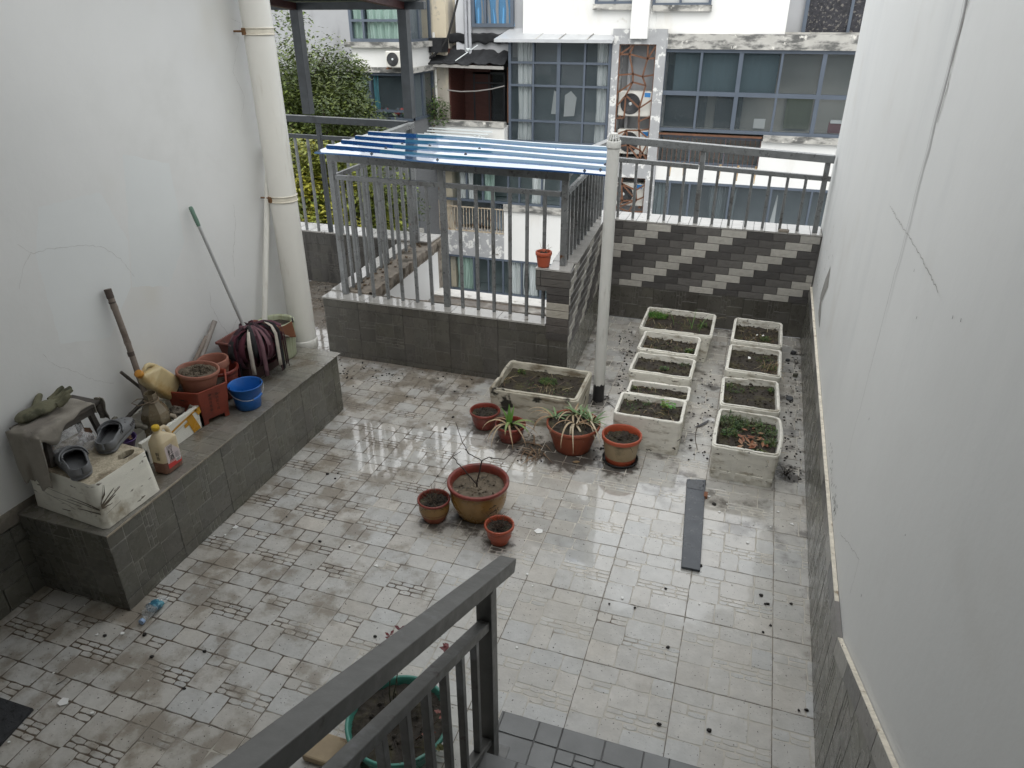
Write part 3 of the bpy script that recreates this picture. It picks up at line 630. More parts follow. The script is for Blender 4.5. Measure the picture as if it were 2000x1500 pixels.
# the house that the stairs climb to, behind the viewer: unseen, its eave slabs shaped to shade the near terrace
hb = thing('own_house', 'plain rendered house front behind the viewer with an unseen eave shaped to shade the terrace', 'house', (0, -4.2, 0))
mb = MB(); mb.box((-8, -4.6, -2), (8, -4.05, 5.2)); mb.build('wall', M_white, hb)
mb = MB(); mb.box((.9, -4.04, 2.98), (6, -.3, 3.12)); mb.box((-1.35, -4.04, 3.2), (.899, .5, 3.35)); mb.box((-1.35, .501, 3.66), (-.62, 2.9, 3.78)); mb.build('eave', M_conc, hb)  # overhead slabs out of view, added and sized to darken the near floor and walls
# stairs
st = thing('stairs', 'grey tiled stairs rising towards the viewer at the lower right', 'stairs', (2.05, 0, 0))
M_step = mat('step_tile', (.2, .205, .205), .45, var=.12, sc=8, attr=True, bump=.12, bsc=120, world=True)
for i in range(6):
    y1 = .345-.3*i; z1 = .157*(i+1)
    mb = MB()
    mb.box((1.452, y1-.3 if i < 5 else -1.8, z1-.157 if i else 0), (RXf(0)-.004, y1-.012, z1-.006), 1)
    tile_panel(mb, (1.445, y1-.3, z1-.004), Xa, Ya, (0, RXf(0)-.006-1.445), (0, .3), lambda u, v, k: (lambda q: (q, q, q))(rnd.uniform(.88, 1.1)), gap=.0035, h=.0035, jit=.001, seam=.002, off=(-.16, -.12))
    mb.build('step', [M_step, mat('step_groove', (.11, .11, .108), .6), M_seam], st)
# ------------------------------------------------------------------ steel railings
def parts_beam(parent, name, segs, wd, ht, m, up=Z, bev=.003):
    for a, b in segs:
        mb = MB(); mb.beam(a, b, wd, ht, up); mb.build(name, m, parent, bevel=bev)
def balusters(parent, ptsb, zt, wd=.024, m=None, name='baluster'):
    base = None
    for p in ptsb:
        z1 = zt(p) if callable(zt) else zt
        mb = MB(); mb.beam(p, V3(p[0], p[1], z1), wd, wd, Ya); mb.build(name, m or M_galv, parent, bevel=.002)
# frame over the notch
nr = thing('notch_railing', 'steel cage of bars on the notch parapet that carries the blue sheet roof', 'railing', (-.1, 3.53, .55))
ry = FY+.12
parts_beam(nr, 'top_beam', [((-1.115, ry, 1.693), (.86, ry, 1.66))], .05, .06, M_galv)
parts_beam(nr, 'mid_rail', [((-1.07, ry, 1.538), (-.165, ry, 1.535)), ((-.118, ry, 1.535), (.8, ry, 1.53))], .03, .036, M_galv)
parts_beam(nr, 'post', [((-1.092, ry, .55), (-1.092, ry, 1.664)), ((-.141, ry, .55), (-.141, ry, 1.648)), ((.83, ry, .998), (.83, ry, 1.632))], .046, .046, M_galv, Ya)
balusters(nr, [V3(-1.092+.136*i, ry, .55) for i in (1, 2, 3, 4, 5, 6)]+[V3(-.141+.1365*i, ry, .55) for i in (1, 2, 3, 4, 5, 6)], 1.522)
wx = lambda y: -1.092-.03*(y-ry)
parts_beam(nr, 'mid_rail', [((-1.092, ry+.024, 1.538), (wx(5.0), 5.0, 1.55))], .03, .036, M_galv)
balusters(nr, [V3(wx(ry+.14*i), ry+.14*i, .56) for i in range(1, 11)], 1.52)
parts_beam(nr, 'post', [((wx(5.12), 5.12, .57), (wx(5.12), 5.12, 1.6))], .04, .04, M_galv, Ya)
rx = lambda y: .83-.035*(y-ry)
parts_beam(nr, 'mid_rail', [((.83, ry+.024, 1.53), (rx(5.1), 5.1, 1.535))], .03, .036, M_galv)
balusters(nr, [V3(rx(ry+.145*i), ry+.145*i, .998) for i in range(1, 11)], 1.515)
parts_beam(nr, 'post', [((rx(5.12), 5.12, .998), (rx(5.12), 5.12, 1.6))], .04, .04, M_galv, Ya)
parts_beam(nr, 'top_beam', [((-1.09, ry+.9, 1.715), (.83, ry+.9, 1.69))], .04, .04, M_galv)
parts_beam(nr, 'side_beam', [((-1.09, ry+.026, 1.69), (-1.09, ry+.88, 1.715)), ((.83, ry+.026, 1.665), (.83, ry+.88, 1.69))], .04, .04, M_galv)
# blue trapezoid sheet
M_blue = mat('blue_painted_sheet', (.02, .1, .3), .05, var=.12, sc=5, c2=(.09, .2, .36), c2sc=3, lo=.55, hi=.7, coat=1, metal=.5, world=True, rv=.02, spec=1)
M_blueold = mat('faded_sheet', (.035, .12, .2), .06, var=.15, sc=9, coat=1, world=True, rv=.03, spec=.8)
br = thing('sheet_roof', 'blue corrugated metal sheet roof over the steel cage, wet and shining', 'roof', (0, 3.9, 1.74))
def sheet_pt(u, yv, dz):          # u along the ridges 0..1
    x = -1.135+u*(2.285); sk = .0*u
    y = FY-.03+yv
    z = 1.752-.036*u+yv*.018+dz + .004*sin(u*9+yv*5)
    return V3(x - yv*.03*(1-u) - yv*.09*u, y, z)
prof = []
for k in range(4):
    y0 = k*.24
    prof += [(y0, .0), (y0+.178, .0), (y0+.19, .016), (y0+.222, .016), (y0+.237, 0.0)]
prof = [(0, -.012)] + prof
mb = MB(); nu = 24
vs = [sheet_pt(i/nu, y, z) for y, z in prof for i in range(nu+1)]
mb.add(vs, [(j*(nu+1)+i, j*(nu+1)+i+1, (j+1)*(nu+1)+i+1, (j+1)*(nu+1)+i) for j in range(len(prof)-1) for i in range(nu)], 0)
for t in range(len(mb.f)):
    j = t//nu
    if (j % 5) in (2, 3) and (t % nu) > 4: mb.m[t] = 1
mb.build('sheet', [M_blue, M_blueold], br, solid=.0015)
M_bolt = mat('dark_bolt', (.03, .03, .032), .5)
for u, yv in ((.2, .075), (.2, .33), (.33, .545), (.5, .33), (.52, .545), (.78, .75), (.93, .06), (.975, .14), (.44, .07), (.98, .34), (.22, .55)):
    p = sheet_pt(u, yv, .0); mb = MB(); mb.lathe([(.012, 0), (.012, .005), (.006, .006), (.006, .012), (.0, .013)], 10, Matrix.Translation(p)); mb.build('bolt', M_bolt, br)
# railing on the brick parapet
rr_ = thing('parapet_railing', 'grey steel railing along the brick parapet with a thick square handrail', 'railing', (1.7, 5.2, .977))
yy = PY+.085
parts_beam(rr_, 'top_rail', [((.835, yy, 1.683), (2.735, yy, 1.603))], .07, .062, M_galv)
parts_beam(rr_, 'top_rail', [((.87, yy-.035, 1.683), (.8, 4.38, 1.7))], .06, .05, M_galv)
pxs = [(1.657, 1.02), (2.69, .99)]
parts_beam(rr_, 'mid_rail', [((.84, yy, 1.505), (1.63, yy, 1.478)), ((1.68, yy, 1.477), (2.67, yy, 1.442)), ((2.71, yy, 1.441), (2.735, yy, 1.44))], .034, .04, M_galv)
parts_beam(rr_, 'post', [((x, yy, .977), (x, yy, 1.652-(x-.8)*.04)) for x, _ in pxs], .042, .042, M_galv, Ya)
balusters(rr_, [V3(1.657-.145*i, yy, .977) for i in range(1, 6)]+[V3(1.657+.1475*i, yy, .977) for i in range(1, 7)], lambda p: 1.49-(p[0]-.84)*.034, .024)
# tall frame on the dark parapet
lf = thing('steel_pergola', 'dark steel pergola with posts, rails and a roof on the far left parapet', 'pergola', (-2.2, 5.15, .58))
yl = 5.15
parts_beam(lf, 'top_rail', [((-4.6, yl, 1.765), (-1.19, yl, 1.735))], .07, .062, M_dksteel)
parts_beam(lf, 'top_rail', [((-1.155, yl+.03, 1.728), (-1.09, 4.42, 1.735))], .06, .05, M_galv)
parts_beam(lf, 'tall_post', [((x, yl, 1.795), (x, yl, 2.735)) for x in (-2.285, -1.15)], .088, .088, M_dksteel, Ya)
parts_beam(lf, 'post', [((-2.19, yl, .585), (-2.19, yl, 1.73)), ((-1.17, yl, .585), (-1.17, yl, 1.7))], .042, .042, M_dksteel, Ya)
parts_beam(lf, 'mid_rail', [((-4.6, yl, 1.585), (-1.2, yl, 1.565))], .034, .04, M_dksteel)
balusters(lf, [V3(-2.19+.15*i, yl, .585) for i in range(-4, 7) if i], 1.56, .024, M_galv)
parts_beam(lf, 'roof_beam', [((-4.6, yl, 2.765), (-.93, yl, 2.765))], .06, .065, M_dksteel)
M_red = mat('dark_red_beam', (.07, .022, .02), .5, var=.25, sc=10)
parts_beam(lf, 'rafter', [((-1.15, yl-.03, 2.765), (-1.15, 2.95, 2.95)), ((-2.285, yl-.03, 2.765), (-2.285, 2.95, 2.95))], .06, .06, M_red)
mb = MB()
for k in range(30):
    x = -4.6+k*.12
    mb.prism([(x, 2.9, 3.02), (x+.06, 2.9, 3.05), (x+.12, 2.9, 3.02)], (0, 2.36, -.205))
    mb.quad(V3(x, 2.9, 3.0), V3(x+.12, 2.9, 3.0), V3(x+.12, 5.26, 2.8), V3(x, 5.26, 2.8))
mb.build('roof_sheet', mat('dark_roof_sheet', (.06, .075, .085), .4, var=.3, sc=6, world=True), lf)
# handrail of the stairs, close to the viewer
hr = thing('handrail', 'heavy grey steel stair handrail with square bars close to the viewer', 'handrail', (1.47, .1, .16))
HX = 1.468
hz = lambda y: .932+(.355-y)*.508
M_hr = mat('grey_rail_paint', (.135, .135, .13), .42, var=.16, sc=16, c2=(.22, .23, .235), c2sc=4, lo=.55, hi=.68, c3=(.06, .05, .045), c3sc=14, lo3=.62, hi3=.75, metal=.2, bump=.07, bsc=120, world=True)
sl_ = V3(0, -1, .508).normalized(); un = V3(0, .508, 1).normalized()
parts_beam(hr, 'top_rail', [((HX, .355, hz(.355)), (HX, -1.25, hz(-1.25)))], .062, .052, M_hr, un)
parts_beam(hr, 'mid_rail', [((HX, .16, hz(.16)-.185), (HX, -1.25, hz(-1.25)-.185))], .04, .034, M_hr, un)
parts_beam(hr, 'bottom_rail', [((HX, .16, .255), (HX, -1.25, .255+1.41*.53))], .036, .03, M_hr, un)
parts_beam(hr, 'post', [((HX, .135, .155), (HX, .135, hz(.135)-.03))], .055, .055, M_hr, Ya)
mb = MB(); mb.box((HX-.06, .075, .153), (HX+.06, .195, .159)); mb.build('base_plate', M_hr, hr)
for i in range(1, 11):
    y = .135-.118*i
    mb = MB(); mb.beam((HX, y, .27+(.16-y)*.53), (HX, y, hz(y)-.2), .024, .024, Ya); mb.build('baluster', M_hr, hr, bevel=.002)
# ------------------------------------------------------------------ pipes
def cyl(name, p0, p1, r, m, parent, n=32, **k):
    mb = MB(); mb.tube([p0, p1], r, n); return mb.build(name, m, parent, **k)
dp = thing('drainpipe', 'fat white plastic drainpipe at the end of the left wall', 'pipe', (-1.0, 2.755, 0))
PXc, PYc, PR = -1.0, 2.755, .094
cyl('pipe', (PXc, PYc, 0), (PXc, PYc, 4.6), PR, M_pvc, dp, 48)
M_clamp = mat('clamp_plastic', (.66, .62, .52), .5, var=.1, sc=20); M_rust = mat('rusty_screw', (.16, .08, .03), .7, var=.4, sc=60)
for z in (1.555, 2.6):
    mb = MB()
    for dz in (-.018, .018): mb.lathe([(PR+.001, dz-.004), (PR+.006, dz-.003), (PR+.006, dz+.003), (PR+.001, dz+.004)], 48, Matrix.Translation((PXc, PYc, z)))
    mb.lathe([(PR+.0015, -.018), (PR+.0025, 0), (PR+.0015, .018)], 48, Matrix.Translation((PXc, PYc, z)))
    a = radians(245); c = V3(PXc+cos(a)*(PR+.008), PYc+sin(a)*(PR+.008), z)
    c2_ = mb.build('clamp', M_clamp, dp)
    mb = MB(); mb.obox(Matrix.Translation(c-V3(0, 0, .02)) @ Matrix.Rotation(a, 4, 'Z'), .014, .03, .04); mb.tube([c, c+V3(cos(a), sin(a), 0)*.014], .006, 8); mb.build('screw', M_rust, c2_)
    mb = MB(); mb.tube([(LX, PYc-.05, z), (PXc-PR*.6, PYc-.05, z)], .006, 8); mb.build('wall_pin', M_rust, c2_)
mb = MB(); mb.lathe([(PR+.001, 0), (PR+.007, .005), (PR+.007, .065), (PR+.003, .075), (PR+.001, .077)], 48, Matrix.Translation((PXc, PYc, .41))); mb.build('collar', M_pvc, dp)
tp = MB(); tp.tube([(-1.08, 2.4, .62), (-1.115, 2.83, 1.88)], .0195, 20)
tp.build('thin_pipe', M_pvc, None, origin=(-1.08, 2.4, .62), label='thin white pipe leaning from the ribbed pot against the fat drainpipe', cat='pipe')
vp = thing('vent_pole', 'grey-white standing vent pipe with a slotted cap and a black painted foot', 'vent pipe', (1.2, 3.37, 0))
M_vent = mat('grey_white_pipe', (.56, .56, .53), .5, var=.06, sc=5, c2=(.34, .33, .3), c2sc=6, lo=.56, hi=.74, st2=(2, 2, .4), bump=.05, bsc=200, world=True)
vx, vy = 1.2, 3.36
VH = ony(1212, 280, vy).z
cyl('pipe', (vx, vy, 0), (vx, vy, VH), .042, M_vent, vp, 32)
M_black = mat('black_bitumen', (.018, .018, .02), .4, var=.4, sc=15, bump=.3, bsc=40)
mb = MB(); ph = 40
vs = []; top = [.145+.03*noise.noise(V3(cos(q*2*pi/ph)*2, sin(q*2*pi/ph)*2, 4))+.008*noise.noise(V3(q*1.7, 0, 0)) for q in range(ph)]
mb.add([V3(vx+cos(q*2*pi/ph)*.0445, vy+sin(q*2*pi/ph)*.0445, 0) for q in range(ph)]+[V3(vx+cos(q*2*pi/ph)*.0435, vy+sin(q*2*pi/ph)*.0435, top[q]) for q in range(ph)], [(q, (q+1) % ph, ph+(q+1) % ph, ph+q) for q in range(ph)], 0, sm=True)
mb.build('black_foot', M_black, vp)
cp = MB(); cp.lathe([(.0425, -.03), (.047, -.03), (.048, -.026), (.048, .012), (.046, .016), (.043, .016)], 36, Matrix.Translation((vx, vy, VH)))
for i in range(12):
    a = 2*pi*i/12; cp.beam((vx+cos(a)*.043, vy+sin(a)*.043, VH+.012), (vx+cos(a)*.022, vy+sin(a)*.022, VH+.058), .006, .004, V3(cos(a), sin(a), .6))
cp.lathe([(.0, .064), (.02, .064), (.025, .06), (.025, .055), (.018, .053), (0, .053)], 24, Matrix.Translation((vx, vy, VH)))
cp.build('vent_cap', M_vent, vp)
# ------------------------------------------------------------------ foam planters
M_foam = mat('weathered_foam', (.72, .7, .63), .85, var=.14, sc=9, c2=(.3, .26, .19), c2sc=6, lo=.5, hi=.74, c3=(.04, .035, .028), c3sc=18, lo3=.63, hi3=.69, bump=.7, bsc=90, st2=(1.2, 1.2, 3.2), st=(1, 1, 2.5))
M_foamd = mat('dirty_foam', (.5, .47, .39), .9, var=.15, sc=8, c2=(.16, .13, .085), c2sc=4, lo=.46, hi=.68, c3=(.03, .028, .022), c3sc=7, lo3=.6, hi3=.68, bump=.5, bsc=80, st2=(1, 1, 3.5))
M_soil = mat('wet_soil', (.03, .023, .016), .8, var=.4, sc=30, c2=(.062, .054, .024), c2sc=12, lo=.45, hi=.7, bump=1., bsc=45, attr=True)
M_soild = mat('dry_soil', (.13, .105, .075), .95, var=.45, sc=30, c2=(.035, .028, .02), c2sc=16, lo=.5, hi=.7, bump=.9, bsc=45, attr=True)
M_leaf = mat('green_leaf', (1, 1, 1), .5, var=.15, sc=30, attr=True, sss=.0)
M_straw = mat('dry_straw', (1, 1, 1), .8, var=.2, sc=30, attr=True)
GREENS = [(.055, .095, .022), (.07, .12, .026), (.042, .075, .018), (.1, .14, .034), (.035, .06, .017)]
STRAW = [(.3, .22, .11), (.22, .14, .07), (.14, .08, .045), (.4, .33, .2)]
def rrect(x0, x1, y0, y1, r, n=7, per=12):
    pts = []
    for cx, cy, a0 in ((x1-r, y0+r, -pi/2), (x1-r, y1-r, 0), (x0+r, y1-r, pi/2), (x0+r, y0+r, pi)):
        for k in range(n): a = a0+pi/2*k/(n-1); pts.append((cx+r*cos(a), cy+r*sin(a)))
    out = []
    for i in range(len(pts)):
        a, b = pts[i], pts[(i+1) % len(pts)]; out.append(a)
        L = math.hypot(b[0]-a[0], b[1]-a[1])
        if L > .06:
            for k in range(1, per): out.append((a[0]+(b[0]-a[0])*k/per, a[1]+(b[1]-a[1])*k/per))
    return out
def soil_disc(mb, inside, bb, z, amp, seed, nu=44, nv=34, mound=0, fr=14, col=(1, 1, 1)):
    x0, x1, y0, y1 = bb; cx, cy = (x0+x1)/2, (y0+y1)/2
    def f(u, v):
        x, y = x0+(x1-x0)*u, y0+(y1-y0)*v
        p = V3(x*fr, y*fr, seed*3.3)
        h = noise.noise(p)*amp + noise.noise(p*2.7)*amp*.7 + noise.noise(p*6)*amp*.45
        q = max(abs(x-cx)/(x1-x0), abs(y-cy)/(y1-y0))*2
        return V3(x, y, z+h+mound*(1-q*q))
    mb.grid(f, nu, nv, 0, col, True, lambda u, v: inside(x0+(x1-x0)*u, y0+(y1-y0)*v))
    return f
def crumbs(mb, bb, z, n, seed, r0=.003, r1=.009):
    r = random.Random(seed)
    for k in range(n):
        q = r.uniform(.6, 1.7); mb.blob((r.uniform(bb[0], bb[1]), r.uniform(bb[2], bb[3]), z+r.uniform(-.004, .006)), r.uniform(r0, r1), .5, 4, k+seed, col=(q, q, q), sc=(1, 1, .7), nu=6, nv=4)
def straws(mb, bb, z, n, seed, ln=(.03, .09), w=.0022, cols=STRAW, lift=.02):
    r = random.Random(seed)
    for k in range(n):
        x, y = r.uniform(bb[0], bb[1]), r.uniform(bb[2], bb[3]); a = r.uniform(0, 2*pi); L = r.uniform(*ln); b = r.uniform(-.8, .8)
        pts = []
        for i in range(5):
            f = i/4; pts.append(V3(x+cos(a+b*f)*L*f, y+sin(a+b*f)*L*f, z+.005+lift*sin(pi*f)*r.uniform(.2, 1)))
        mb.ribbon(pts, w*r.uniform(.6, 1.4), V3(-sin(a), cos(a), .3).normalized(), 0, r.choice(cols))
def weeds(mb, cx, cy, z, rad, n, seed, hgt=(.01, .04), ls=(.008, .016), cols=GREENS):
    r = random.Random(seed)
    for k in range(n):
        a = r.uniform(0, 2*pi); d = rad*math.sqrt(r.random()); x, y = cx+cos(a)*d, cy+sin(a)*d*.8; h = r.uniform(*hgt)
        c = r.choice(cols); c = tuple(q*r.uniform(.7, 1.3) for q in c)
        tilt = V3(r.uniform(-.3, .3), r.uniform(-.3, .3), 1).normalized(); top = V3(x, y, z)+tilt*h
        mb.ribbon([(x, y, z-.004), top], .0014, Xa, 0, c)
        for q in range(r.randint(3, 6)):
            t = r.uniform(0, 2*pi); l = r.uniform(*ls); base = V3(x, y, z)+tilt*h*r.uniform(.4, 1); dv = V3(cos(t), sin(t), r.uniform(-.2, .6)).normalized(); sv = dv.cross(Z).normalized()*l*.32
            mid = base+dv*l*.5; mb.add([base, mid-sv, base+dv*l+V3(0, 0, -l*.15), mid+sv], [(0, 1, 2), (0, 2, 3)], 0, c)
def blade(mb, p, az, L, w, rise, droop, col, tip=None, n=9, mi=0, tipfrac=.7):
    """strap leaf: rises, arches over and hangs"""
    pts, ws, sides = [], [], []
    p = Vector(p); el = rise; step = L/n
    for i in range(n+1):
        f = i/n; pts.append(p.copy()); ws.append(w*(1-f**2.2)*(.55+.45*min(1, f*5))+.0006); sides.append(V3(-sin(az), cos(az), 0))
        p = p + V3(cos(az)*cos(el), sin(az)*cos(el), sin(el))*step; el -= droop/n
        az += .05
    k = len(pts); vs = []
    for i in range(k): vs += [pts[i]-sides[i]*ws[i]/2, pts[i]+V3(0, 0, -ws[i]*.18), pts[i]+sides[i]*ws[i]/2]
    for i in range(k-1):
        c = col if not tip or i/k < tipfrac else tip
        mb.add([vs[3*i], vs[3*i+1], vs[3*i+4], vs[3*i+3]], [(0, 1, 2, 3)], mi, c, True)
        mb.add([vs[3*i+1], vs[3*i+2], vs[3*i+5], vs[3*i+4]], [(0, 1, 2, 3)], mi, c, True)
def foam_planter(label, x0, x1, y0, y1, h, seed, m=None, depth=.035, ledge=True, notch=None, taper=.93, soilm=None, bulge=0, ribs=False, wall=.024):
    m = m or M_foam
    r = random.Random(seed); cx, cy = (x0+x1)/2, (y0+y1)/2
    root = thing('foam_planter', label, 'planter', (cx, cy, 0), 'white foam boxes used as planters')
    def ring(inset, z, sc=1., jz=0, jx=.0012, rad=.03):
        P = rrect(x0+inset, x1-inset, y0+inset, y1-inset, max(.006, rad-inset*.6)); out = []
        for i, (x, y) in enumerate(P):
            b = bulge*(1-((y-cy)/((y1-y0)/2))**2)*(1 if x > cx else .3)*(z/h)
            nz_ = noise.noise(V3(x*40, y*40, seed+z*30)); n2 = noise.noise(V3(x*9, y*9, seed*2.1))
            zz = z+(nz_*.004+n2*.005)*jz
            if notch and jz and notch[0] < x < notch[1] and notch[2] < y < notch[3]: zz -= notch[4]*(.7+.3*nz_)
            out.append(V3(cx+(x-cx)*sc+b*(1 if x > cx else -1)+noise.noise(V3(y*50, z*50, seed))*jx, cy+(y-cy)*sc+noise.noise(V3(x*50, z*50, seed+9))*jx, zz))
        return out
    rings = [ring(.0, 0, taper), ring(0, .01, taper), ring(0, h*.33, taper+(1-taper)*.33), ring(0, h*.66, taper+(1-taper)*.66)]
    if ledge: rings += [ring(0, h-.03, 1), ring(0, h-.014, 1, 1), ring(.002, h-.01, 1, 1), ring(.009, h-.01, 1, 1), ring(.0095, h-.001, 1, 1), ring(.011, h, 1, 1)]
    else: rings += [ring(0, h-.006, 1, 1), ring(.003, h, 1, 1)]
    rings += [ring(wall-.002, h, 1, 1), ring(wall, h-.004, 1, 1), ring(wall+.004, h-depth-.05, .985, 0)]
    mb = MB(); n = len(rings[0]); vs = [p for R_ in rings for p in R_]
    mb.add(vs, [(i*n+j, i*n+(j+1) % n, (i+1)*n+(j+1) % n, (i+1)*n+j) for i in range(len(rings)-1) for j in range(n)], 0, (1, 1, 1), False)
    mb.add(rings[0], [tuple(range(n-1, -1, -1))])
    if ribs:
        for i in range(4):
            f = .14+.24*i; xa = x0+(x1-x0)*f; mb.box((xa-.014, y0-.001+.012*0+(1-taper)*.08, .02), (xa+.014, y0+.012, h*.74))
        mb.box((x0+.012, y0+.004, h*.2), (x1-.012, y0+.012, h*.27))
    mb.build('box', m, root)
    root.rotation_euler.z = radians(r.uniform(-1.6, 1.6)); root.rotation_euler.x = radians(r.uniform(-.4, .4))
    bb = (x0+wall, x1-wall, y0+wall, y1-wall); sm_ = MB()
    soil_disc(sm_, lambda x, y: True, bb, h-depth, .011, seed, 48, 38); crumbs(sm_, bb, h-depth+.004, 130, seed); straws(sm_, bb, h-depth, 26, seed+1)
    sm_.build('soil', soilm or M_soil, root)
    return root, bb, h-depth
PH = .255
def weed_patch(label, items, straw=None, extra=None):
    mb = MB()
    for a in items: weeds(mb, *a)
    if straw: straws(mb, *straw)
    if extra: extra(mb)
    return mb.build('weed_patch', M_leaf, label=label, cat='weeds', kind='stuff')
# right-hand column, near to far
_, bb, z = foam_planter('nearest right foam planter, overgrown with green weeds and brown fallen leaves', 2.107, 2.515, 2.535, 3.05, PH+.0, 1, depth=.06, bulge=.022, ribs=True, taper=.95)
def dead_leaves(mb):
    r = random.Random(8)
    for k in range(26):
        x, y = r.gauss(2.33, .06), r.gauss(2.72, .07); l = r.uniform(.02, .038); a = r.uniform(0, 6.3); c = r.choice([(.25, .1, .05), (.3, .15, .08), (.2, .07, .035), (.34, .22, .13)])
        d = V3(cos(a), sin(a), r.uniform(-.2, .4)); s_ = V3(-sin(a), cos(a), r.uniform(-.3, .3)); p = V3(x, y, z+r.uniform(.008, .03))
        mb.add([p-d*l, p-s_*l*.45+V3(0, 0, .004), p+d*l+V3(0, 0, .01), p+s_*l*.45+V3(0, 0, .006), p+V3(0, 0, -.002)], [(0, 1, 4), (1, 2, 4), (2, 3, 4), (3, 0, 4)], 0, c)
weed_patch('lush green weeds and brown dead leaves in the nearest right planter', [(2.22, 2.93, z, .11, 150, 1, (.02, .075)), (2.42, 2.9, z, .1, 100, 2, (.01, .05)), (2.46, 2.75, z, .05, 60, 3, (.01, .05)), (2.2, 2.8, z, .06, 70, 4, (.01, .05)), (2.3, 2.98, z, .1, 60, 5, (.02, .05)), (2.4, 2.62, z, .05, 14, 6)], (bb, z, 24, 5), dead_leaves)
_, bb, z = foam_planter('second foam planter of the right column, with a broken back rim', 2.105, 2.515, 3.115, 3.60, PH, 2, depth=.05, notch=(2.0, 2.3, 3.5, 3.7, .022))
weed_patch('sparse weeds in the second planter of the right column', [(2.2, 3.45, z, .07, 60, 11, (.005, .02), (.005, .01)), (2.47, 3.5, z, .03, 26, 12), (2.17, 3.5, z, .03, 14, 13), (2.3, 3.5, z, .08, 24, 15, (.005, .014), (.004, .009))], (bb, z, 16, 14))
_, bb, z = foam_planter('third foam planter of the right column, with a white shard on its soil', 2.115, 2.53, 3.69, 4.2, PH, 3, depth=.045, soilm=M_soil)
weed_patch('straw and low weeds in the third planter of the right column', [(2.45, 3.9, z, .06, 60, 21, (.005, .03), (.005, .012)), (2.4, 4.05, z, .08, 60, 22, (.003, .015), (.004, .01)), (2.2, 3.85, z, .08, 40, 23, (.003, .012), (.004, .008), [(.14, .1, .04), (.1, .075, .03)])], ((2.38, 2.5, 3.78, 3.95), z, 40, 24, (.05, .12), .0025, STRAW, .05))
_, bb, z = foam_planter('farthest foam planter of the right column, against the brick parapet', 2.125, 2.54, 4.27, 4.82, PH, 4, depth=.065)
weed_patch('reddish dry ground cover in the farthest right planter', [(2.33, 4.5, z, .15, 190, 31, (.003, .016), (.004, .01), [(.16, .1, .05), (.11, .075, .03), (.08, .09, .03), (.14, .12, .05)]), (2.4, 4.5, z, .05, 30, 32)], (bb, z, 30, 33))
# left-hand column, near to far
_, bb, z = foam_planter('nearest left foam planter, tall plain box with a leafy seedling', 1.425, 1.893, 2.725, 3.055, PH+.012, 5, depth=.042, ledge=False, taper=.96, wall=.022)
weed_patch('seedling and sparse sprouts in the nearest left planter', [(1.77, 2.94, z+.02, .03, 7, 41, (.03, .07), (.025, .045), [(.11, .24, .04), (.14, .27, .05)]), (1.55, 2.93, z, .1, 40, 42, (.004, .02), (.005, .01)), (1.62, 2.98, z, .03, 10, 43, (.01, .03))], (bb, z, 34, 44))
_, bb, z = foam_planter('second foam planter of the left column, half hidden behind the nearest one', 1.45, 1.9, 3.075, 3.3, PH, 6, depth=.04, ledge=False, wall=.02)
weed_patch('thin sprouts in the second planter of the left column', [(1.6, 3.2, z, .08, 24, 51, (.004, .02), (.004, .009)), (1.5, 3.2, z, .03, 8, 52)], (bb, z, 18, 53))
_, bb, z = foam_planter('third foam planter of the left column, bare dark soil inside', 1.405, 1.885, 3.44, 3.81, PH, 7, depth=.045)
weed_patch('single tuft of grass in the third planter of the left column', [(1.66, 3.6, z, .025, 20, 61, (.02, .05), (.01, .02)), (1.8, 3.72, z, .04, 10, 62)], (bb, z, 12, 63))
_, bb, z = foam_planter('fourth foam planter of the left column, tucked in front of the big one', 1.4, 1.885, 3.86, 4.25, PH+.005, 8, depth=.05)
weed_patch('straw and a few green stalks in the fourth planter of the left column', [(1.82, 4.0, z, .035, 26, 71, (.02, .05), (.015, .03)), (1.6, 4.05, z, .12, 46, 72, (.004, .015), (.004, .008)), (1.48, 4.0, z, .05, 24, 73, (.004, .012), (.004, .01), [(.15, .09, .04)])], (bb, z, 40, 74))
_, bb, z = foam_planter('largest foam planter at the back of the left column, with a scallion shoot', 1.345, 1.97, 4.28, 4.82, PH+.01, 9, depth=.05, m=M_foam, taper=.9)
def scallion(mb):
    for a, l, x, y in ((1.2, .2, 1.78, 4.5), (2.4, .14, 1.78, 4.5), (.1, .22, 1.83, 4.42), (-.4, .16, 1.83, 4.42), (.9, .15, 1.85, 4.45), (2.6, .2, 1.62, 4.55)):
        blade(mb, (x, y, z), a, l, .007, 1.35, .9, (.1, .19, .05))
weed_patch('scallion shoots and moss in the largest back planter', [(1.45, 4.7, z+.01, .1, 260, 81, (.006, .03), (.006, .014), [(.07, .17, .02), (.09, .2, .03), (.05, .12, .02)]), (1.75, 4.55, z, .12, 60, 82, (.003, .015), (.004, .01)), (1.87, 4.6, z, .05, 40, 83)], (bb, z, 34, 84, (.05, .14)), scallion)
# the big dark-stained planter by the vent pole
_, bb, z = foam_planter('large stained foam planter in front of the tiled parapet, left of the vent pole', .485, 1.155, 2.81, 3.32, .265, 10, m=M_foamd, depth=.055, notch=(.4, .52, 3.0, 3.1, .03), taper=.95, wall=.03)
weed_patch('low moss and weeds in the large stained planter', [(.86, 3.12, z+.005, .07, 130, 91, (.006, .025), (.006, .013)), (.62, 3.2, z, .03, 20, 92), (.8, 3.0, z, .15, 50, 93, (.003, .014), (.004, .009)), (1.0, 3.0, z, .1, 40, 95, (.003, .014), (.004, .009))], (bb, z, 40, 94, (.05, .16)))
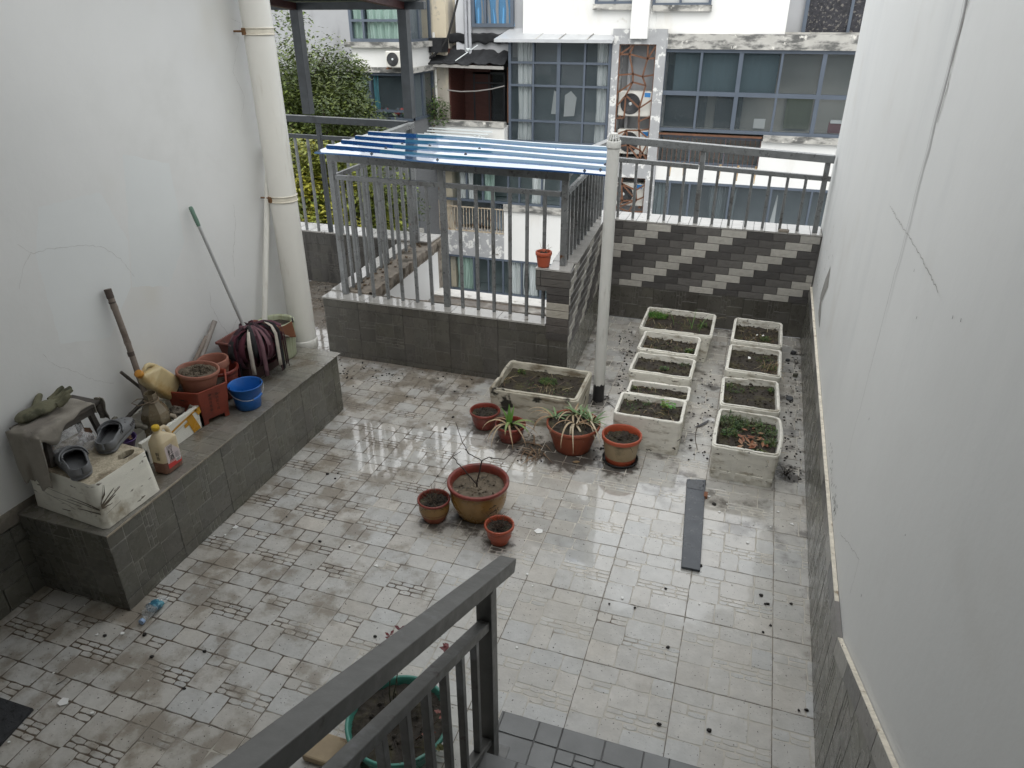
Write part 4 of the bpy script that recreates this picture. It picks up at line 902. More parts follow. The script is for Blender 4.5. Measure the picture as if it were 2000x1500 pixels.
# ------------------------------------------------------------------ flower pots
M_terra = mat('old_terracotta_plastic', (.27, .07, .035), .5, var=.18, sc=8, c2=(.16, .06, .04), c2sc=4, lo=.5, hi=.75, world=True)
M_dkred = mat('dark_red_plastic', (.19, .036, .024), .35, var=.15, sc=8, c2=(.1, .03, .024), c2sc=5, lo=.52, hi=.72, world=True)
M_brt = mat('orange_red_plastic', (.36, .075, .035), .4, var=.1, sc=7, world=True)
M_ochre = mat('ochre_glaze', (.3, .17, .055), .3, var=.12, sc=6, c2=(.2, .1, .035), c2sc=5, lo=.55, hi=.75, world=True)
M_tan = mat('tan_band', (.33, .25, .15), .5, var=.14, sc=6, c2=(.15, .12, .07), c2sc=6, lo=.52, hi=.7, world=True)
M_dull = mat('dusty_terracotta', (.3, .125, .085), .7, var=.14, sc=6, c2=(.27, .17, .14), c2sc=4, lo=.45, hi=.7, world=True)
def pot(label, x, y, z, rb, rt, h, mats, rimh=.02, rimo=.007, soil_d=.03, soilm=None, mids=None, belly=0, seed=1, tilt=None, foot=0, group=None, cat='flower pot', th=.005, soil=True, straw=14, name='flower_pot', cr=40, amp=.009):
    root = thing(name, label, cat, (x, y, z), group); M = Matrix.Translation((x, y, z))
    if tilt: M = M @ Matrix.Rotation(tilt[0], 4, 'X') @ Matrix.Rotation(tilt[1], 4, 'Y')
    prof = [(0, .002), (rb-.004, .0), (rb, .004)]; ns = 8
    for i in range(1, ns+1):
        f = i/ns; prof.append((rb+(rt-rimo-rb)*f+belly*sin(pi*min(1, f*1.05))*(1), .004+(h-rimh-.004)*f))
    prof += [(rt-.001, h-rimh+.001), (rt, h-rimh+.004), (rt, h-.004), (rt-.003, h), (rt-th-.004, h), (rt-th-.007, h-.004)]
    ri = rt-th-rimo-.003; prof += [(ri, h-rimh-.004), (ri-.004+belly*.8, h-soil_d-.05 if soil else h*.1)]
    if not soil: prof += [(0, h*.1)]
    md = None
    if mids: md = [mids(prof[i][1]/h, i) for i in range(len(prof)-1)]
    mb = MB(); mb.lathe(prof, 44, M, 0, mids=md); mb.build('shell', mats, root)
    if soil:
        sb = MB(); rs = ri+belly*.6
        if tilt:
            def f2(u, v):
                a = u*2*pi; q = v*rs; p = V3(cos(a)*q, sin(a)*q, 0)
                nn = V3(p.x*14, p.y*14, seed); return M @ V3(p.x, p.y, h-soil_d+noise.noise(nn)*amp+noise.noise(nn*3)*amp*.9+noise.noise(nn*8)*amp*.6)
            sb.grid(f2, 60, 24); q = rs*.62; zz = (M @ V3(0, 0, h-soil_d)).z; cw = M @ V3(0, 0, h-soil_d); bb_ = (cw.x-q, cw.x+q, cw.y-q, cw.y+q); crumbs(sb, bb_, zz+.003, 90, seed); straws(sb, bb_, zz+.004, 40, seed+2, (.02, .07))
        else:
            soil_disc(sb, lambda a, b: math.hypot(a-x, b-y) < rs, (x-rs, x+rs, y-rs, y+rs), z+h-soil_d, amp, seed, 44, 44, fr=20)
            q = rs*.65; crumbs(sb, (x-q, x+q, y-q, y+q), z+h-soil_d+.003, cr, seed); 
            if straw: straws(sb, (x-q, x+q, y-q, y+q), z+h-soil_d+.002, straw, seed+3, (.02, rs*.9))
        sb.build('soil', soilm or M_soil, root)
    return root
POTG = 'flower pots on the terrace floor'
pot('small dark red pot beside the large stained planter, leftmost of the row', .494, 2.71, 0, .078, .112, .135, M_dkred, seed=11, group=POTG, straw=20)
pot('small dark red pot with a wilting lily, second of the row', .729, 2.594, 0, .076, .11, .13, M_dkred, seed=12, group=POTG)
pot('wide brown bowl pot of white-leaved plants in the middle of the row', 1.175, 2.63, 0, .125, .187, .2, M_terra, rimh=.022, rimo=.008, soil_d=.012, seed=13, group=POTG, straw=60, amp=.018, cr=90)
pot('tan pot with an orange base band at the right end of the row', 1.522, 2.573, 0, .1, .134, .205, [M_brt, M_tan], rimh=.028, rimo=.009, soil_d=.045, seed=14, mids=lambda f, i: 1 if .22 < f < .84 and i < 12 else 0, group=POTG, amp=.02, cr=70)
mb = MB(); mb.lathe([(.0, .003), (.108, .003), (.118, .006), (.122, .022), (.118, .023), (.112, .008)], 40, Matrix.Translation((1.522, 2.573, -.002))); mb.build('plant_saucer', mat('black_plastic', (.02, .02, .02), .4), label='black saucer under the tan pot', cat='saucer')
bigp = pot('large ochre glazed pot with a broad red rim and bare twigs', .815, 1.733, 0, .118, .186, .235, [M_dkred, M_ochre], rimh=.02, rimo=.016, soil_d=.05, soilm=M_soild, belly=.022, seed=15, mids=lambda f, i: 1 if i < 12 and f < .88 else 0, group=POTG, th=.012, amp=.006, straw=6)
M_ink = mat('ink_paint', (.03, .028, .022), .6)
def on_pot(mb, cx, cy, prof_r, a, z, pts, mi=0):
    """strokes painted on a pot: pts in (arc metres, height)"""
    for (u0, v0), (u1, v1), w in pts:
        P = []
        for u, v in ((u0, v0), (u1, v1)):
            r = prof_r(z+v)+.0012; q = a+u/r; P.append(V3(cx+cos(q)*r, cy+sin(q)*r, z+v))
        mb.ribbon(P, w, V3(-sin(a), cos(a), 0) if abs(v1-v0) > abs(u1-u0) else Z, mi)
def bigr(zz): f = (zz-.004)/.211; return .118+(.17-.118)*f+.022*sin(pi*min(1, f*1.05))
mb = MB()
on_pot(mb, .815, 1.733, bigr, radians(-138), .12, [((-.02, -.01), (-.02, .045), .004), ((-.02, .045), (.012, .045), .004), ((.012, .045), (.012, -.01), .004), ((-.008, .03), (-.008, 0), .003), ((.002, .03), (.002, .0), .003)])
on_pot(mb, .815, 1.733, bigr, radians(-42), .1, [((0, -.03), (.006, .05), .007), ((-.02, .04), (.03, .052), .006), ((-.012, .0), (.03, .016), .008), ((.02, -.03), (.014, .06), .005), ((-.025, -.02), (-.005, .004), .006), ((.03, -.01), (.045, .03), .005)])
mb.build('painting', M_ink, bigp)
pot('small ochre pot with red rim and wiry dead stems, left of the large pot', .584, 1.594, 0, .062, .099, .15, [M_dkred, M_ochre, M_terra], rimh=.014, rimo=.007, soil_d=.03, belly=.012, seed=16, mids=lambda f, i: (1 if .28 < f < .85 else (2 if f <= .28 else 0)) if i < 12 else 0, group=POTG, straw=40)
pot('tiny terracotta pot of dry twigs nearest the handrail', 1.022, 1.516, 0, .052, .087, .125, M_brt, rimh=.018, rimo=.006, soil_d=.028, seed=17, group=POTG, straw=34)
pot('small red pot perched on the corner of the brick pillar', .697, 3.489, .998, .044, .062, .118, M_brt, rimh=.028, rimo=.005, soil_d=.02, seed=18, straw=4)
# plants
def dead_stems(label, x, y, z, n, rad, L, seed, col=(.1, .075, .05)):
    r = random.Random(seed); mb = MB()
    for k in range(n):
        a = r.uniform(0, 6.3); p = V3(x+r.uniform(-1, 1)*rad*.4, y+r.uniform(-1, 1)*rad*.4, z); pts = [p]; d = V3(cos(a)*.6, sin(a)*.6, r.uniform(.3, 1.2)).normalized()
        for i in range(5):
            d = (d+V3(r.uniform(-.5, .5), r.uniform(-.5, .5), r.uniform(-.45, .2))).normalized(); pts.append(pts[-1]+d*L/5*r.uniform(.6, 1.3))
        q = r.uniform(.6, 1.5); mb.tube(pts, [.0016*(1-i/8) for i in range(6)], 5, 0, tuple(c*q for c in col))
    return mb.build('dead_plant', M_straw, origin=(x, y, z), label=label, cat='dead plant')
dead_stems('wiry dead stems in the small ochre pot', .584, 1.594, .12, 26, .06, .13, 2)
dead_stems('tangle of dry twigs in the tiny terracotta pot', 1.022, 1.516, .1, 24, .05, .12, 3, (.08, .05, .035))
dead_stems('thin dry shoots in the red pot on the pillar', .697, 3.489, 1.1, 7, .03, .09, 4, (.12, .06, .04))
# lily
mb = MB(); r = random.Random(4)
for az, L, w_, rise, dr, c, t in ((1.5, .17, .032, 1.5, .4, (.09, .2, .035), None), (1.0, .16, .028, 1.4, .5, (.11, .23, .045), None), (2.4, .15, .026, 1.35, .7, (.1, .21, .04), None), (4.4, .2, .028, 1.2, 2.6, (.2, .26, .09), (.35, .26, .15)), (5.6, .24, .026, 1.1, 2.5, (.16, .24, .07), (.36, .3, .18)), (.1, .26, .024, 1.0, 2.4, (.17, .24, .07), (.33, .25, .14)), (3.3, .24, .022, 1.0, 2.3, (.36, .27, .16), None), (4.9, .3, .016, .8, 2.4, (.35, .25, .15), None), (5.3, .28, .014, .7, 2.3, (.3, .2, .12), None), (3.8, .26, .016, .8, 2.4, (.33, .24, .14), None), (4.2, .3, .012, .7, 2.2, (.38, .3, .2), None), (2.9, .22, .014, .9, 2.3, (.3, .2, .11), None), (.5, .2, .014, .8, 2.2, (.28, .2, .11), None), (5.9, .3, .012, .8, 2.3, (.34, .24, .14), None)):
    blade(mb, (.729+r.uniform(-.015, .015), 2.594+r.uniform(-.015, .015), .105), az, L, w_, rise, dr, c, t, 12)
mb.build('wilting_lily', M_leaf, origin=(.729, 2.594, .1), label='wilting lily with one green shoot and drooping dry leaves', cat='plant')
mb = MB(); weeds(mb, .67, 2.53, .105, .015, 3, 77, (.005, .015), (.02, .03), [(.08, .15, .1)]); mb.build('seedling', M_leaf, label='round blue-green seedling at the rim of the lily pot', cat='plant')
# agave-like rosettes
mb = MB()
for cx, cy, s, nn in ((1.04, 2.66, .8, 9), (1.21, 2.72, 1.0, 10), (1.3, 2.66, .95, 11), (1.15, 2.74, .7, 6)):
    for k in range(nn):
        az = k*2.4+r.uniform(-.3, .3); L = r.uniform(.09, .16)*s
        c = r.choice([(.12, .2, .08), (.16, .25, .11), (.1, .17, .07), (.3, .36, .22)])
        blade(mb, (cx+cos(az)*.012, cy+sin(az)*.012, .2), az, L, .02*s, r.uniform(.5, 1.2), r.uniform(.4, 1.2), c, (.2, .3, .13), 7)
for k in range(30):
    cx, cy = r.choice([(1.03, 2.64), (1.28, 2.66), (1.15, 2.74), (1.2, 2.6)])
    az = r.uniform(2.6, 4.2) if cx < 1.1 else r.uniform(-1.2, 1.4) if r.random() < .6 else r.uniform(3.6, 5.6)
    blade(mb, (cx, cy, .195), az, r.uniform(.16, .36), r.uniform(.008, .017), r.uniform(.4, 1.0), r.uniform(1.8, 2.7), r.choice([(.4, .31, .2), (.33, .23, .13), (.27, .17, .09), (.45, .38, .27)]), None, 12)
mb.build('spiky_plant', M_leaf, origin=(1.175, 2.63, .19), label='spiky pale green rosettes with dry leaves spilling over the brown bowl pot', cat='plant')
# twig in the large pot
mb = MB()
def twig(pts, r0_, r1_, c=(.035, .025, .022)):
    pts = [Vector(p) for p in pts]; out = []
    for a, b in zip(pts[:-1], pts[1:]):
        for i in range(4): out.append(a.lerp(b, i/4)+V3(r.uniform(-1, 1), r.uniform(-1, 1), r.uniform(-1, 1))*.0025)
    out.append(pts[-1]); n = len(out)
    mb.tube(out, [r0_+(r1_-r0_)*i/n for i in range(n)], 6, 0, c)
B = V3(.805, 1.733, .185); tp3 = lambda x, y, Y: ony(x, y, Y)
k1 = tp3(941, 900, 1.75); twig([B, B+V3(.003, 0, .03), k1], .005, .004)
twig([k1, tp3(955, 893, 1.76), tp3(985, 898, 1.8), tp3(1005, 880, 1.85)], .003, .0015)
twig([B+V3(.0, 0, .02), tp3(905, 917, 1.72), tp3(897, 908, 1.72), tp3(884, 892, 1.7)], .004, .002); twig([tp3(884, 892, 1.7), tp3(900, 882, 1.69)], .002, .0015)
twig([k1, tp3(915, 885, 1.74), tp3(908, 877, 1.73)], .003, .002); twig([tp3(915, 886, 1.74), tp3(903, 862, 1.76), tp3(890, 825, 1.8)], .003, .0012)
mb.build('bare_twig', M_straw, origin=tuple(B), label='bare forked twig growing in the large ochre pot', cat='plant')
# green basin with a rose behind the handrail
M_jade = mat('jade_plastic', (.06, .24, .19), .35, var=.15, sc=6, c2=(.2, .36, .3), c2sc=7, lo=.55, hi=.75, c3=(.04, .03, .02), c3sc=24, lo3=.62, hi3=.68, world=True)
gx, gy = 1.06, .17
pot('round jade green basin of soil behind the stair handrail', gx, gy, 0, .14, .212, .17, M_jade, rimh=.02, rimo=.012, soil_d=.03, seed=21, name='plant_basin', cat='basin', th=.008, straw=60, cr=70)
mb = MB()
def rose(x, y, Y):
    return ony(x, y, Y)
b1 = V3(gx+.02, gy+.05, .14)
twig([b1, V3(gx+.06, gy+.07, .24), V3(gx+.09, gy+.1, .3)], .005, .003, (.05, .03, .022)); twig([V3(gx+.06, gy+.07, .24), V3(gx+.1, gy+.07, .34), V3(gx+.12, gy+.1, .4)], .003, .0016, (.05, .03, .022))
twig([V3(gx+.085, gy+.085, .29), V3(gx+.08, gy+.12, .34), V3(gx+.1, gy+.12, .37)], .002, .0014, (.06, .03, .022)); twig([V3(gx-.04, gy+.02, .14), V3(gx-.035, gy+.04, .24), V3(gx-.02, gy+.13, .42)], .003, .002, (.05, .05, .025))
twig([V3(gx-.04, gy+.0, .14), V3(gx-.04, gy+.03, .3), V3(gx-.06, gy+.1, .5)], .003, .002, (.05, .05, .025)); twig([V3(gx+.1, gy-.05, .14), V3(gx+.18, gy-.02, .24), V3(gx+.2, gy+.0, .27)], .003, .0015, (.07, .04, .025))
twig([V3(gx+.1, gy-.08, .14), V3(gx+.2, gy-.1, .2), V3(gx+.23, gy-.1, .2)], .002, .0012, (.07, .06, .03)); twig([V3(gx+.15, gy+.12, .4), V3(gx+.16, gy+.15, .45)], .0018, .001, (.09, .02, .02))
for px_, c in ((V3(gx-.06, gy+.1, .5), (.15, .02, .025)), (V3(gx-.02, gy+.13, .42), (.15, .02, .025)), (V3(gx+.16, gy+.16, .45), (.14, .018, .02)), (V3(gx+.2, gy, .27), (.17, .035, .02)), (V3(gx+.23, gy-.1, .2), (.1, .1, .03)), (V3(gx+.16, gy-.05, .2), (.16, .04, .02)), (V3(gx-.05, gy+.17, .46), (.13, .02, .03))):
    for q in range(7):
        a = r.uniform(0, 6.3); d = V3(cos(a), sin(a), r.uniform(-.1, .9)).normalized(); l = r.uniform(.02, .034); s_ = d.cross(Z).normalized()*l*.3; p = px_+V3(r.uniform(-1, 1), r.uniform(-1, 1), r.uniform(-1, 1))*.008
        mb.add([p, p+d*l*.5-s_, p+d*l, p+d*l*.5+s_], [(0, 1, 2), (0, 2, 3)], 0, c)
mb.build('rose_bush', M_leaf, origin=(gx, gy, .14), label='pruned rose with dark red young leaves in the jade basin', cat='plant')
# ------------------------------------------------------------------ things on the bench
def text(body, size, o, U, V, m, parent, name='lettering', ext=.0, align='CENTER', sx=1., off=0.):
    cu = bpy.data.curves.new('t', 'FONT'); cu.body = body; cu.size = size; cu.align_x = align; cu.align_y = 'CENTER'; cu.offset = off
    to = bpy.data.objects.new('t', cu); COL.objects.link(to); bpy.context.view_layer.update()
    me = bpy.data.meshes.new_from_object(to.evaluated_get(bpy.context.evaluated_depsgraph_get())); bpy.data.objects.remove(to)
    U = Vector(U).normalized(); V = Vector(V).normalized(); mb = MB()
    mb.add([Vector(o)+U*(v.co.x*sx)+V*v.co.y for v in me.vertices], [tuple(p.vertices) for p in me.polygons])
    return mb.build(name, m, parent)
def loft(mb, secs, n=6, M=None, mids=None, mi=0, sm=True, caps=True):
    """sections (z, cx, cy, hx, hy, rad) -> skin of rounded rectangles"""
    M = M or Matrix(); rings = []
    for z, cx, cy, hx, hy, rd in secs:
        P = []
        rd = min(rd, hx*.99, hy*.99)
        for qx, qy, a0 in ((1, -1, -pi/2), (1, 1, 0), (-1, 1, pi/2), (-1, -1, pi)):
            for k in range(n+1):
                a = a0+pi/2*k/n; P.append(M @ V3(cx+qx*(hx-rd)+rd*cos(a), cy+qy*(hy-rd)+rd*sin(a), z))
        rings.append(P)
    k = len(rings[0])
    for i in range(len(rings)-1):
        mb.add(rings[i]+rings[i+1], [(j, (j+1) % k, k+(j+1) % k, k+j) for j in range(k)], mids[i] if mids else mi, sm=sm)
    if caps:
        mb.add(rings[0], [tuple(range(k-1, -1, -1))], mids[0] if mids else mi); mb.add(rings[-1], [tuple(range(k))], mids[-1] if mids else mi)
BZ0 = .4835
M_jug = mat('cloudy_plastic', (.6, .5, .33), .35, var=.12, sc=9, c2=(.42, .28, .12), c2sc=6, lo=.5, hi=.75, sss=.15)
M_jug2 = mat('yellowed_plastic', (.62, .5, .28), .4, var=.12, sc=7, c2=(.45, .27, .08), c2sc=5, lo=.48, hi=.72, sss=.15)
M_wine = mat('brown_liquid', (.2, .105, .075), .3, var=.08, sc=6)
M_yel = mat('yellow_cap', (.62, .4, .02), .4, var=.1, sc=20); M_orng = mat('orange_cap', (.6, .27, .04), .45, var=.1, sc=20)
M_lab = mat('label_paper', (.6, .52, .52), .45, var=.04, sc=10); M_red = mat('label_red', (.6, .055, .05), .45, var=.05); M_txt = mat('label_ink', (.02, .02, .02), .6); M_wt = mat('label_white', (.8, .8, .78), .5)
def jug(name, label, cx, cy, z, M0, body, liquid=None, cap=M_yel, lab=True):
    root = thing(name, label, 'jug', (cx, cy, z)); M = M0 or Matrix.Translation((cx, cy, z))
    hx, hy = .048, .064
    secs = [(0, 0, 0, hx-.006, hy-.006, .02), (.006, 0, 0, hx, hy, .022), (.07, 0, 0, hx, hy, .022), (.0705, 0, 0, hx, hy, .022), (.175, 0, 0, hx, hy, .022), (.19, 0, 0, hx-.002, hy-.003, .022), (.222, 0, -.014, .03, .036, .022), (.24, 0, -.022, .018, .018, .017), (.252, 0, -.022, .0165, .0165, .016), (.262, 0, -.022, .0165, .0165, .016)]
    mids = [1 if liquid and i < 3 else 0 for i in range(len(secs)-1)]
    mb = MB(); loft(mb, secs, 5, M, mids); mb.build('body', [body, liquid or body], root)
    mb = MB(); mb.lathe([(.0185, .256), (.0205, .256), (.0205, .276), (.018, .279), (0, .28)], 28, M @ Matrix.Translation((0, -.022, 0)), mod=lambda q, i: 1+.02*(int(q*14/pi) % 2) if i in (1, 2) else 1); mb.build('cap', cap, root)
    mb = MB(); pts = [M @ V3(0, y, zz) for y, zz in ((-.004, .236), (.012, .246), (.032, .243), (.046, .228), (.054, .2), (.058, .175), (.058, .15))]
    mb.tube(pts, [.011, .0115, .012, .012, .0125, .013, .014], 12); mb.build('grip', body, root)
    return root, M
jr, JM = jug('wine_jug', 'cooking wine jug with yellow cap and pink and red label standing at the bench edge', -.708, .985, BZ0, None, M_jug, M_wine)
lab = lambda y, z, d=0: JM @ V3(.0485+d, y, z)
mb = MB(); mb.quad(lab(-.045, .03, .0006), lab(.05, .03, .0006), lab(.05, .105, .0006), lab(.0, .165, .0006), 0); mb.quad(lab(-.045, .03, .0006), lab(.0, .165, .0006), lab(-.03, .165, .0006), lab(-.045, .16, .0006), 0)
mb.quad(lab(-.045, .03, .001), lab(.05, .03, .001), lab(.05, .052, .001), lab(-.045, .06, .001), 1)
mb.quad(lab(.012, .045, .0014), lab(.046, .043, .0014), lab(.046, .064, .0014), lab(.012, .067, .0014), 2)
for k in range(11): 
    y = .015+.0026*k; mb.quad(lab(y, .0465, .0018), lab(y+.0009+.0008*(k % 3 == 0), .0465, .0018), lab(y+.0009+.0008*(k % 3 == 0), .0625, .0018), lab(y, .063, .0018), 3)
for k in range(9):
    zz = .1-.0036*k; mb.quad(lab(.012, zz, .0012), lab(.04-.004*(k % 2), zz-.001, .0012), lab(.04-.004*(k % 2), zz-.0022, .0012), lab(.012, zz-.0014, .0012), 4)
lb = mb.build('label', [M_lab, M_red, M_wt, M_txt, mat('grey_print', (.22, .21, .22), .6)], jr)
text('料', .036, lab(-.014, .117, .0016), Ya, Z, M_txt, jr, off=.0004); text('酒', .036, lab(-.012, .083, .0016), Ya, Z, M_txt, jr, off=.0004)
text('佳味', .013, lab(-.012, .149, .0016), Ya, Z, M_txt, jr)
mb = MB()
for a, b in (((-.029, .14), (.005, .14)), ((-.029, .158), (.005, .158)), ((-.029, .14), (-.029, .158)), ((.005, .14), (.005, .158))): mb.beam(lab(*a, .0012), lab(*b, .0012), .0008, .0008)
mb.build('label_frame', M_txt, jr)
text('净含量 2L', .011, lab(-.012, .064, .0016), Ya, Z, M_red, jr)
text('鲜', .026, JM @ V3(.012, -.0655, .125), Xa, Z, M_txt, jr); text('香', .026, JM @ V3(.012, -.0655, .098), Xa, Z, M_txt, jr)
TM = Matrix.Translation((-1.035, 1.43, .70)) @ Matrix.Rotation(radians(42), 4, 'X') @ Matrix.Rotation(radians(6), 4, 'Y') @ Matrix.Scale(1.12, 4)
jug('oil_jug', 'yellowed empty jug with an orange cap lying tilted against the wall', -1.0, 1.42, .7, TM, M_jug2, None, M_orng)
# murky big bottle
mk = thing('water_bottle', 'large murky open-topped bottle with a rope round its neck in the taped foam box', 'bottle', (-.95, 1.2, .5))
M_murk = mat('murky_plastic', (.17, .135, .085), .28, var=.2, sc=7, c2=(.27, .22, .15), c2sc=6, lo=.5, hi=.7, coat=.3)
MK = Matrix.Translation((-.95, 1.2, .497)) @ Matrix.Rotation(radians(20), 4, 'Z')
mb = MB(); R8 = [(0, 0), (.07, 0), (.076, .01), (.079, .05), (.076, .06), (.079, .07), (.079, .1), (.076, .11), (.079, .12), (.08, .165), (.074, .19), (.034, .255), (.032, .262), (.034, .266), (.034, .278), (.032, .282), (.034, .286), (.034, .302), (.03, .302), (.03, .26), (.0, .19)]
mb.lathe(R8, 8, MK); 
for i in range(len(mb.s)): mb.s[i] = (i % 8 == 9)
mb.build('body', M_murk, mk, bevel=.005)
mb = MB(); mb.tube([MK @ V3(.078, .01, .15), MK @ V3(.096, .014, .145), MK @ V3(.1, .014, .12), MK @ V3(.098, .014, .085), MK @ V3(.08, .01, .07)], .013, 10); mb.build('grip', mat('scuffed_grip', (.3, .25, .19), .7, var=.3, sc=40), mk)
mb = MB(); mb.tube([MK @ V3(cos(a)*.037, sin(a)*.037, .258+.006*sin(a*2)) for a in [i*2*pi/20 for i in range(21)]], .004, 6); mb.tube([MK @ V3(-.036, .01, .26), MK @ V3(-.06, -.03, .28), MK @ V3(-.09, -.045, .262), MK @ V3(-.05, -.055, .25), MK @ V3(.0, -.045, .262), MK @ V3(.035, -.01, .27)], .003, 6); mb.build('rope', mat('old_rope', (.22, .17, .12), .9), mk)
# taped foam box
M_foamw = mat('white_foam', (.78, .77, .7), .85, var=.06, sc=10, c2=(.42, .4, .32), c2sc=5, lo=.52, hi=.75, bump=.35, bsc=160)
M_tape = mat('yellow_tape', (.55, .27, .015), .25, var=.1, sc=12, coat=.3)
fx = thing('foam_box', 'shallow white foam box patched with yellow tape, full of odds and ends', 'box', (-.96, 1.18, BZ0))
mb = MB()
mb.box((-1.13, .96, BZ0), (-.835, 1.418, BZ0+.02)); 
def wavy(mb, a, b, z0, z1, th, n=30, seed=0, amp=.006):
    a, b = Vector(a), Vector(b); d = (b-a); nn = V3(-d.y, d.x, 0).normalized()*th; vs = []
    for i in range(n+1):
        p = a+d*(i/n); h = z1+noise.noise(V3(i*.9, seed, 0))*amp-abs(noise.noise(V3(i*.4, seed, 5)))*amp
        vs += [V3(p.x, p.y, z0), V3(p.x, p.y, h), V3(p.x+nn.x, p.y+nn.y, h+rnd.uniform(-.003, .003)), V3(p.x+nn.x, p.y+nn.y, z0)]
    mb.add(vs, [(4*i+k, 4*i+4+k, 4*i+4+(k+1) % 4, 4*i+(k+1) % 4) for i in range(n) for k in range(4)]+[(0, 1, 2, 3), (4*n+3, 4*n+2, 4*n+1, 4*n)])
wavy(mb, (-.83, .955, 0), (-.83, 1.42, 0), BZ0, .628, .024, seed=1); wavy(mb, (-.83, 1.42, 0), (-1.13, 1.42, 0), BZ0, .63, .024, seed=2); wavy(mb, (-1.13, 1.42, 0), (-1.13, .955, 0), BZ0, .63, .02, seed=3); wavy(mb, (-1.13, .955, 0), (-.83, .955, 0), BZ0, .575, .024, seed=4, amp=.02)
mb.build('box', M_foamw, fx)
def tape(pts): 
    return [V3(-.8275, y, z) for y, z in pts]
mb = MB()
for pts in ([(1.29, .60), (1.34, .612), (1.385, BZ0+.006), (1.325, BZ0+.004)], [(1.06, .565), (1.24, .60), (1.385, .622), (1.385, .612), (1.24, .588), (1.06, .556)], [(1.265, .572), (1.3, .578), (1.306, .556), (1.27, .55)], [(1.36, .622), (1.412, .624), (1.412, .585), (1.39, .575)]):
    mb.prism(tape(pts), (.0012, 0, 0))
mb.build('tape', M_tape, fx)
mb = MB(); mb.prism(tape([(1.1, .545), (1.29, .583), (1.29, .5815), (1.1, .5425)]), (.0008, 0, 0)); mb.build('seam_mark', M_crack, fx)
mb = MB(); mb.blob((-.935, 1.335, .6), .042, .5, 5, 3, nu=18, nv=14, sc=(1, 1, .95)); mb.build('soil_ball', mat('crumbly_root_ball', (.22, .19, .155), .95, var=.5, sc=30, c2=(.05, .04, .03), c2sc=26, lo=.45, hi=.6, bump=1, bsc=60), label='crumbly grey root ball in the taped foam box', cat='soil')
# gloves, built as one skin each
M_glove = mat('olive_glove', (.16, .155, .1), .95, var=.2, sc=14, c2=(.07, .07, .045), c2sc=5, bump=.5, bsc=130)
M_glove2 = mat('grey_glove', (.12, .112, .09), .95, var=.2, sc=14, c2=(.06, .055, .045), c2sc=5, bump=.5, bsc=130)
def glove(label, M, m, s=1., fl=(.055, .065, .06, .045), spread=.2, curl=(.2, .15, .25, .3), thumb=.8):
    mb = MB()
    mb.blob((0, 0, .014), .04, .05, 2, 1, sc=(1.25, 1, .42), nu=20, nv=14); mb.blob((-.045, 0, .013), .034, .08, 2, 2, sc=(1.2, 1.05, .5), nu=18, nv=12)
    for i, (l, cu) in enumerate(zip(fl, curl)):
        y0 = .03-.02*i; a = spread*(1.5-i)/1.5; p = V3(.035, y0, .015); pts = [p]; el = .1
        for k in range(4): p = p+V3(cos(a)*cos(el), sin(a)*cos(el), sin(el))*(l/3.4); el += cu*(1 if k < 2 else -1.5); pts.append(p)
        mb.tube(pts, [.0105, .0105, .0098, .009, .0065], 10)
    a = thumb+.5; pts = [V3(-.01, .025, .015), V3(.008, .05, .02), V3(.022, .066, .024), V3(.032, .074, .026)]; mb.tube(pts, [.013, .012, .011, .008], 10)
    mb.v = [M @ (v*s) for v in mb.v]
    return mb.build('glove', m, label=label, cat='glove', remesh=.0036, smooth_iter=2)
# block of foam with a hole (an upturned box)
blk = thing('foam_block', 'dirty upturned foam box with a hole at the near end of the bench', 'box', (-.86, .64, BZ0))
M_blk = mat('grimy_foam', (.8, .78, .69), .85, var=.08, sc=8, c2=(.3, .25, .17), c2sc=5, lo=.52, hi=.75, c3=(.1, .075, .05), c3sc=9, lo3=.63, hi3=.7, bump=.35, bsc=140, st=(1, 1, 3), st2=(1, 1, 1))
zt = .728
c4 = [(-.609, .452), (-.604, .812), (-1.1, .845), (-1.117, .497)]; t4 = [(-.632, .468), (-.622, .802), (-1.095, .83), (-1.108, .512)]
def inter(q, n=14):
    out = []
    for i in range(4):
        a, b = q[i], q[(i+1) % 4]; d = (Vector((b[0]-a[0], b[1]-a[1])))
        for k in range(n+1):
            f = .045+.91*k/n; out.append((a[0]+d.x*f, a[1]+d.y*f))
    return out
mb = MB(); rings = []
for z, f in ((BZ0, 0), (BZ0+.05, .2), (BZ0+.1, .4), (BZ0+.15, .6), (BZ0+.2, .8), (zt-.012, .96), (zt-.003, 1.03), (zt, 1.08)):
    q = [(c4[i][0]+(t4[i][0]-c4[i][0])*f, c4[i][1]+(t4[i][1]-c4[i][1])*f) for i in range(4)]
    rings.append([V3(x+noise.noise(V3(x*40, y*40, z*40))*.0025, y+noise.noise(V3(x*40, y*40, z*40+9))*.0025, z) for x, y in inter(q)])
k = len(rings[0])
for i in range(len(rings)-1): mb.add(rings[i]+rings[i+1], [(j, k+j, k+(j+1) % k, (j+1) % k) for j in range(k)], 0, sm=True)
hc = V3(-.69, .735, zt); hole = []
for j in range(k):
    p = rings[-1][j]; a = math.atan2(p.y-hc.y, p.x-hc.x); rr2 = .038+.006*noise.noise(V3(cos(a)*3, sin(a)*3, 2)); hole.append(hc+V3(cos(a)*rr2*.75, sin(a)*rr2*1.3, 0))
mids_ = [rings[-1][j].lerp(hole[j], .5)+V3(0, 0, noise.noise(V3(j*1.3, 0, 0))*.0015) for j in range(k)]
for A_, B_ in ((rings[-1], mids_), (mids_, hole), (hole, [p+V3(0, 0, -.03) for p in hole])): mb.add(A_+B_, [(j, k+j, k+(j+1) % k, (j+1) % k) for j in range(k)], 1 if B_ is not mids_ else 1, sm=False)
mb.add([p+V3(0, 0, -.03) for p in hole], [tuple(range(k))], 2)
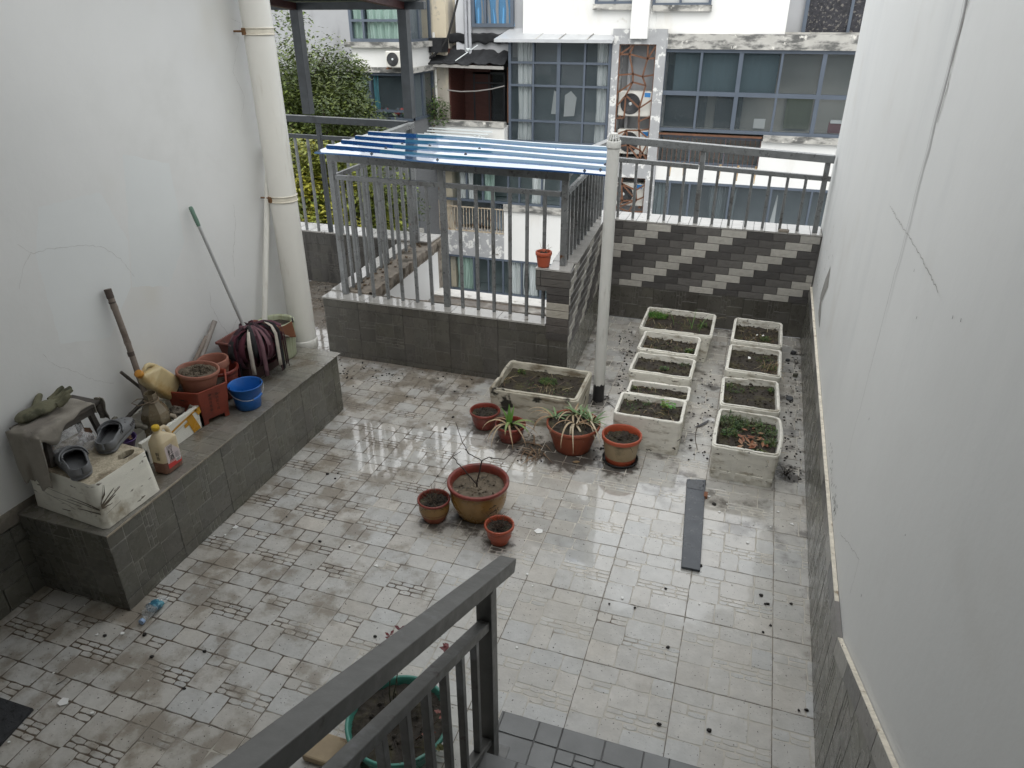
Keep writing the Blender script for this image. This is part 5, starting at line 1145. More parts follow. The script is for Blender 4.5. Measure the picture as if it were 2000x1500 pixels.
bo = mb.build('box', [M_blk, mat('pitted_foam', (.5, .44, .33), .9, var=.3, sc=60, c2=(.16, .12, .075), c2sc=8, lo=.45, hi=.7, bump=1, bsc=120), M_black], blk)
mb = MB(); r = random.Random(12)                       # strips of old tape and torn stain
M_otape = mat('old_brown_tape', (.11, .085, .06), .5, var=.4, sc=30)
def fx_(y, z): f = (z-BZ0)/(zt-BZ0); x = -.609+( -.632+.609)*f; return V3(x+.0025, y, z)
for y0, z0, y1, z1, w0, w1 in ((.47, .61, .6, .67, .012, .003), (.47, .605, .66, .655, .01, .002), (.47, .6, .56, .62, .012, .004), (.47, .598, .53, .59, .01, .003), (.6, .655, .79, .695, .006, .007), (.56, .635, .7, .668, .004, .004), (.47, .612, .52, .7, .01, .006), (.66, .625, .68, .63, .004, .004), (.48, .56, .78, .6, .002, .002)):
    mb.ribbon([fx_(y0+(y1-y0)*f, z0+(z1-z0)*f+r.uniform(-.002, .002)) for f in (0, .25, .5, .75, 1)], [w0+(w1-w0)*f for f in (0, .25, .5, .75, 1)], Z)
def fy_(x, z): f = (z-BZ0)/(zt-BZ0); y = .452+(.016)*f+(.045)*((-.609-x)/.508); return V3(x, y-.0025, z)
for x0, z0, x1, z1, w0, w1 in ((-.62, .6, -.8, .615, .009, .003), (-.62, .595, -.84, .6, .006, .003), (-.62, .575, -.78, .56, .01, .003), (-.7, .61, -1.05, .63, .003, .002), (-.75, .58, -1.0, .585, .004, .001), (-.8, .55, -1.02, .6, .002, .002), (-.84, .53, -.9, .525, .006, .004)):
    mb.ribbon([fy_(x0+(x1-x0)*f, z0+(z1-z0)*f+r.uniform(-.002, .002)) for f in (0, .25, .5, .75, 1)], [w0+(w1-w0)*f for f in (0, .25, .5, .75, 1)], Z)
mb.add([fx_(.468, .62), fx_(.5, .66)+V3(.014, 0, 0), fx_(.515, .71)+V3(.016, 0, 0), fx_(.505, .668)+V3(.004, 0, 0), fx_(.48, .632)], [(0, 1, 3, 4), (1, 2, 3)])
mb.build('torn_tape', M_otape, blk)
# stool with a towel
M_wood = mat('old_dark_wood', (.07, .062, .055), .7, var=.4, sc=18, c2=(.15, .13, .11), c2sc=7, lo=.5, hi=.65, st=(1, .25, 1), bump=.3, bsc=60)
so_ = thing('wooden_stool', 'small weathered wooden stool standing on the upturned foam box', 'stool', (-1.02, .68, zt))
SQ = Matrix.Translation((-1.015, .685, zt)) @ Matrix.Rotation(radians(-1), 4, 'Z')
mb = MB(); mb.obox(SQ @ Matrix.Translation((0, 0, .185)), .185, .36, .022); mb.build('seat', M_wood, so_, bevel=.004)
mb = MB(); mb.obox(SQ @ Matrix.Translation((.068, 0, .145)), .018, .3, .04); mb.build('apron', M_wood, so_, bevel=.002)
mb = MB(); mb.obox(SQ @ Matrix.Translation((-.068, 0, .145)), .018, .3, .04); mb.build('apron', M_wood, so_, bevel=.002)
for sx_, sy_ in ((1, 1), (1, -1), (-1, 1), (-1, -1)):
    mb = MB(); mb.beam(SQ @ V3(sx_*.07, sy_*.15, 0), SQ @ V3(sx_*.06, sy_*.125, .186), .026, .026, Ya); mb.build('leg', M_wood, so_, bevel=.002)
M_towel = mat('grey_towel', (.3, .275, .235), 1, var=.14, sc=10, c2=(.21, .19, .165), c2sc=4, bump=.6, bsc=260)
mb = MB()
def towel(u, v):      # u along y (left end hangs down), v across the seat
    s = u*.66                      # arc length from the hanging hem
    hang = .27; fold = (.016*sin(v*10+u*2)+.012*noise.noise(V3(v*7, u*5, 3)))*(1-min(1, s/.3))
    x = -1.105+.208*v
    xe = x + .02*sin(v*9)*max(0, 1-s/hang)
    if s < hang: y = .497-.012-fold*.8-.03*(1-s/hang)*v; z = zt+.205-(hang-s)+ (0 if s > .02 else 0)
    elif s < hang+.33:
        y = .497+(s-hang)-.008; z = zt+.2115+.003*sin(v*14+s*9)-.012*max(0, .02-(s-hang))/.02
        xe = x*1.0-.0+.02*(1-v)
    else: y = .82+.008; z = zt+.21-(s-hang-.33)
    if v > .86 and s >= hang: q = max(0, 1-max(0, s-hang-.1)/.16); z -= (v-.86)/.14*.085*q*(.8+.3*sin(s*40)); xe -= (v-.86)*.208*.75
    return V3(xe, y, z+noise.noise(V3(x*20, y*20, z*10))*.007+(.03*noise.noise(V3(v*6, 1, 9)) if s < .06 else 0))
mb.grid(towel, 60, 22); mb.build('towel', M_towel, origin=(-1.02, .66, zt+.21), label='worn grey towel draped over the wooden stool and hanging off its end', cat='towel', solid=.005)
mb = MB()
def towel2(u, v):
    s = v*.12; return V3(-.95+.05*u+.01*sin(u*8), .858+.018*sin(u*3)+.004*sin(v*9), zt+.215-s+noise.noise(V3(u*4, v*4, 3))*.01)
mb.grid(towel2, 12, 14); mb.build('rag', M_towel, origin=(-.93, .86, zt+.2), label='short grey rag hanging at the far corner of the stool', cat='rag', solid=.004)
glove('olive work glove lying on the towel on the stool, fingers towards the far end', Matrix.Translation((-1.055, .66, zt+.222)) @ Matrix.Rotation(radians(72), 4, 'Z') @ Matrix.Rotation(radians(-6), 4, 'Y'), M_glove, 1.5)
glove('grey work glove slumped behind the far clog', Matrix.Translation((-.985, .985, .665)) @ Matrix.Rotation(radians(80), 4, 'Z') @ Matrix.Rotation(radians(10), 4, 'Y'), M_glove2, 1.45, curl=(-.5, -.4, -.5, -.5))
# plastic bag under the stool
M_bag = mat('clear_bag', (.85, .85, .86), .12, var=.08, sc=10, alpha=.24, coat=.5)
mb = MB()
def bagf(c, r_, seed, sc):
    vs = []; nu, nv = 34, 24
    for j in range(nv+1):
        th = pi*j/nv
        for i in range(nu):
            d = V3(sin(th)*cos(2*pi*i/nu), sin(th)*sin(2*pi*i/nu), cos(th)); q = 1+.5*abs(noise.noise(d*3+V3(seed, 0, 0)))-.25*abs(noise.noise(d*7+V3(0, seed, 0)))+.1*noise.noise(d*15)
            vs.append(Vector(c)+V3(d.x*sc[0], d.y*sc[1], d.z*sc[2])*r_*q)
    mb.add(vs, [(j*nu+i, (j+1)*nu+i, (j+1)*nu+(i+1) % nu, j*nu+(i+1) % nu) for j in range(nv) for i in range(nu)], 0, sm=False)
bagf((-.955, .66, zt+.075), .065, 2, (.8, 1.3, 1.1)); bagf((-.9, .72, zt+.045), .04, 5, (.9, 1.2, .9)); mb.build('plastic_bag', M_bag, origin=(-.95, .68, zt), label='crumpled clear plastic bag stuffed under the wooden stool', cat='bag')
mb = MB()
for q, (x, y, z, a) in enumerate(((-.97, .77, zt+.035, .3), (-1.0, .58, zt+.04, .8), (-.99, .79, zt+.01, 1.2))): mb.obox(Matrix.Translation((x, y, z)) @ Matrix.Rotation(a, 4, 'Z') @ Matrix.Rotation(.3, 4, 'X'), .04, .06, .03)
mb.build('wood_scraps', mat('brown_wood_scrap', (.16, .085, .05), .8, var=.3, sc=20), origin=(-.98, .7, zt), label='brown wood scraps under the stool beside the plastic bag', cat='wood scraps', kind='stuff')
# clogs
M_clog = mat('grey_clog_foam', (.15, .155, .162), .5, var=.12, sc=12, c2=(.14, .14, .135), c2sc=7, lo=.58, hi=.75, bump=.1, bsc=200)
M_clogd = mat('clog_lining', (.13, .135, .14), .7, var=.2, sc=10)
def clog(label, M, mirror):
    root = thing('clog', label, 'shoe', tuple(M @ V3(0, 0, 0)), 'pair of grey clogs'); L = .295
    def hw(s): return (.022+.040*math.sqrt(max(0, 1-(1-min(1, s/.32))**2)) if s < .32 else .062-.014*min(1, (s-.32)/.45)**1.2) if s < .86 else max(.004, .048*math.sqrt(max(0, 1-((s-.86)/.1405)**2)))
    def off(s): return mirror*.012*sin(pi*s)
    mb = MB()                                        # sole
    n = 40; ring = [(s_, sg) for s_ in [i/n for i in range(n+1)] for sg in (1,)]
    out = []
    for i in range(n+1): out.append((i/n*L, hw(i/n)+off(i/n)))
    for i in range(n, -1, -1): out.append((i/n*L, -hw(i/n)+off(i/n)))
    def lift(x): return .012*max(0, 1-x/.07)**1.5
    lay = [(0, .94), (.006, 1.0), (.016, 1.03), (.018, .98), (.021, .98), (.023, 1.03), (.033, 1.02)]
    vs = []; k = len(out)
    for z, sc_ in lay: vs += [M @ V3(L/2+(x-L/2)*sc_-L/2, y*sc_, z+lift(x)) for x, y in out]
    mb.add(vs, [(a*k+j, a*k+(j+1) % k, (a+1)*k+(j+1) % k, (a+1)*k+j) for a in range(len(lay)-1) for j in range(k)], 0, sm=True)
    mb.add(vs[:k], [tuple(range(k-1, -1, -1))]); mb.build('sole', M_clog, root)
    fb = MB(); fb.add([M @ V3(x*.97+.004-L/2, y*.9, .024+lift(x)) for x, y in out], [tuple(range(k))]); fb.build('footbed', M_clogd, root)
    def upz(s): return .034+.048*sin(min(1, s/.5)*pi/2)**.75 if s < .5 else .082-.02*(s-.5)/.5 if s < .8 else .07
    ub = MB(); nu, nv = 44, 36
    def f(u, v):
        s = .004+.996*u; a = pi*(v); w_ = hw(s)*1.0+.001; h_ = upz(s)-.03
        e = 1.0 if s < .3 else 1-.72*min(1, (s-.3)/.25)
        y = off(s)-math.copysign(abs(cos(a))**e, cos(a))*w_; z = .03+lift(s*L)+(abs(sin(a))**.8)*h_
        return M @ V3(s*L-L/2, y, z)
    def keep(u, v):
        s = .004+.99*u
        if s < .4: return True
        z_op = (s-.4)/.12
        if s < .52: lim = .5-.17*math.sqrt(max(0, 1-(1-z_op)**2))
        else: lim = .33+(.03 if s > .9 else 0)
        return v < lim or v > 1-lim
    ub.grid(f, nu, nv, 0, keep=keep); ub.build('upper', M_clog, root, solid=.007)
    rim = MB(); pts = []
    for i in range(46):                                # raised collar round the opening
        a = pi*i/45*1.0; s = .545-.145*sin(a)
        lim = .5-.17*math.sqrt(max(0, 1-(1-max(0, min(1, (s-.4)/.12)))**2)) if s < .52 else .33
        pts.append(f((s-.004)/.99, lim if i < 23 else 1-lim)+(M.to_3x3() @ V3(0, 0, .002)))
    rim.tube(pts, .0048, 8); rim.build('collar', M_clog, root)
    sb = MB(); sp_ = []                               # heel strap
    for i in range(25):
        a = -pi/2+pi*i/24; sp_.append(M @ V3(.026-cos(a)*.058, off(.45)+sin(a)*.062, .064+.03*cos(a)))
    sb.ribbon(sp_, .016, (M.to_3x3() @ V3(0, 0, 1)).normalized()); sb.build('strap', M_clog, root, solid=.005)
    for sg in (-1, 1):
        rb = MB(); c = M @ V3(.028, off(.6)+sg*.053, .06); d = (M.to_3x3() @ V3(0, sg, 0)).normalized(); rb.tube([c-d*.004, c+d*.005], .008, 14); rb.build('rivet', mat('rivet_grey', (.13, .135, .14), .5), root)
    hb_ = MB()
    for s, v in ((.13, .5), (.2, .36), (.2, .64), (.22, .5), (.3, .28), (.3, .42), (.3, .58), (.3, .72)):
        p = f((s-.004)/.99, v); a, b = f((s+.02)/.99, v)-p, f((s)/.99, v+.02)-p; nn = a.cross(b).normalized(); 
        if (M.to_3x3() @ V3(0, 0, 1)).dot(nn) < 0: nn = -nn
        hb_.tube([p-nn*.002, p+nn*.0042], .0046, 12)
    for q in range(4):
        for sg in (0, 1):
            s = .1+.06*q; p = f((s-.004)/.99, .1 if sg == 0 else .9); a, b = f((s+.02)/.99, .1 if sg == 0 else .9)-p, f(s/.99, (.1 if sg == 0 else .9)+.02)-p; nn = a.cross(b).normalized()
            if (p-(M @ V3(0, 0, .03))).dot(nn) < 0: nn = -nn
            a.normalize(); b = nn.cross(a)
            hb_.add([p+nn*.0045+a*x_*.007+b*y_*.006 for x_, y_ in ((-1, -1), (1, -1), (1, 1), (.6, 1.4), (-.6, 1.4), (-1, 1))], [tuple(range(6))])
    hb_.build('vent_hole', M_black, root)
    return root
h1, t1 = onz(172, 925, zt), onz(118, 845, zt); d1 = (t1-h1); d1.z = 0
def clogM(heel_px, toe_px, zz=zt):
    h, t = onz(*heel_px, zz), onz(*toe_px, zz); d = (h-t); d.z = 0; d.normalize(); c = h-d*.14
    return Matrix.Translation((c.x, c.y, zz+.0015)) @ Matrix(((d.x, -d.y, 0, 0), (d.y, d.x, 0, 0), (0, 0, 1, 0), (0, 0, 0, 1)))
clog('grey clog in front, its heel towards the viewer', clogM((163, 937), (128, 895)), 1)
clog('grey clog behind, its holed toe towards the far end', clogM((208, 888), (238, 848)), -1)
mb = MB(); PM = Matrix.Translation((-.915, .93, .6)) @ Matrix.Rotation(.2, 4, 'Y')
mb.lathe([(0, 0), (.04, 0), (.052, .075), (.055, .075), (.055, .082), (.051, .082), (.048, .07), (.038, .01), (0, .01)], 28, PM); mb.build('purple_pot', mat('purple_plastic', (.1, .055, .19), .4), label='small purple pot of dead leaves behind the wine jug', cat='pot')
mb = MB(); r = random.Random(2)
for q in range(14):
    a = r.uniform(0, 6.3); l = r.uniform(.02, .045); p = PM @ V3(r.uniform(-.025, .025), r.uniform(-.025, .025), .07); d = V3(cos(a), sin(a), r.uniform(0, .6)); s_ = V3(-sin(a), cos(a), .2)*l*.35
    mb.add([p, p+d*l*.5-s_, p+d*l, p+d*l*.5+s_], [(0, 1, 2), (0, 2, 3)], 0, r.choice([(.22, .13, .08), (.3, .2, .13), (.14, .08, .05)]))
mb.build('dead_leaves', M_straw, label='curled dead leaves in the purple pot', cat='dead leaves', kind='stuff')
mb = MB(); mb.box((-1.0, .9, BZ0), (-.83, .953, .59)); mb.build('cardboard', mat('dull_card', (.2, .16, .1), .9, var=.3, sc=20), label='folded dull cardboard under the purple pot', cat='cardboard', bevel=.004)
# shovel, sticks and mop leaning on the wall
M_bamb = mat('weathered_bamboo', (.24, .2, .17), .75, var=.18, sc=10, c2=(.13, .095, .075), c2sc=6, lo=.5, hi=.7, c3=(.45, .43, .4), c3sc=60, lo3=.68, hi3=.74, bump=.2, bsc=60)
sh = thing('shovel', 'short bamboo-shafted shovel leaning on the wall, dark blade in the foam box', 'shovel', (-1.05, 1.25, .52))
a, b = V3(-1.122, 1.263, 1.375), V3(-1.0, 1.235, .56)
mb = MB(); pts = []; rs = []
for i in range(41):
    f = i/40; pts.append(a.lerp(b, f)+V3(0, .004*sin(f*5), 0)); rs.append(.0175-.002*f+(.002 if i % 10 == 5 else 0))
mb.tube(pts, rs, 14); mb.build('shaft', M_bamb, sh)
mb = MB(); pts = [a.lerp(b, .0), a.lerp(b, .06)]; mb.tube(pts, .0195, 14); mb.tube([a.lerp(b, .085), a.lerp(b, .095)], .0186, 14); mb.tube([a.lerp(b, .44), a.lerp(b, .47)], .0182, 14); mb.build('binding', mat('dark_binding', (.09, .07, .06), .8), sh)
mb = MB(); mb.grid(lambda u, v: V3(-.985+.01*cos((u-.5)*2.6)+.02*v, 1.235+(u-.5)*.13*(1-.35*v**3), .6-.105*v), 10, 8); mb.build('blade', mat('dark_green_steel', (.02, .035, .032), .45, var=.3, sc=20), sh, solid=.003)
def stick(label, a, b, r_, m, knots=3, name='bamboo_stick'):
    mb = MB(); a, b = Vector(a), Vector(b); n = 30
    mb.tube([a.lerp(b, i/n) for i in range(n+1)], [r_*(1+(.14 if i % (n//knots) == n//knots//2 else 0)+.03*noise.noise(V3(i*.8, r_*99, 0))) for i in range(n+1)], 12); mb.build(name, m, label=label, cat='stick')
stick('thick grey bamboo stick leaning low against the wall, the right one of two', V3(-1.125, 2.0, .9), V3(-1.09, 1.62, .58), .0165, mat('grey_bamboo', (.3, .27, .245), .6, var=.15, sc=12, c2=(.12, .1, .09), c2sc=7, lo=.55, hi=.7), 2)
stick('thinner brown stick beside the grey bamboo on the wall', V3(-1.125, 1.9, .83), V3(-1.09, 1.48, .56), .0135, M_bamb, 3)
stick('short dark stick poking out behind the tilted yellow jug', V3(-1.12, 1.2, .905), V3(-1.06, 1.36, .62), .009, M_wood, 3, 'wooden_stick')
stick('dark stick lying behind the murky bottle', V3(-1.1, 1.05, .62), V3(-1.04, 1.24, .72), .011, M_wood, 3, 'wooden_stick')
# hexagonal planter with the dusty pot on it
hp = thing('hexagonal_planter', 'hexagonal red plastic planter with painted characters, standing on the bench', 'planter', (-.939, 1.549, BZ0))
M_hex = mat('brick_red_plastic', (.26, .05, .028), .45, var=.15, sc=8, c2=(.13, .035, .025), c2sc=5, lo=.48, hi=.72, bump=.08, bsc=80)
def hxp(R_, k, z): a = radians(10.3+60*k); return V3(-.939+cos(a)*R_, 1.549+sin(a)*R_, z)
mb = MB(); H0, H1 = BZ0+.028, .715
for rr3, z in (): pass
secs = [(.168, H0), (.194, H1-.02), (.198, H1), (.184, H1), (.176, H0+.15), (.15, H0+.14)]
vs = [hxp(q, k, z) for q, z in secs for k in range(6)]
mb.add(vs, [(i*6+k, i*6+(k+1) % 6, (i+1)*6+(k+1) % 6, (i+1)*6+k) for i in range(5) for k in range(6)]); mb.add(vs[:6], [(5, 4, 3, 2, 1, 0)])
mb.build('shell', M_hex, hp, bevel=.004)
for k in range(6):
    mb = MB(); q = [hxp(.169, k, 0), hxp(.169, k-1, 0), hxp(.169, k+1, 0)]; c = q[0]; e1 = (q[1]-c).normalized(); e2 = (q[2]-c).normalized()
    P = [c, c+e1*.04, c+e1*.028, (c+e1*.028+e2*.028)/1-c*0 if 0 else c+e1*.02+e2*.02, c+e2*.028, c+e2*.04]
    mb.prism([V3(p.x, p.y, BZ0) for p in (c, c+e1*.03, c+e1*.02+e2*.02, c+e2*.03)], (0, 0, .03)); mb.build('foot', M_hex, hp)
sb = MB(); soil_disc(sb, lambda x, y: math.hypot(x+.939, y-1.549) < .168, (-1.11, -.77, 1.38, 1.72), .668, .01, 5, 40, 40); crumbs(sb, (-1.05, -.8, 1.45, 1.66), .67, 60, 3); sb.build('soil', M_soil, hp)
def face_frame(k):
    a, b = hxp(.168, k, H0), hxp(.168, k+1, H0); c, d = hxp(.196, k, H1), hxp(.196, k+1, H1)
    U = (b-a).normalized(); V = ((c+d)/2-(a+b)/2).normalized(); Nn = U.cross(V).normalized(); return (a+b+c+d)/4+Nn*.0022, U, V
o_, U_, V_ = face_frame(5)
for i, ch in enumerate('春诗花下风'): text(ch, .021, o_+U_*.02+V_*(.052-.026*i), U_, V_, M_ink, hp)
for i, ch in enumerate('风梅月雪香'): text(ch, .021, o_-U_*.025+V_*(.06-.026*i), U_, V_, M_ink, hp)
o_, U_, V_ = face_frame(0)
mb = MB(); r = random.Random(6); p = o_+V_*.07+U_*.01; k0 = [p]
for i in range(16): p = p-V_*.0095+U_*r.uniform(-.018, .016); k0.append(p)
mb.ribbon(k0, [.006+.005*(i % 3) for i in range(17)], U_)
for i in range(14): q = k0[i]+U_*r.uniform(-.02, .02); mb.ribbon([q, q+U_*r.uniform(-.022, .022)+V_*r.uniform(-.02, .02)], [.006, .002], (U_*.6+V_*.8))
mb.build('brush_painting', M_ink, hp)
pot('dusty terracotta pot of dry soil standing tilted on the hexagonal planter', -.915, 1.53, .652, .088, .124, .15, M_dull, rimh=.022, rimo=.008, soil_d=.02, soilm=M_soild, seed=31, tilt=(radians(-3), radians(5)))
pot('outer one of the two nested empty red pots behind the hexagonal planter', -.97, 1.785, BZ0, .085, .118, .205, M_dkred, rimh=.022, rimo=.006, soil=False, seed=32)
pot('inner empty red pot nested in the larger one behind the hexagonal planter', -.99, 1.765, BZ0+.075, .07, .096, .195, M_dull, rimh=.05, rimo=.006, soil=False, seed=33)
# blue bucket
bk = thing('bucket', 'small blue plastic bucket under the mop on the bench', 'bucket', (-.728, 1.712, BZ0))
M_bucket = mat('blue_plastic', (.012, .12, .42), .35, var=.12, sc=8, c2=(.05, .2, .5), c2sc=5, lo=.55, hi=.75)
bx_, by_ = -.728, 1.712
mb = MB(); mb.lathe([(0, .003), (.07, 0), (.076, .004), (.083, .06), (.099, .148), (.104, .15), (.106, .158), (.102, .16), (.098, .156), (.08, .06), (.07, .008), (0, .008)], 44, Matrix.Translation((bx_, by_, BZ0))); mb.build('shell', M_bucket, bk)
ax = V3(.66, .75, 0).normalized(); pp = V3(.75, -.66, 0)
hp_ = []
for i in range(17):
    a = pi*i/16; hp_.append(V3(bx_, by_, BZ0+.146)-ax*cos(a)*.106+(pp*.9+V3(0, 0, -.42)).normalized()*sin(a)*.128)
mb = MB(); mb.tube(hp_, .0022, 8); hn = mb.build('handle', mat('wire', (.35, .36, .36), .3, metal=.8), bk)
mb = MB(); mb.tube(hp_[9:13], .008, 12); mb.build('grip', M_bucket, hn)
mb = MB()
for sg in (-1, 1): mb.obox(Matrix.Translation(V3(bx_, by_, BZ0+.132)+ax*sg*.1) @ Matrix.Rotation(math.atan2(ax.y, ax.x), 4, 'Z'), .014, .024, .024)
mb.build('lug', M_black, bk)
# stack of troughs, ribbed pot, mop
M_trough = mat('dusty_red_trough', (.22, .085, .07), .6, var=.15, sc=8, c2=(.16, .1, .085), c2sc=6)
def trough(label, z, x0, x1, y0, y1, h, m):
    mb = MB(); r4 = lambda i, zz, t: [V3(x, y, zz) for x, y in ((x0+i+t, y0+i+t), (x1-i-t, y0+i+t), (x1-i-t, y1-i-t), (x0+i+t, y1-i-t))]
    rg = [r4(.022, z, 0), r4(.004, z+h-.02, 0), r4(-.006, z+h-.018, 0), r4(-.006, z+h, 0), r4(.006, z+h, 0), r4(.028, z+.012, 0)]
    vs = [p for q in rg for p in q]; mb.add(vs, [(i*4+k, i*4+(k+1) % 4, (i+1)*4+(k+1) % 4, (i+1)*4+k) for i in range(5) for k in range(4)]); mb.add(rg[0], [(3, 2, 1, 0)]); mb.add(rg[-1], [(0, 1, 2, 3)])
    return mb.build('trough', m, label=label, cat='trough', bevel=.004)
trough('upper dusty red trough under the mop head', .662, -1.085, -.87, 1.93, 2.33, .125, M_trough)
trough('lower dark trough that holds up the red one under the mop', BZ0, -1.08, -.88, 1.95, 2.31, .177, mat('dark_trough', (.06, .028, .026), .6))
rp = thing('ribbed_pot', 'pale green ribbed cylinder pot beside the drainpipe', 'planter', (-.985, 2.43, BZ0))
M_rib = mat('pale_green_plastic', (.4, .43, .3), .5, var=.08, sc=10, c2=(.22, .22, .12), c2sc=6, lo=.5, hi=.72, st2=(3, 3, .4))
mb = MB(); rmod = lambda q, i: 1+(.022*sin(q*26) if 1 < i < 7 else 0)
mb.lathe([(0, .002), (.108, 0), (.112, .01), (.114, .05), (.12, .14), (.124, .22), (.126, .25), (.13, .258), (.13, .27), (.124, .273), (.112, .272), (.108, .262), (.106, .2)], 156, Matrix.Translation((-.985, 2.43, BZ0)), mod=rmod); mb.build('shell', M_rib, rp)
sb = MB(); soil_disc(sb, lambda x, y: math.hypot(x+.985, y-2.43) < .108, (-1.1, -.87, 2.315, 2.545), BZ0+.235, .006, 8, 34, 34); sb.build('soil', M_soil, rp)
mp = thing('mop', 'rag mop with steel shaft and green grip leaning head-down on the red trough', 'mop', (-.95, 2.05, .8))
ma, mbp = V3(-1.125, 1.995, 1.655), V3(-.94, 2.05, .855)
mb = MB(); mb.tube([ma.lerp(mbp, .14), mbp], .0105, 14); mb.build('shaft', mat('steel_tube', (.5, .5, .5), .3, var=.04, sc=3, metal=.7, rv=.03), mp)
mb = MB(); mb.tube([ma.lerp(mbp, f) for f in (0, .004, .02, .06, .1, .15)], [.006, .0115, .0135, .0125, .0135, .0115], 14); gp = mb.build('grip', mat('green_grip', (.13, .22, .17), .6, var=.1, sc=20), mp)
mb = MB(); mb.tube([mbp.lerp(ma, .045), mbp], [.0135, .019], 16); mb.tube([mbp, mbp.lerp(ma, -.03)], .021, 16); mb.build('socket', mat('grey_socket', (.4, .4, .39), .5), mp)
r = random.Random(21); MC = [(.075, .015, .026), (.05, .01, .02), (.016, .016, .018), (.024, .024, .026), (.15, .075, .09), (.09, .035, .05), (.012, .012, .014), (.035, .015, .022)]
M_rag = mat('rag_cloth', (1, 1, 1), 1, var=.16, sc=20, attr=True, bump=.5, bsc=220)
hd = V3(-.925, 2.06, .85)
for i in range(54):
    mb = MB(); f = i/53; az = -1.85+2.9*f+r.uniform(-.25, .25); L = r.uniform(.36, .64); w_ = r.uniform(.026, .05)
    col = r.choice(MC); 
    if i in (17, 30): col = (.5, .46, .4); w_ = .026
    p = hd+V3(r.uniform(-.0, .03), r.uniform(-.03, .1), r.uniform(-.01, .03)); out = r.uniform(.12, .27); pts, ws = [], []
    n = 12; el = r.uniform(.1, .6)
    zmin = BZ0+.012+r.uniform(0, .05)
    if r.random() < .25: zmin += .08
    if i in (9, 10): zmin = BZ0+.06
    for k in range(n+1):
        pts.append(p.copy()); ws.append(w_*(.35+.65*min(1, k/4)))
        h = math.hypot(p.x-hd.x, p.y-hd.y)
        el = el-.4 if h < out else max(-pi/2, el-.75)
        st_ = L/n*1.12; p = p+V3(cos(az)*cos(el)*st_, sin(az)*cos(el)*st_*1.15, sin(el)*st_)
        az += r.uniform(-.08, .08)
        if p.z < zmin: break
    if len(pts) < 4: continue
    s_ = V3(-sin(az), cos(az), r.uniform(-.3, .3)).normalized()
    mb.ribbon(pts, ws, s_, 0, col); mb.build('rag_strip', M_rag, mp, solid=.003)
mb = MB()
for k in range(12): a = r.uniform(0, 6.3); mb.tube([hd+V3(cos(a+q*.5)*.032, sin(a+q*.5)*.05, .0+.008*q*r.uniform(.4, 1)) for q in range(6)], r.uniform(.008, .014), 8, 0, r.choice(MC))
mb.build('rag_knot', M_rag, mp)
# second mop head/cloth draped from the rim of the ribbed pot
mb = MB()
def cl(u, v):
    a = V3(-.905, 2.28, BZ0+.28).lerp(V3(-.845, 2.43, BZ0+.285), u); sag = .012*sin(pi*u)
    return a+V3(.02*v+.012*sin(u*7)*v, -.015*v, -.115*v*(.55+.45*u)-sag*(1-v))
mb.grid(cl, 18, 12); mb.build('brown_rag', mat('brown_cloth', (.15, .06, .03), .95, var=.2, sc=12, bump=.5, bsc=200), label='brown rag hung over the front of the ribbed pot', cat='rag', solid=.003)
mb = MB()
def cl2(u, v):
    a = V3(-.925, 2.26, BZ0+.283).lerp(V3(-.84, 2.36, BZ0+.2), u); return a+V3(.01*sin(v*6), 0, -.05*v*sin(pi*min(1, u*.9+.1))-.01*v)
mb.grid(cl2, 18, 8); mb.build('pale_rag', mat('grey_beige_cloth', (.24, .22, .18), .95, var=.2, sc=14, bump=.5, bsc=200), label='twisted pale rag below the brown one on the ribbed pot', cat='rag', solid=.003)
mb = MB()
for x, y in ((-.91, 2.275), (-.845, 2.44)): mb.lathe([(.007, 0), (.007, .012), (.0045, .013), (.0045, .02), (.007, .021), (.007, .028), (.003, .029), (.003, .038), (0, .04)], 10, Matrix.Translation((x, y, BZ0+.273)))
mb.build('rag_pegs', M_black, label='two small black pegs that hold the rags on the ribbed pot', cat='pegs')
# ------------------------------------------------------------------ loose things on the floor
mb = MB(); a, b = V3(2.036, 2.472, 0), V3(2.088, 1.615, 0)
d = (b-a).normalized(); s_ = d.cross(Z).normalized()
mb.prism([V3(1.98, 2.46, .002), V3(2.04, 1.61, .002), V3(2.141, 1.612, .002), V3(2.098, 2.49, .002)], (0, 0, .014))
mb.build('plank', mat('slate_grey_plastic', (.052, .06, .072), .3, var=.12, sc=6, c2=(.09, .1, .115), c2sc=5, lo=.55, hi=.75, c3=(.12, .125, .13), c3sc=30, lo3=.64, hi3=.7), origin=(2.06, 2.05, .002), label='long dark slate grey plank lying flat on the wet floor', cat='plank', bevel=.003)
mb = MB(); r = random.Random(3)
mb.grid(lambda u, v: V3(1.99+.1*u, 2.36+.1*v, .0175+.006*abs(noise.noise(V3(u*5, v*5, 1)))), 10, 10); mb.build('wet_rag', mat('wet_black_film', (.03, .035, .042), .15, var=.3, sc=20), label='wet black scrap of film stuck on the far end of the plank', cat='scrap')
mb = MB(); mb.box((2.1, 2.3, .001), (2.122, 2.35, .02)); mb.build('brick_chip', mat('brick_chip', (.22, .09, .045), .8), label='small red brick chip beside the plank', cat='brick chip')
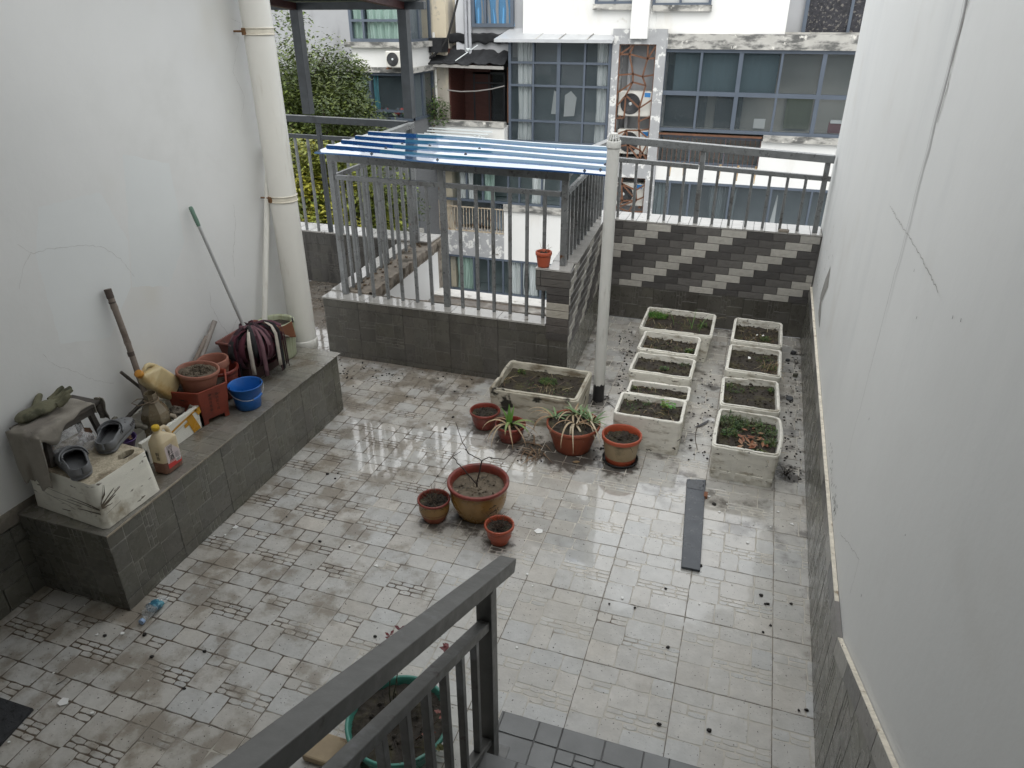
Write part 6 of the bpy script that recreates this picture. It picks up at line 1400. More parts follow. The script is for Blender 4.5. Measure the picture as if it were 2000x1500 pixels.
# crushed bottle
bo = thing('water_bottle', 'crumpled clear water bottle with a blue label lying on the floor by the bench corner', 'bottle', (-.462, .44, 0))
M_pet = mat('clear_plastic', (.85, .9, .92), .06, var=.02, alpha=.22, coat=.6); M_blab = mat('blue_label', (.015, .12, .2), .3, var=.2, sc=30, c2=(.1, .3, .38), c2sc=16, lo=.5, hi=.6); M_bcap = mat('pale_blue_cap', (.3, .42, .62), .4)
ba, bb_ = V3(-.458, .36, .022), V3(-.475, .565, .03); bd = (bb_-ba).normalized()
def bring(f, r_, sq=1.): return f, r_, sq
def btube(mb, secs, crush):
    sv = bd.cross(Z).normalized(); n = 22; vs = []
    for f, r_, sq in secs:
        c = ba+bd*f
        for j in range(n):
            q = 2*pi*j/n; k = 1+crush*noise.noise(V3(cos(q)*2, sin(q)*2, f*60)); vs.append(V3(c.x, c.y, .0)+sv*cos(q)*r_*k+Z*(r_*sq+sin(q)*r_*k*sq+.002))
    mb.add(vs, [(i*n+j, i*n+(j+1) % n, (i+1)*n+(j+1) % n, (i+1)*n+j) for i in range(len(secs)-1) for j in range(n)], 0, sm=False)
mb = MB(); btube(mb, [(.018, .012, 1), (.03, .013, 1), (.045, .026, .95), (.06, .032, .9), (.085, .033, .85), (.1, .031, .8), (.12, .031, .7), (.135, .03, .6), (.15, .028, .5), (.165, .03, .45), (.18, .028, .4), (.19, .026, .35)], .3); mb.build('body', M_pet, bo)
mb = MB(); btube(mb, [(.082, .034, .86), (.1, .032, .8), (.12, .032, .72), (.138, .031, .62)], .2); mb.build('label', M_blab, bo)
mb = MB(); btube(mb, [(.0, .0005, 1), (.0, .0145, 1), (.016, .0145, 1), (.017, .012, 1)], 0); mb.build('cap', M_bcap, bo)
mb = MB()
for k in range(7): p = ba+bd*.112+V3(-.02+.006*k, .006*k-.01, .0); mb.obox(Matrix.Translation((p.x, p.y, .046-.0012*k)) @ Matrix.Rotation(.5, 4, 'Z'), .004, .008, .001)
mb.build('label_print', M_wt, bo)
mb = MB(); mb.prism([onz(-120, 1300), onz(0, 1365), onz(66, 1387), onz(-10, 1470), onz(-200, 1560)], (0, 0, .012)); mb.build('doormat', mat('black_mat', (.03, .032, .036), .6, var=.3, sc=30, c2=(.008, .008, .009), c2sc=40, lo=.55, hi=.62, bump=.6, bsc=120), label='corner of a black rubber mat at the left edge', cat='mat')
mb = MB(); mb.prism([onz(612, 1462, .03), onz(640, 1430, .03), onz(700, 1412, .03), onz(720, 1560, .03), onz(600, 1600, .03)], (0, 0, .0)); 
mb = MB(); mb.box((.71, -.02, .002), (.95, .105, .035)); mb.build('paving_slab', mat('tan_slab', (.4, .31, .2), .7, var=.2, sc=10, c2=(.15, .08, .04), c2sc=12, lo=.55, hi=.7), label='loose tan slab with a brown edge under the stair handrail', cat='slab', bevel=.008)
# broken slate along the right wall
M_slate = mat('broken_slate', (.045, .048, .052), .4, var=.25, sc=12)
for i, (px, sz, rot, lb) in enumerate((((1549, 692), .055, .2, 'squarish broken slate piece by the right wall, farthest of the four'), ((1538, 705), .05, .9, 'flat dark slate flake next to the squarish piece'), ((1553, 736), .045, .5, 'greenish stone lump by the right wall'), ((1542, 780), .08, -.6, 'long slate shard by the right wall, nearest of the four'))):
    p = onz(*px); mb = MB(); k = 7; r = random.Random(i+40)
    P = [V3(cos(2*pi*j/k)*sz*.6*r.uniform(.65, 1), sin(2*pi*j/k)*sz*.4*r.uniform(.65, 1), 0) for j in range(k)]; Mx = Matrix.Translation((p.x, p.y, .004)) @ Matrix.Rotation(rot, 4, 'Z') @ Matrix.Rotation(.12, 4, 'X')
    ax_ = Mx.to_3x3() @ V3(0, 0, .028 if i == 0 or i == 2 else .012); mb.prism([Mx @ q for q in P], ax_); mb.build('slate_piece', M_slate if i != 2 else mat('mossy_stone', (.09, .09, .07), .8, var=.3, sc=30), label=lb, cat='slate', group='broken slate along the right wall', bevel=.003)
# white paint chips
M_chip = mat('white_paint_chip', (.82, .82, .8), .7, var=.03)
chips = [(165,1183),(460,1030),(418,1047),(440,1045),(683,1067),(735,1105),(1052,1038),(857,965),(30,1397),(123,1372),(18,1450),(190,1240),(105,1315),(240,1237),(355,1373),(180,1393),(290,1330),(865,1187),(1022,1078),(1040,1145),(997,1208),(1010,1265),(1030,1122),(1098,975),(1130,970),(1385,970),(1420,985),(1505,1030),(1472,1025),(1547,1024),(1335,892),(1415,715),(1180,735),(1390,1178),(1430,1142),(1215,1168),(1535,1115),(1366,1180),(1540,660),(1475,1180),(1235,668),(1520,1000),(1405,1000),(1460,1060)]
big = {(460,1030): .022, (1052,1038): .03, (1547,1024): .018, (123,1372): .026, (735,1105): .018, (857,965): .014, (240,1237): .012, (1385,970): .016}
SURF = 'among the floor stones'
for i, px in enumerate(chips):
    p = onz(*px); r = random.Random(i*7+1); s0 = big.get(px, r.uniform(.005, .011)); k = r.choice([3, 4, 5]); a0 = r.uniform(0, 6)
    P = [V3(p.x+cos(a0+2*pi*j/k)*s0*r.uniform(.6, 1.1), p.y+sin(a0+2*pi*j/k)*s0*r.uniform(.6, 1.1), .0015) for j in range(k)]
    if len(P) < 3: continue
    cx, cy = p.x, p.y
    where = 'by the bench' if px[0] < 480 and px[1] < 1200 else 'on the dry near-left floor' if px[0] < 500 else 'on the middle of the floor' if px[0] < 1100 and px[1] < 1300 else 'between the planters' if px[1] < 940 else 'on the wet right-hand floor'
    mb = MB(); mb.prism(P, (0, 0, .0022)); mb.build('paint_chip', M_chip, label='%s white paint chip %s' % ('larger' if px in big else 'tiny', where), cat='paint chip', group='white paint chips strewn over the floor, ' + where + (', larger' if px in big else ''))
for px, zb in (((1480, 905), .2), ((1463, 702), .24), ((1478, 657), .22), ((1472, 663), .22), ((1490, 658), .22)):
    p = onz(*px, zb); r = random.Random(px[0]); mb = MB(); s0 = .017 if px[0] == 1463 else .009; a0 = r.uniform(0, 6)
    if px == (1480, 905): continue
    mb.prism([V3(p.x+cos(a0+2*pi*j/4)*s0*r.uniform(.6, 1.2), p.y+sin(a0+2*pi*j/4)*s0*r.uniform(.5, 1), p.z+.006+.004*j) for j in range(4)], (0, 0, .003)); mb.build('paint_chip', M_chip, label='white shard on the soil of the third right planter' if px[0] == 1463 else 'small white scrap on the soil of the farthest right planter', cat='paint chip', group='white shards on planter soil' if px[0] != 1463 else None)
# dark litter: crumbs of soil and seed pods
M_lit = mat('black_litter', (.018, .015, .013), .7, var=.4, sc=40)
spots = [(360,1345),(297,1283),(205,1242),(283,1240),(400,1273),(1020,1468),(1003,1475),(1505,1222),(1240,1188),(1368,1105),(1575,1387),(1560,1388),(1487,1163),(1515,905),(1345,898),(1330,855),(1395,742),(1350,860),(1395,985),(1385,1427),(1287,1415),(1305,1265),(888,765),(912,755),(810,778),(838,828),(870,838),(885,815),(960,895),(855,930),(1390,860),(1220,700),(1235,690),(1210,672),(1258,640),(1215,745),(1210,760),(1238,845),(1160,880),(690,755),(745,752),(795,775),(640,926),(655,935),(660,925),(683,1069),(733,1244),(625,1058),(560,1010),(1545,1180),(1500,1180),(1490,1235),(1495,1180),(1300,1150),(1190,1180)]
spots += [(1010+i*3+rnd.uniform(-20, 20), 850+rnd.uniform(-8, 60)) for i in range(20)] + [(rnd.uniform(1205, 1245), rnd.uniform(640, 780)) for i in range(90)] + [(rnd.uniform(1530, 1565), rnd.uniform(690, 940)) for i in range(110)] + [(rnd.uniform(1345, 1395), rnd.uniform(720, 900)) for i in range(70)] + [(rnd.uniform(640, 960), 702+rnd.uniform(0, 40)) for i in range(110)] + [(rnd.uniform(620, 660), rnd.uniform(560, 600)) for i in range(26)] + [(rnd.uniform(1150, 1190), rnd.uniform(770, 800)) for i in range(20)] + [(rnd.uniform(1160, 1200), rnd.uniform(870, 900)) for i in range(20)]
mb = MB()
for i, px in enumerate(spots):
    p = onz(*px); mb.blob((p.x, p.y, .003), rnd.uniform(.005, .012) if i < 55 else rnd.uniform(.003, .009), .6, 3, i, sc=(1, rnd.uniform(.6, 1.3), .5), nu=7, nv=5)
mb.build('soil_litter', M_lit, origin=(0, 0, 0), label='black crumbs of soil and seed pods scattered over the wet floor', cat='litter', kind='stuff')
def fallen(label, px0, px1, w_, col, z=.004, name='twig', cat='twig', bend=.02):
    a, b = onz(*px0), onz(*px1); mb = MB(); n = 8; s_ = (b-a).cross(Z).normalized(); mb.tube([a.lerp(b, i/n)+s_*bend*sin(pi*i/n)+V3(0, 0, z) for i in range(n+1)], [w_*(1-.5*i/n) for i in range(n+1)], 6, 0, col); mb.build(name, M_straw, label=label, cat=cat)
fallen('thin brown twig between the two planter columns', (1364, 830), (1363, 880), .003, (.07, .05, .035)); fallen('bent wire-like stem between the vent pole and the planters', (1186, 786), (1206, 806), .0025, (.05, .04, .035), bend=-.01)
fallen('short black twig on the dry floor left of the bottle', (110, 1338), (132, 1323), .002, (.03, .025, .02), bend=.006); fallen('dry tendril at the foot of the bench', (175, 1216), (222, 1200), .0012, (.08, .07, .05), bend=.03)
mb = MB(); a, b = onz(1355, 836), onz(1385, 821); s_ = (b-a).cross(Z).normalized()
mb.ribbon([a.lerp(b, f)+V3(0, 0, .006)+s_*.012*sin(pi*f) for f in [i/8 for i in range(9)]], [.002, .012, .02, .024, .026, .024, .02, .012, .003], s_); mb.build('feather', mat('grey_feather', (.09, .09, .095), .8, var=.4, sc=60), label='grey feather on the wet floor between the planter columns', cat='feather')
mb = MB(); p = onz(1125, 905); mb.grid(lambda u, v: V3(p.x+(u-.5)*.05, p.y+(v-.5)*.03*(1-abs(2*u-1)**2)+u*.012, .006+.006*abs(v-.5)), 8, 4); mb.build('fallen_leaf', mat('tan_leaf', (.22, .15, .08), .6), label='tan leaf at the foot of the brown bowl pot', cat='leaf')
mb = MB(); r = random.Random(30)
for k in range(16):
    c = V3(2.585, 2.72, .01); a = r.uniform(0, 6.3); mb.tube([c, c+V3(cos(a)*.03, sin(a)*.04, r.uniform(.01, .05)), c+V3(cos(a)*.06, sin(a)*.09, r.uniform(.0, .05))], [.002, .0016, .001], 5, 0, (.05, .042, .036))
mb.build('uprooted_stalk', M_straw, label='withered uprooted stalk between the nearest right planter and the wall', cat='dead plant')
mb = MB(); r = random.Random(31)
for k in range(12):
    c = onz(1555, 712); a = r.uniform(0, 6.3); mb.tube([c+V3(0, 0, .006), c+V3(cos(a)*.03, sin(a)*.05, r.uniform(.01, .04))], [.002, .001], 5, 0, (.05, .042, .036))
mb.build('dead_weed', M_straw, label='small dead weed at the foot of the right wall near the slate', cat='dead plant')
mb = MB(); r = random.Random(32)
for k in range(34):
    p = V3(r.uniform(.84, 1.02), r.uniform(2.42, 2.6), .004); a = r.uniform(-2.4, -.4) if r.random() < .7 else r.uniform(0, 6)
    blade(mb, p, a, r.uniform(.08, .2), r.uniform(.005, .012), .3, .5, r.choice([(.16, .1, .06), (.22, .15, .09), (.1, .07, .045), (.28, .2, .13)]), None, 6)
mb.build('fallen_foliage', M_straw, label='wet fallen strap leaves on the floor between the lily and the bowl pot', cat='dead leaves', kind='stuff')
for px, lb, w_ in (((1530, 452), 'broken chunk of brick on the coping of the brick parapet', .045),):
    p = onz(px[0], px[1], .98); mb = MB(); mb.prism([V3(p.x-w_, p.y-.02, .978), V3(p.x+w_, p.y-.026, .978), V3(p.x+w_*.9, p.y+.02, .978), V3(p.x-w_*.8, p.y+.022, .978)], (.004, .004, .02)); mb.build('brick_fragment', M_conc, label=lb, cat='brick', bevel=.004)
# ------------------------------------------------------------------ the apartment block across the lane
FYB = 16.5
M_bw = mat('block_white_render', (.7, .7, .68), .8, var=.03, sc=1.5, c2=(.62, .6, .55), c2sc=1.1, lo=.52, hi=.75, st2=(1, 1, .35), c3=(.45, .42, .36), c3sc=2.6, lo3=.66, hi3=.8, world=True)
M_bg = mat('block_grey_render', (.34, .345, .355), .8, var=.06, sc=2, c2=(.22, .22, .225), c2sc=1.2, lo=.5, hi=.75, st2=(1, 1, .4), world=True)
M_bb = mat('beige_render', (.6, .53, .4), .85, var=.06, sc=2.5, c2=(.4, .37, .32), c2sc=1.4, lo=.5, hi=.62, st2=(1, 1, .4), c3=(.33, .3, .26), c3sc=3.5, lo3=.6, hi3=.72, world=True)
M_bst = mat('stained_slab', (.4, .39, .36), .85, var=.15, sc=4, c2=(.1, .1, .095), c2sc=2.2, lo=.44, hi=.62, c3=(.62, .6, .55), c3sc=5, lo3=.6, hi3=.7, st2=(1, 1, 2.5), world=True)
M_blp = mat('peeling_paint', (.32, .325, .33), .85, var=.1, sc=6, c2=(.62, .62, .6), c2sc=5, lo=.54, hi=.6, c3=(.2, .19, .17), c3sc=5, lo3=.66, hi3=.74, world=True)
M_alu = mat('blue_grey_frame', (.085, .105, .135), .4, var=.08, sc=3, world=True, metal=.2)
M_aluf = mat('pale_grey_frame', (.25, .28, .31), .4, var=.08, sc=3, world=True)
M_pane = mat('window_glass', (.06, .08, .09), .04, var=.1, sc=1.2, alpha=.36, spec=.6, rv=.02, world=True)
M_paneg = mat('green_window_glass', (.03, .06, .055), .05, var=.1, sc=1.2, alpha=.22, spec=.6, rv=.02, world=True)
M_cur = mat('white_curtain', (.62, .66, .66), .9, var=.05, sc=3, world=True); M_curg = mat('pale_green_curtain', (.38, .52, .46), .9, var=.06, sc=3, world=True); M_curb = mat('blue_curtain', (.1, .28, .5), .9, var=.1, sc=4, world=True)
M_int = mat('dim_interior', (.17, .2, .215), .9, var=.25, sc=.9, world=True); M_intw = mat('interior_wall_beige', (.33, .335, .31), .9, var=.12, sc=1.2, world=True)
M_blackc = mat('black_shade_cloth', (.012, .013, .015), .8, var=.5, sc=6, bump=.8, bsc=12, world=True)
M_rustb = mat('rusty_bar', (.13, .058, .03), .75, var=.3, sc=9, c2=(.1, .05, .03), c2sc=5, lo=.5, hi=.65, world=True); M_cream = mat('cream_bar', (.42, .36, .27), .7, var=.15, sc=9, c2=(.2, .11, .06), c2sc=6, lo=.52, hi=.65, world=True)
M_ac = mat('ac_white', (.62, .61, .56), .5, var=.05, sc=4); M_acd = mat('ac_grille', (.06, .062, .065), .5, var=.1, sc=40)
ab = thing('apartment_building', 'white and grey apartment block with blue-grey framed glazed balconies across the lane', 'building', (-1, FYB, -9.5))
def fp(x, y, Y=FYB): p = ony(x, y, Y); return p.x, p.z
def rect(tl, br, Y=FYB): (x0, z1), (x1, z0) = fp(*tl, Y), fp(*br, Y); return x0, x1, z0, z1
def slab(name, m, tl, br, Y=FYB, d=.4, parent=None, out=0, ext=None):
    x0, x1, z0, z1 = rect(tl, br, Y)
    if ext: x0, x1, z0, z1 = [a if b is None else b for a, b in zip((x0, x1, z0, z1), ext)]
    mb = MB(); mb.box((x0, Y-out, z0), (x1, Y+d, z1)); return mb.build(name, m, parent or ab)
def curtain(parent, x0, x1, z0, z1, Y, m, n=9, amp=.05):
    mb = MB(); mb.grid(lambda u, v: V3(x0+(x1-x0)*u+.02*sin(v*5+u*9), Y+amp*sin(u*n*2*pi)+.03*sin(u*n*3.1+v*2), z0+(z1-z0)*v), n*8, 3); return mb.build('curtain', m, parent)
def window(tl, br, cols, rows, Y=FYB, fw=.06, m=None, glass=None, curt=(), parent=None, depth=.8, back=None, ext=None, heavy=(), inner=True, co=.075, amp=.03):
    """frame (part) with its panes and curtains as sub-parts; cols / rows are fractions of the mullions"""
    x0, x1, z0, z1 = rect(tl, br, Y)
    if ext: x0, x1, z0, z1 = [a if b is None else b for a, b in zip((x0, x1, z0, z1), ext)]
    W, H = x1-x0, z1-z0; mb = MB()
    def bar(a, b, c, d, o=0): mb.box((a, Y-.05-o, c), (b, Y+.04, d))
    bar(x0, x1, z1-fw, z1); bar(x0, x1, z0, z0+fw); bar(x0, x0+fw, z0+fw, z1-fw, .002); bar(x1-fw, x1, z0+fw, z1-fw, .002)
    for c in cols: q = x0+W*c; t = fw*(.75 if c not in heavy else 1.3)/2; bar(q-t, q+t, z0+fw, z1-fw, .004)
    for r_ in rows: q = z0+H*r_; t = fw*(.75 if r_ not in heavy else 1.3)/2; bar(x0+fw, x1-fw, q-t, q+t, .006)
    fr = mb.build('window', m or M_alu, parent or ab)
    cs = [0]+sorted(cols)+[1]; rs = [0]+sorted(rows)+[1]; gm = MB()
    for i in range(len(cs)-1):
        for j in range(len(rs)-1):
            dy = .006*((i*3+j*5) % 3); tx = .004*((i*7+j*3) % 5-2)
            a, b, c, d = x0+W*cs[i]+.01, x0+W*cs[i+1]-.01, z0+H*rs[j]+.01, z0+H*rs[j+1]-.01
            gm.add([(a, Y+dy-tx, c), (b, Y+dy+tx, c), (b, Y+dy+tx*.5, d), (a, Y+dy-tx*1.5, d)], [(0, 1, 2, 3)])
    gm.build('pane', glass or M_pane, fr)
    for a, b, cm, nn in curt: curtain(fr, x0+W*a, x0+W*b, z0+.02, z1-.05, Y+co, cm, nn, amp)
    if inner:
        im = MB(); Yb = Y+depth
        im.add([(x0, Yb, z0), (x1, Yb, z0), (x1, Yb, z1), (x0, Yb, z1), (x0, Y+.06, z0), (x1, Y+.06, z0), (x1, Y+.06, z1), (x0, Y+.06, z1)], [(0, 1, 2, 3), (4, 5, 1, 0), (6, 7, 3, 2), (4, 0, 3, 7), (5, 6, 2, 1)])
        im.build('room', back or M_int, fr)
    return fr, (x0, x1, z0, z1)
# right-hand flats: glazed balcony
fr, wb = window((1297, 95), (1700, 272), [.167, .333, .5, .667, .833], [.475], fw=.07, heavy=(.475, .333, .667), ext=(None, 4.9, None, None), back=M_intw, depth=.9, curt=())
x0, x1, z0, z1 = wb
def inside(name, m, a, b, c, d, Y): 
    mb = MB(); mb.box((x0+(x1-x0)*a, Y, z0+(z1-z0)*c), (x0+(x1-x0)*b, Y+.06, z0+(z1-z0)*d)); return mb.build(name, m, fr)
M_dkdoor = mat('dark_door_glass', (.02, .028, .032), .2, var=.3, sc=2, world=True)
inside('inner_door', M_dkdoor, .0, .2, 0, .78, FYB+.75); inside('inner_door', M_dkdoor, .24, .36, .0, .62, FYB+.75); inside('inner_door', mat('inner_curtain_green', (.1, .115, .075), .9, var=.2, sc=6, st=(6, 1, .3), world=True), .55, .66, .03, .45, FYB+.75)
inside('blue_blind', mat('blue_blind', (.05, .085, .1), .7, var=.15, sc=3, st=(5, 1, .4), world=True), .05, .49, .47, 1, FYB+.18)
inside('red_cloth', mat('red_cloth', (.12, .03, .035), .9), .735, .79, .03, .16, FYB+.3); inside('pale_cloth', M_cur, .74, .8, .15, .19, FYB+.28); inside('pale_box', M_cur, .42, .47, .03, .15, FYB+.6)
slab('slab', M_bst, (1272, 62), (1700, 104), out=.12, ext=(fp(1293, 180)[0]+.05, 5.0, 1.995, 2.3))
slab('wall', M_bw, (1290, -60), (1533, 66), ext=(None, None, 2.3, 3.1), d=1.5)
slab('wall', M_bg, (1533, -60), (1720, 70), Y=17.1, ext=(None, 5.0, 2.3, 3.1), d=1.0)
window((1583, -50), (1697, 72), [.68], [], Y=17.05, fw=.08, m=M_alu, glass=mat('patterned_dark_glass', (.03, .03, .035), .2, var=.6, sc=14, c2=(.14, .13, .12), c2sc=16, lo=.56, hi=.62, world=True), inner=False)
mb = MB(); mb.box((2.3, 16.9, 1.9), (5.0, 17.1, 2.33)); mb.build('slab', M_bst, ab)
window((1279, -50), (1389, 11), [.48], [], Y=FYB-.02, m=M_alu, glass=M_paneg, inner=False); slab('sill', M_bst, (1277, 10), (1390, 22), out=.12, d=.0)
window((1165, -50), (1241, 8), [.5], [], Y=FYB-.02, m=M_alu, inner=False); slab('sill', M_bst, (1160, 8), (1243, 19), out=.12, d=.0)
x0, x1, z0, z1 = rect((1022, -60), (1280, 60)); mb = MB(); mb.box((x0, FYB, 2.25), (x1, FYB+1.5, 3.1)); mb.build('wall', M_bw, ab)
x0, x1, z0, z1 = rect((1241, -60), (1277, 55)); mb = MB(); mb.box((x0+.02, FYB-.25, 2.2), (x1-.1, FYB-.002, 3.1)); mb.build('pilaster', M_bw, ab)
# below the balcony glazing
zb = wb[2]
x0, _ = fp(1282, 260); x1, _ = fp(1484, 300)
mb = MB(); mb.box((x0, FYB-.08, zb-.085), (x1, FYB+.02, zb-.045)); mb.build('rail_cap', M_rustb, ab)
mb = MB()
for k in range(22): q = x0+.08+(x1-x0-.1)*k/21; mb.beam((q, FYB-.06, zb-.75), (q, FYB-.06, zb-.12), .011, .011, Ya)
mb.beam((x0, FYB-.06, zb-.32), (x1, FYB-.06, zb-.32), .025, .02); mb.build('railing', M_rustb, ab)
window((1284, 268), (1482, 325), [.33, .66], [], Y=FYB+.25, ext=(None, None, zb-.78, zb-.12), back=M_intw, inner=True, depth=.8)
mb = MB(); mb.box((x1+.02, FYB-.14, zb-.14), (5, FYB+.3, zb-.0)); mb.build('sill', M_bst, ab)
mb = MB(); mb.box((x1+.0, FYB-.04, zb-.78), (5, FYB+.4, zb-.141)); mb.build('wall', M_bw, ab)
mb = MB(); mb.box((x0-.1, FYB-.04, -.92), (5, FYB+.4, zb-.78)); mb.build('wall', M_bw, ab)
M_runs = mat('rust_run', (.45, .3, .13), .9, var=.3, sc=9, alpha=.65)
mb = MB(); r = random.Random(5)
for px in (1334, 1405, 1440, 1475, 1308): q, zz = fp(px, 325); l = r.uniform(.12, .42); mb.add([(q, FYB-.045, -.46), (q+.05, FYB-.045, -.46), (q+.035, FYB-.045, -.46-l), (q+.015, FYB-.045, -.46-l)], [(0, 1, 2, 3)])
mb.build('rust_run', M_runs, ab)
fr, wb2 = window((1268, 350), (1700, 470), [.1, .19, .37, .55, .72, .88], [], ext=(None, 4.9, -2.35, -.9), fw=.06, glass=M_pane, curt=((.02, .1, mat('dull_curtain', (.2, .25, .26), .9, world=True), 8), (.28, .4, mat('dull_curtain2', (.13, .16, .17), .9, world=True), 8)))
x0, x1, z0, z1 = wb2; mb = MB(); mb.prism([(x0+2.95, FYB+.35, -1.9), (x0+3.07, FYB+.35, -1.9), (x0+3.05, FYB+.35, -1.2), (x0+3.03, FYB+.35, -1.15)], (0, .03, 0)); mb.build('white_towel', M_cur, fr)
mb = MB(); mb.box((x0-.1, FYB-.04, -4.2), (5, FYB+.4, -2.35)); mb.build('wall', M_bw, ab)
# rusty lattice shaft with the outdoor units
def lattice(tl, br, m, seed, Y=FYB-.06, ext=None, wd=.036, parent=None, cell=.42):
    x0, x1, z0, z1 = rect(tl, br, Y)
    if ext: x0, x1, z0, z1 = [a if b is None else b for a, b in zip((x0, x1, z0, z1), ext)]
    r = random.Random(seed); mb = MB()
    for a, b in (((x0, z0), (x1, z0)), ((x0, z1), (x1, z1)), ((x0, z0), (x0, z1)), ((x1, z0), (x1, z1))): mb.beam((a[0], Y, a[1]), (b[0], Y, b[1]), wd*1.3, wd, Ya)
    nx, nz_ = max(1, round((x1-x0)/cell)), max(1, round((z1-z0)/cell)); P = {}
    for i in range(nx+1):
        for j in range(nz_+1):
            x = x0+(x1-x0)*i/nx; z = z0+(z1-z0)*j/nz_
            if 0 < i < nx: x += r.uniform(-.36, .36)*cell
            if 0 < j < nz_: z += r.uniform(-.36, .36)*cell
            if i % 2 and 0 < j < nz_: z += cell*.25
            P[i, j] = (min(max(x, x0), x1), min(max(z, z0), z1))
    dx = [(1, 0), (0, 1)]
    for (i, j), a in P.items():
        for di, dj in ((1, 0), (0, 1), (1, 1), (1, -1)):
            b = P.get((i+di, j+dj))
            if not b: continue
            pr_ = .95 if di+dj == 1 and 0 not in (di*dj,) else .85
            if di and dj: pr_ = .16
            if (i in (0, nx) and di == 0) or (j in (0, nz_) and dj == 0): continue
            if r.random() < pr_: mb.beam((a[0], Y, a[1]), (b[0], Y, b[1]), wd, wd*.7, Ya)
    return mb.build('lattice', m, parent or ab)
XL0, _ = fp(1193, 180); XL1, _ = fp(1293, 200); o0, _ = fp(1206, 180); o1, _ = fp(1276, 180)
zt1 = fp(1240, 86)[1]; zt0 = fp(1240, 58)[1]; zo0 = fp(1230, 310)[1]; zo1 = fp(1230, 345)[1]
for a, b, c, d in ((XL0, XL1, zt1, zt0+.02), (XL0, o0, -4, zt1), (o1, XL1, -4, zt1), (o0, o1, zo1, zo0), (o0, o1, -2.6, -2.3)):
    mb = MB(); mb.box((a, FYB-.12, c), (b, FYB+.5, d)); mb.build('shaft_frame', M_blp, ab)
mb = MB(); mb.box((XL0, FYB+.5, -4), (XL1, FYB+.6, zt1)); mb.build('shaft_back', M_bg, ab)
mb = MB(); mb.box((XL1+.003, FYB-.118, 2.0), (fp(1293, 180)[0]+.047, FYB+.4, 2.31)); mb.build('shaft_frame', M_blp, ab); mb = MB(); mb.box((XL0-.4, FYB+.12, zt0-.06), (XL1+.5, FYB+.45, 3.1)); mb.build('wall', M_bw, ab)
cyl('shaft_pipe', (o0+.18, FYB+.4, -2.2), (o0+.18, FYB+.4, zt1), .05, M_bg, ab, 10)
lattice((1208, 86), (1262, 308), M_rustb, 4, ext=(o0, o1, zo0, zt1), cell=.32); lattice((1190, 345), (1250, 430), M_rustb, 9, ext=(o0, o1, -2.3, zo1), cell=.3)
def ac(label, x, z, Y, s=1., rot=0, logo=True):
    root = thing('outdoor_unit', label, 'air conditioner', (x, Y, z)); mb = MB(); w_, h_, d_ = .8*s, .56*s, .28*s
    mb.box((x-w_/2, Y, z), (x+w_/2, Y+d_, z+h_)); mb.build('casing', M_ac, root, bevel=.02)
    mb = MB(); cx, cz, R_ = x-w_*.13, z+h_*.5, h_*.42
    Mx = Matrix.Translation((cx, Y-.004, cz)) @ Matrix.Rotation(pi/2, 4, 'X'); mb.lathe([(0, 0), (R_, 0), (R_, .012), (R_*.97, .014), (R_*.97, .004)], 32, Mx); 
    for k in range(1, 7): mb.lathe([(R_*k/7, .006), (R_*k/7+.008, .006), (R_*k/7+.008, .01), (R_*k/7, .01)], 32, Mx)
    mb.build('fan_grille', M_acd, root); mb = MB(); mb.lathe([(0, .016), (R_*.16, .016), (R_*.16, .0)], 20, Mx); mb.build('hub', M_cur, root)
    if logo: mb = MB(); mb.box((x+w_*.27, Y-.004, z+h_*.78), (x+w_*.44, Y+.002, z+h_*.95)); mb.build('badge', mat('blue_badge', (.03, .2, .5), .5), root)
    mb = MB(); mb.box((x-w_*.45, Y-.05, z-.04), (x-w_*.38, Y+d_, z)); mb.box((x+w_*.38, Y-.05, z-.04), (x+w_*.45, Y+d_, z)); mb.build('bracket', M_rustb, root)
    return root
acx = (o0+o1)/2
ac('white outdoor unit with blue badge behind the upper rusty lattice', acx+.0, fp(1235, 228)[1], FYB+.06); ac('outdoor unit behind the lattice just above the handrail', acx+.02, fp(1235, 302)[1], FYB+.06); ac('outdoor unit behind the lower rusty lattice beside the vent pole', acx-.02, fp(1220, 402)[1], FYB+.06)
# middle: tall curtain wall with a lean-to roof
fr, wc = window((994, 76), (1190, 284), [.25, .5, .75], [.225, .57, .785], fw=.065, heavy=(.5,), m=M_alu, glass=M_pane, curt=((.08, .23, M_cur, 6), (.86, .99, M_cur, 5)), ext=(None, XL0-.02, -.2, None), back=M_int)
x0, x1, z0, z1 = wc
mb = MB(); mb.prism([(x0-.25, FYB-.35, z1-.02), (x1+.06, FYB-.35, z1-.05), (x1+.06, FYB+.8, z1+.35), (x0+.1, FYB+.8, z1+.36)], (0, 0, .03)); mb.box((x0-.25, FYB-.37, z1-.06), (x1+.06, FYB-.35, z1+.01)); mb.build('lean_to_roof', mat('wet_grey_roof', (.42, .43, .44), .15, var=.12, sc=3, world=True), ab)
for f in (.3, .52, .78): mb = MB(); xx = x0+(x1-x0)*f; mb.beam((xx, FYB-.35, z1+.0), (xx+.3, FYB+.8, z1+.385), .02, .02); mb.build('roof_seam', M_bst, ab)
mb = MB(); mb.grid(lambda u, v: V3(x0+.35+(x1-x0-.1)*u, FYB+.3+.2*v+.03*sin(u*20), z1+.36+.2*v+.02*sin(u*31)-.05*max(0, u-.9)*10*v), 40, 4); mb.build('black_cover', M_blackc, ab, solid=.03)
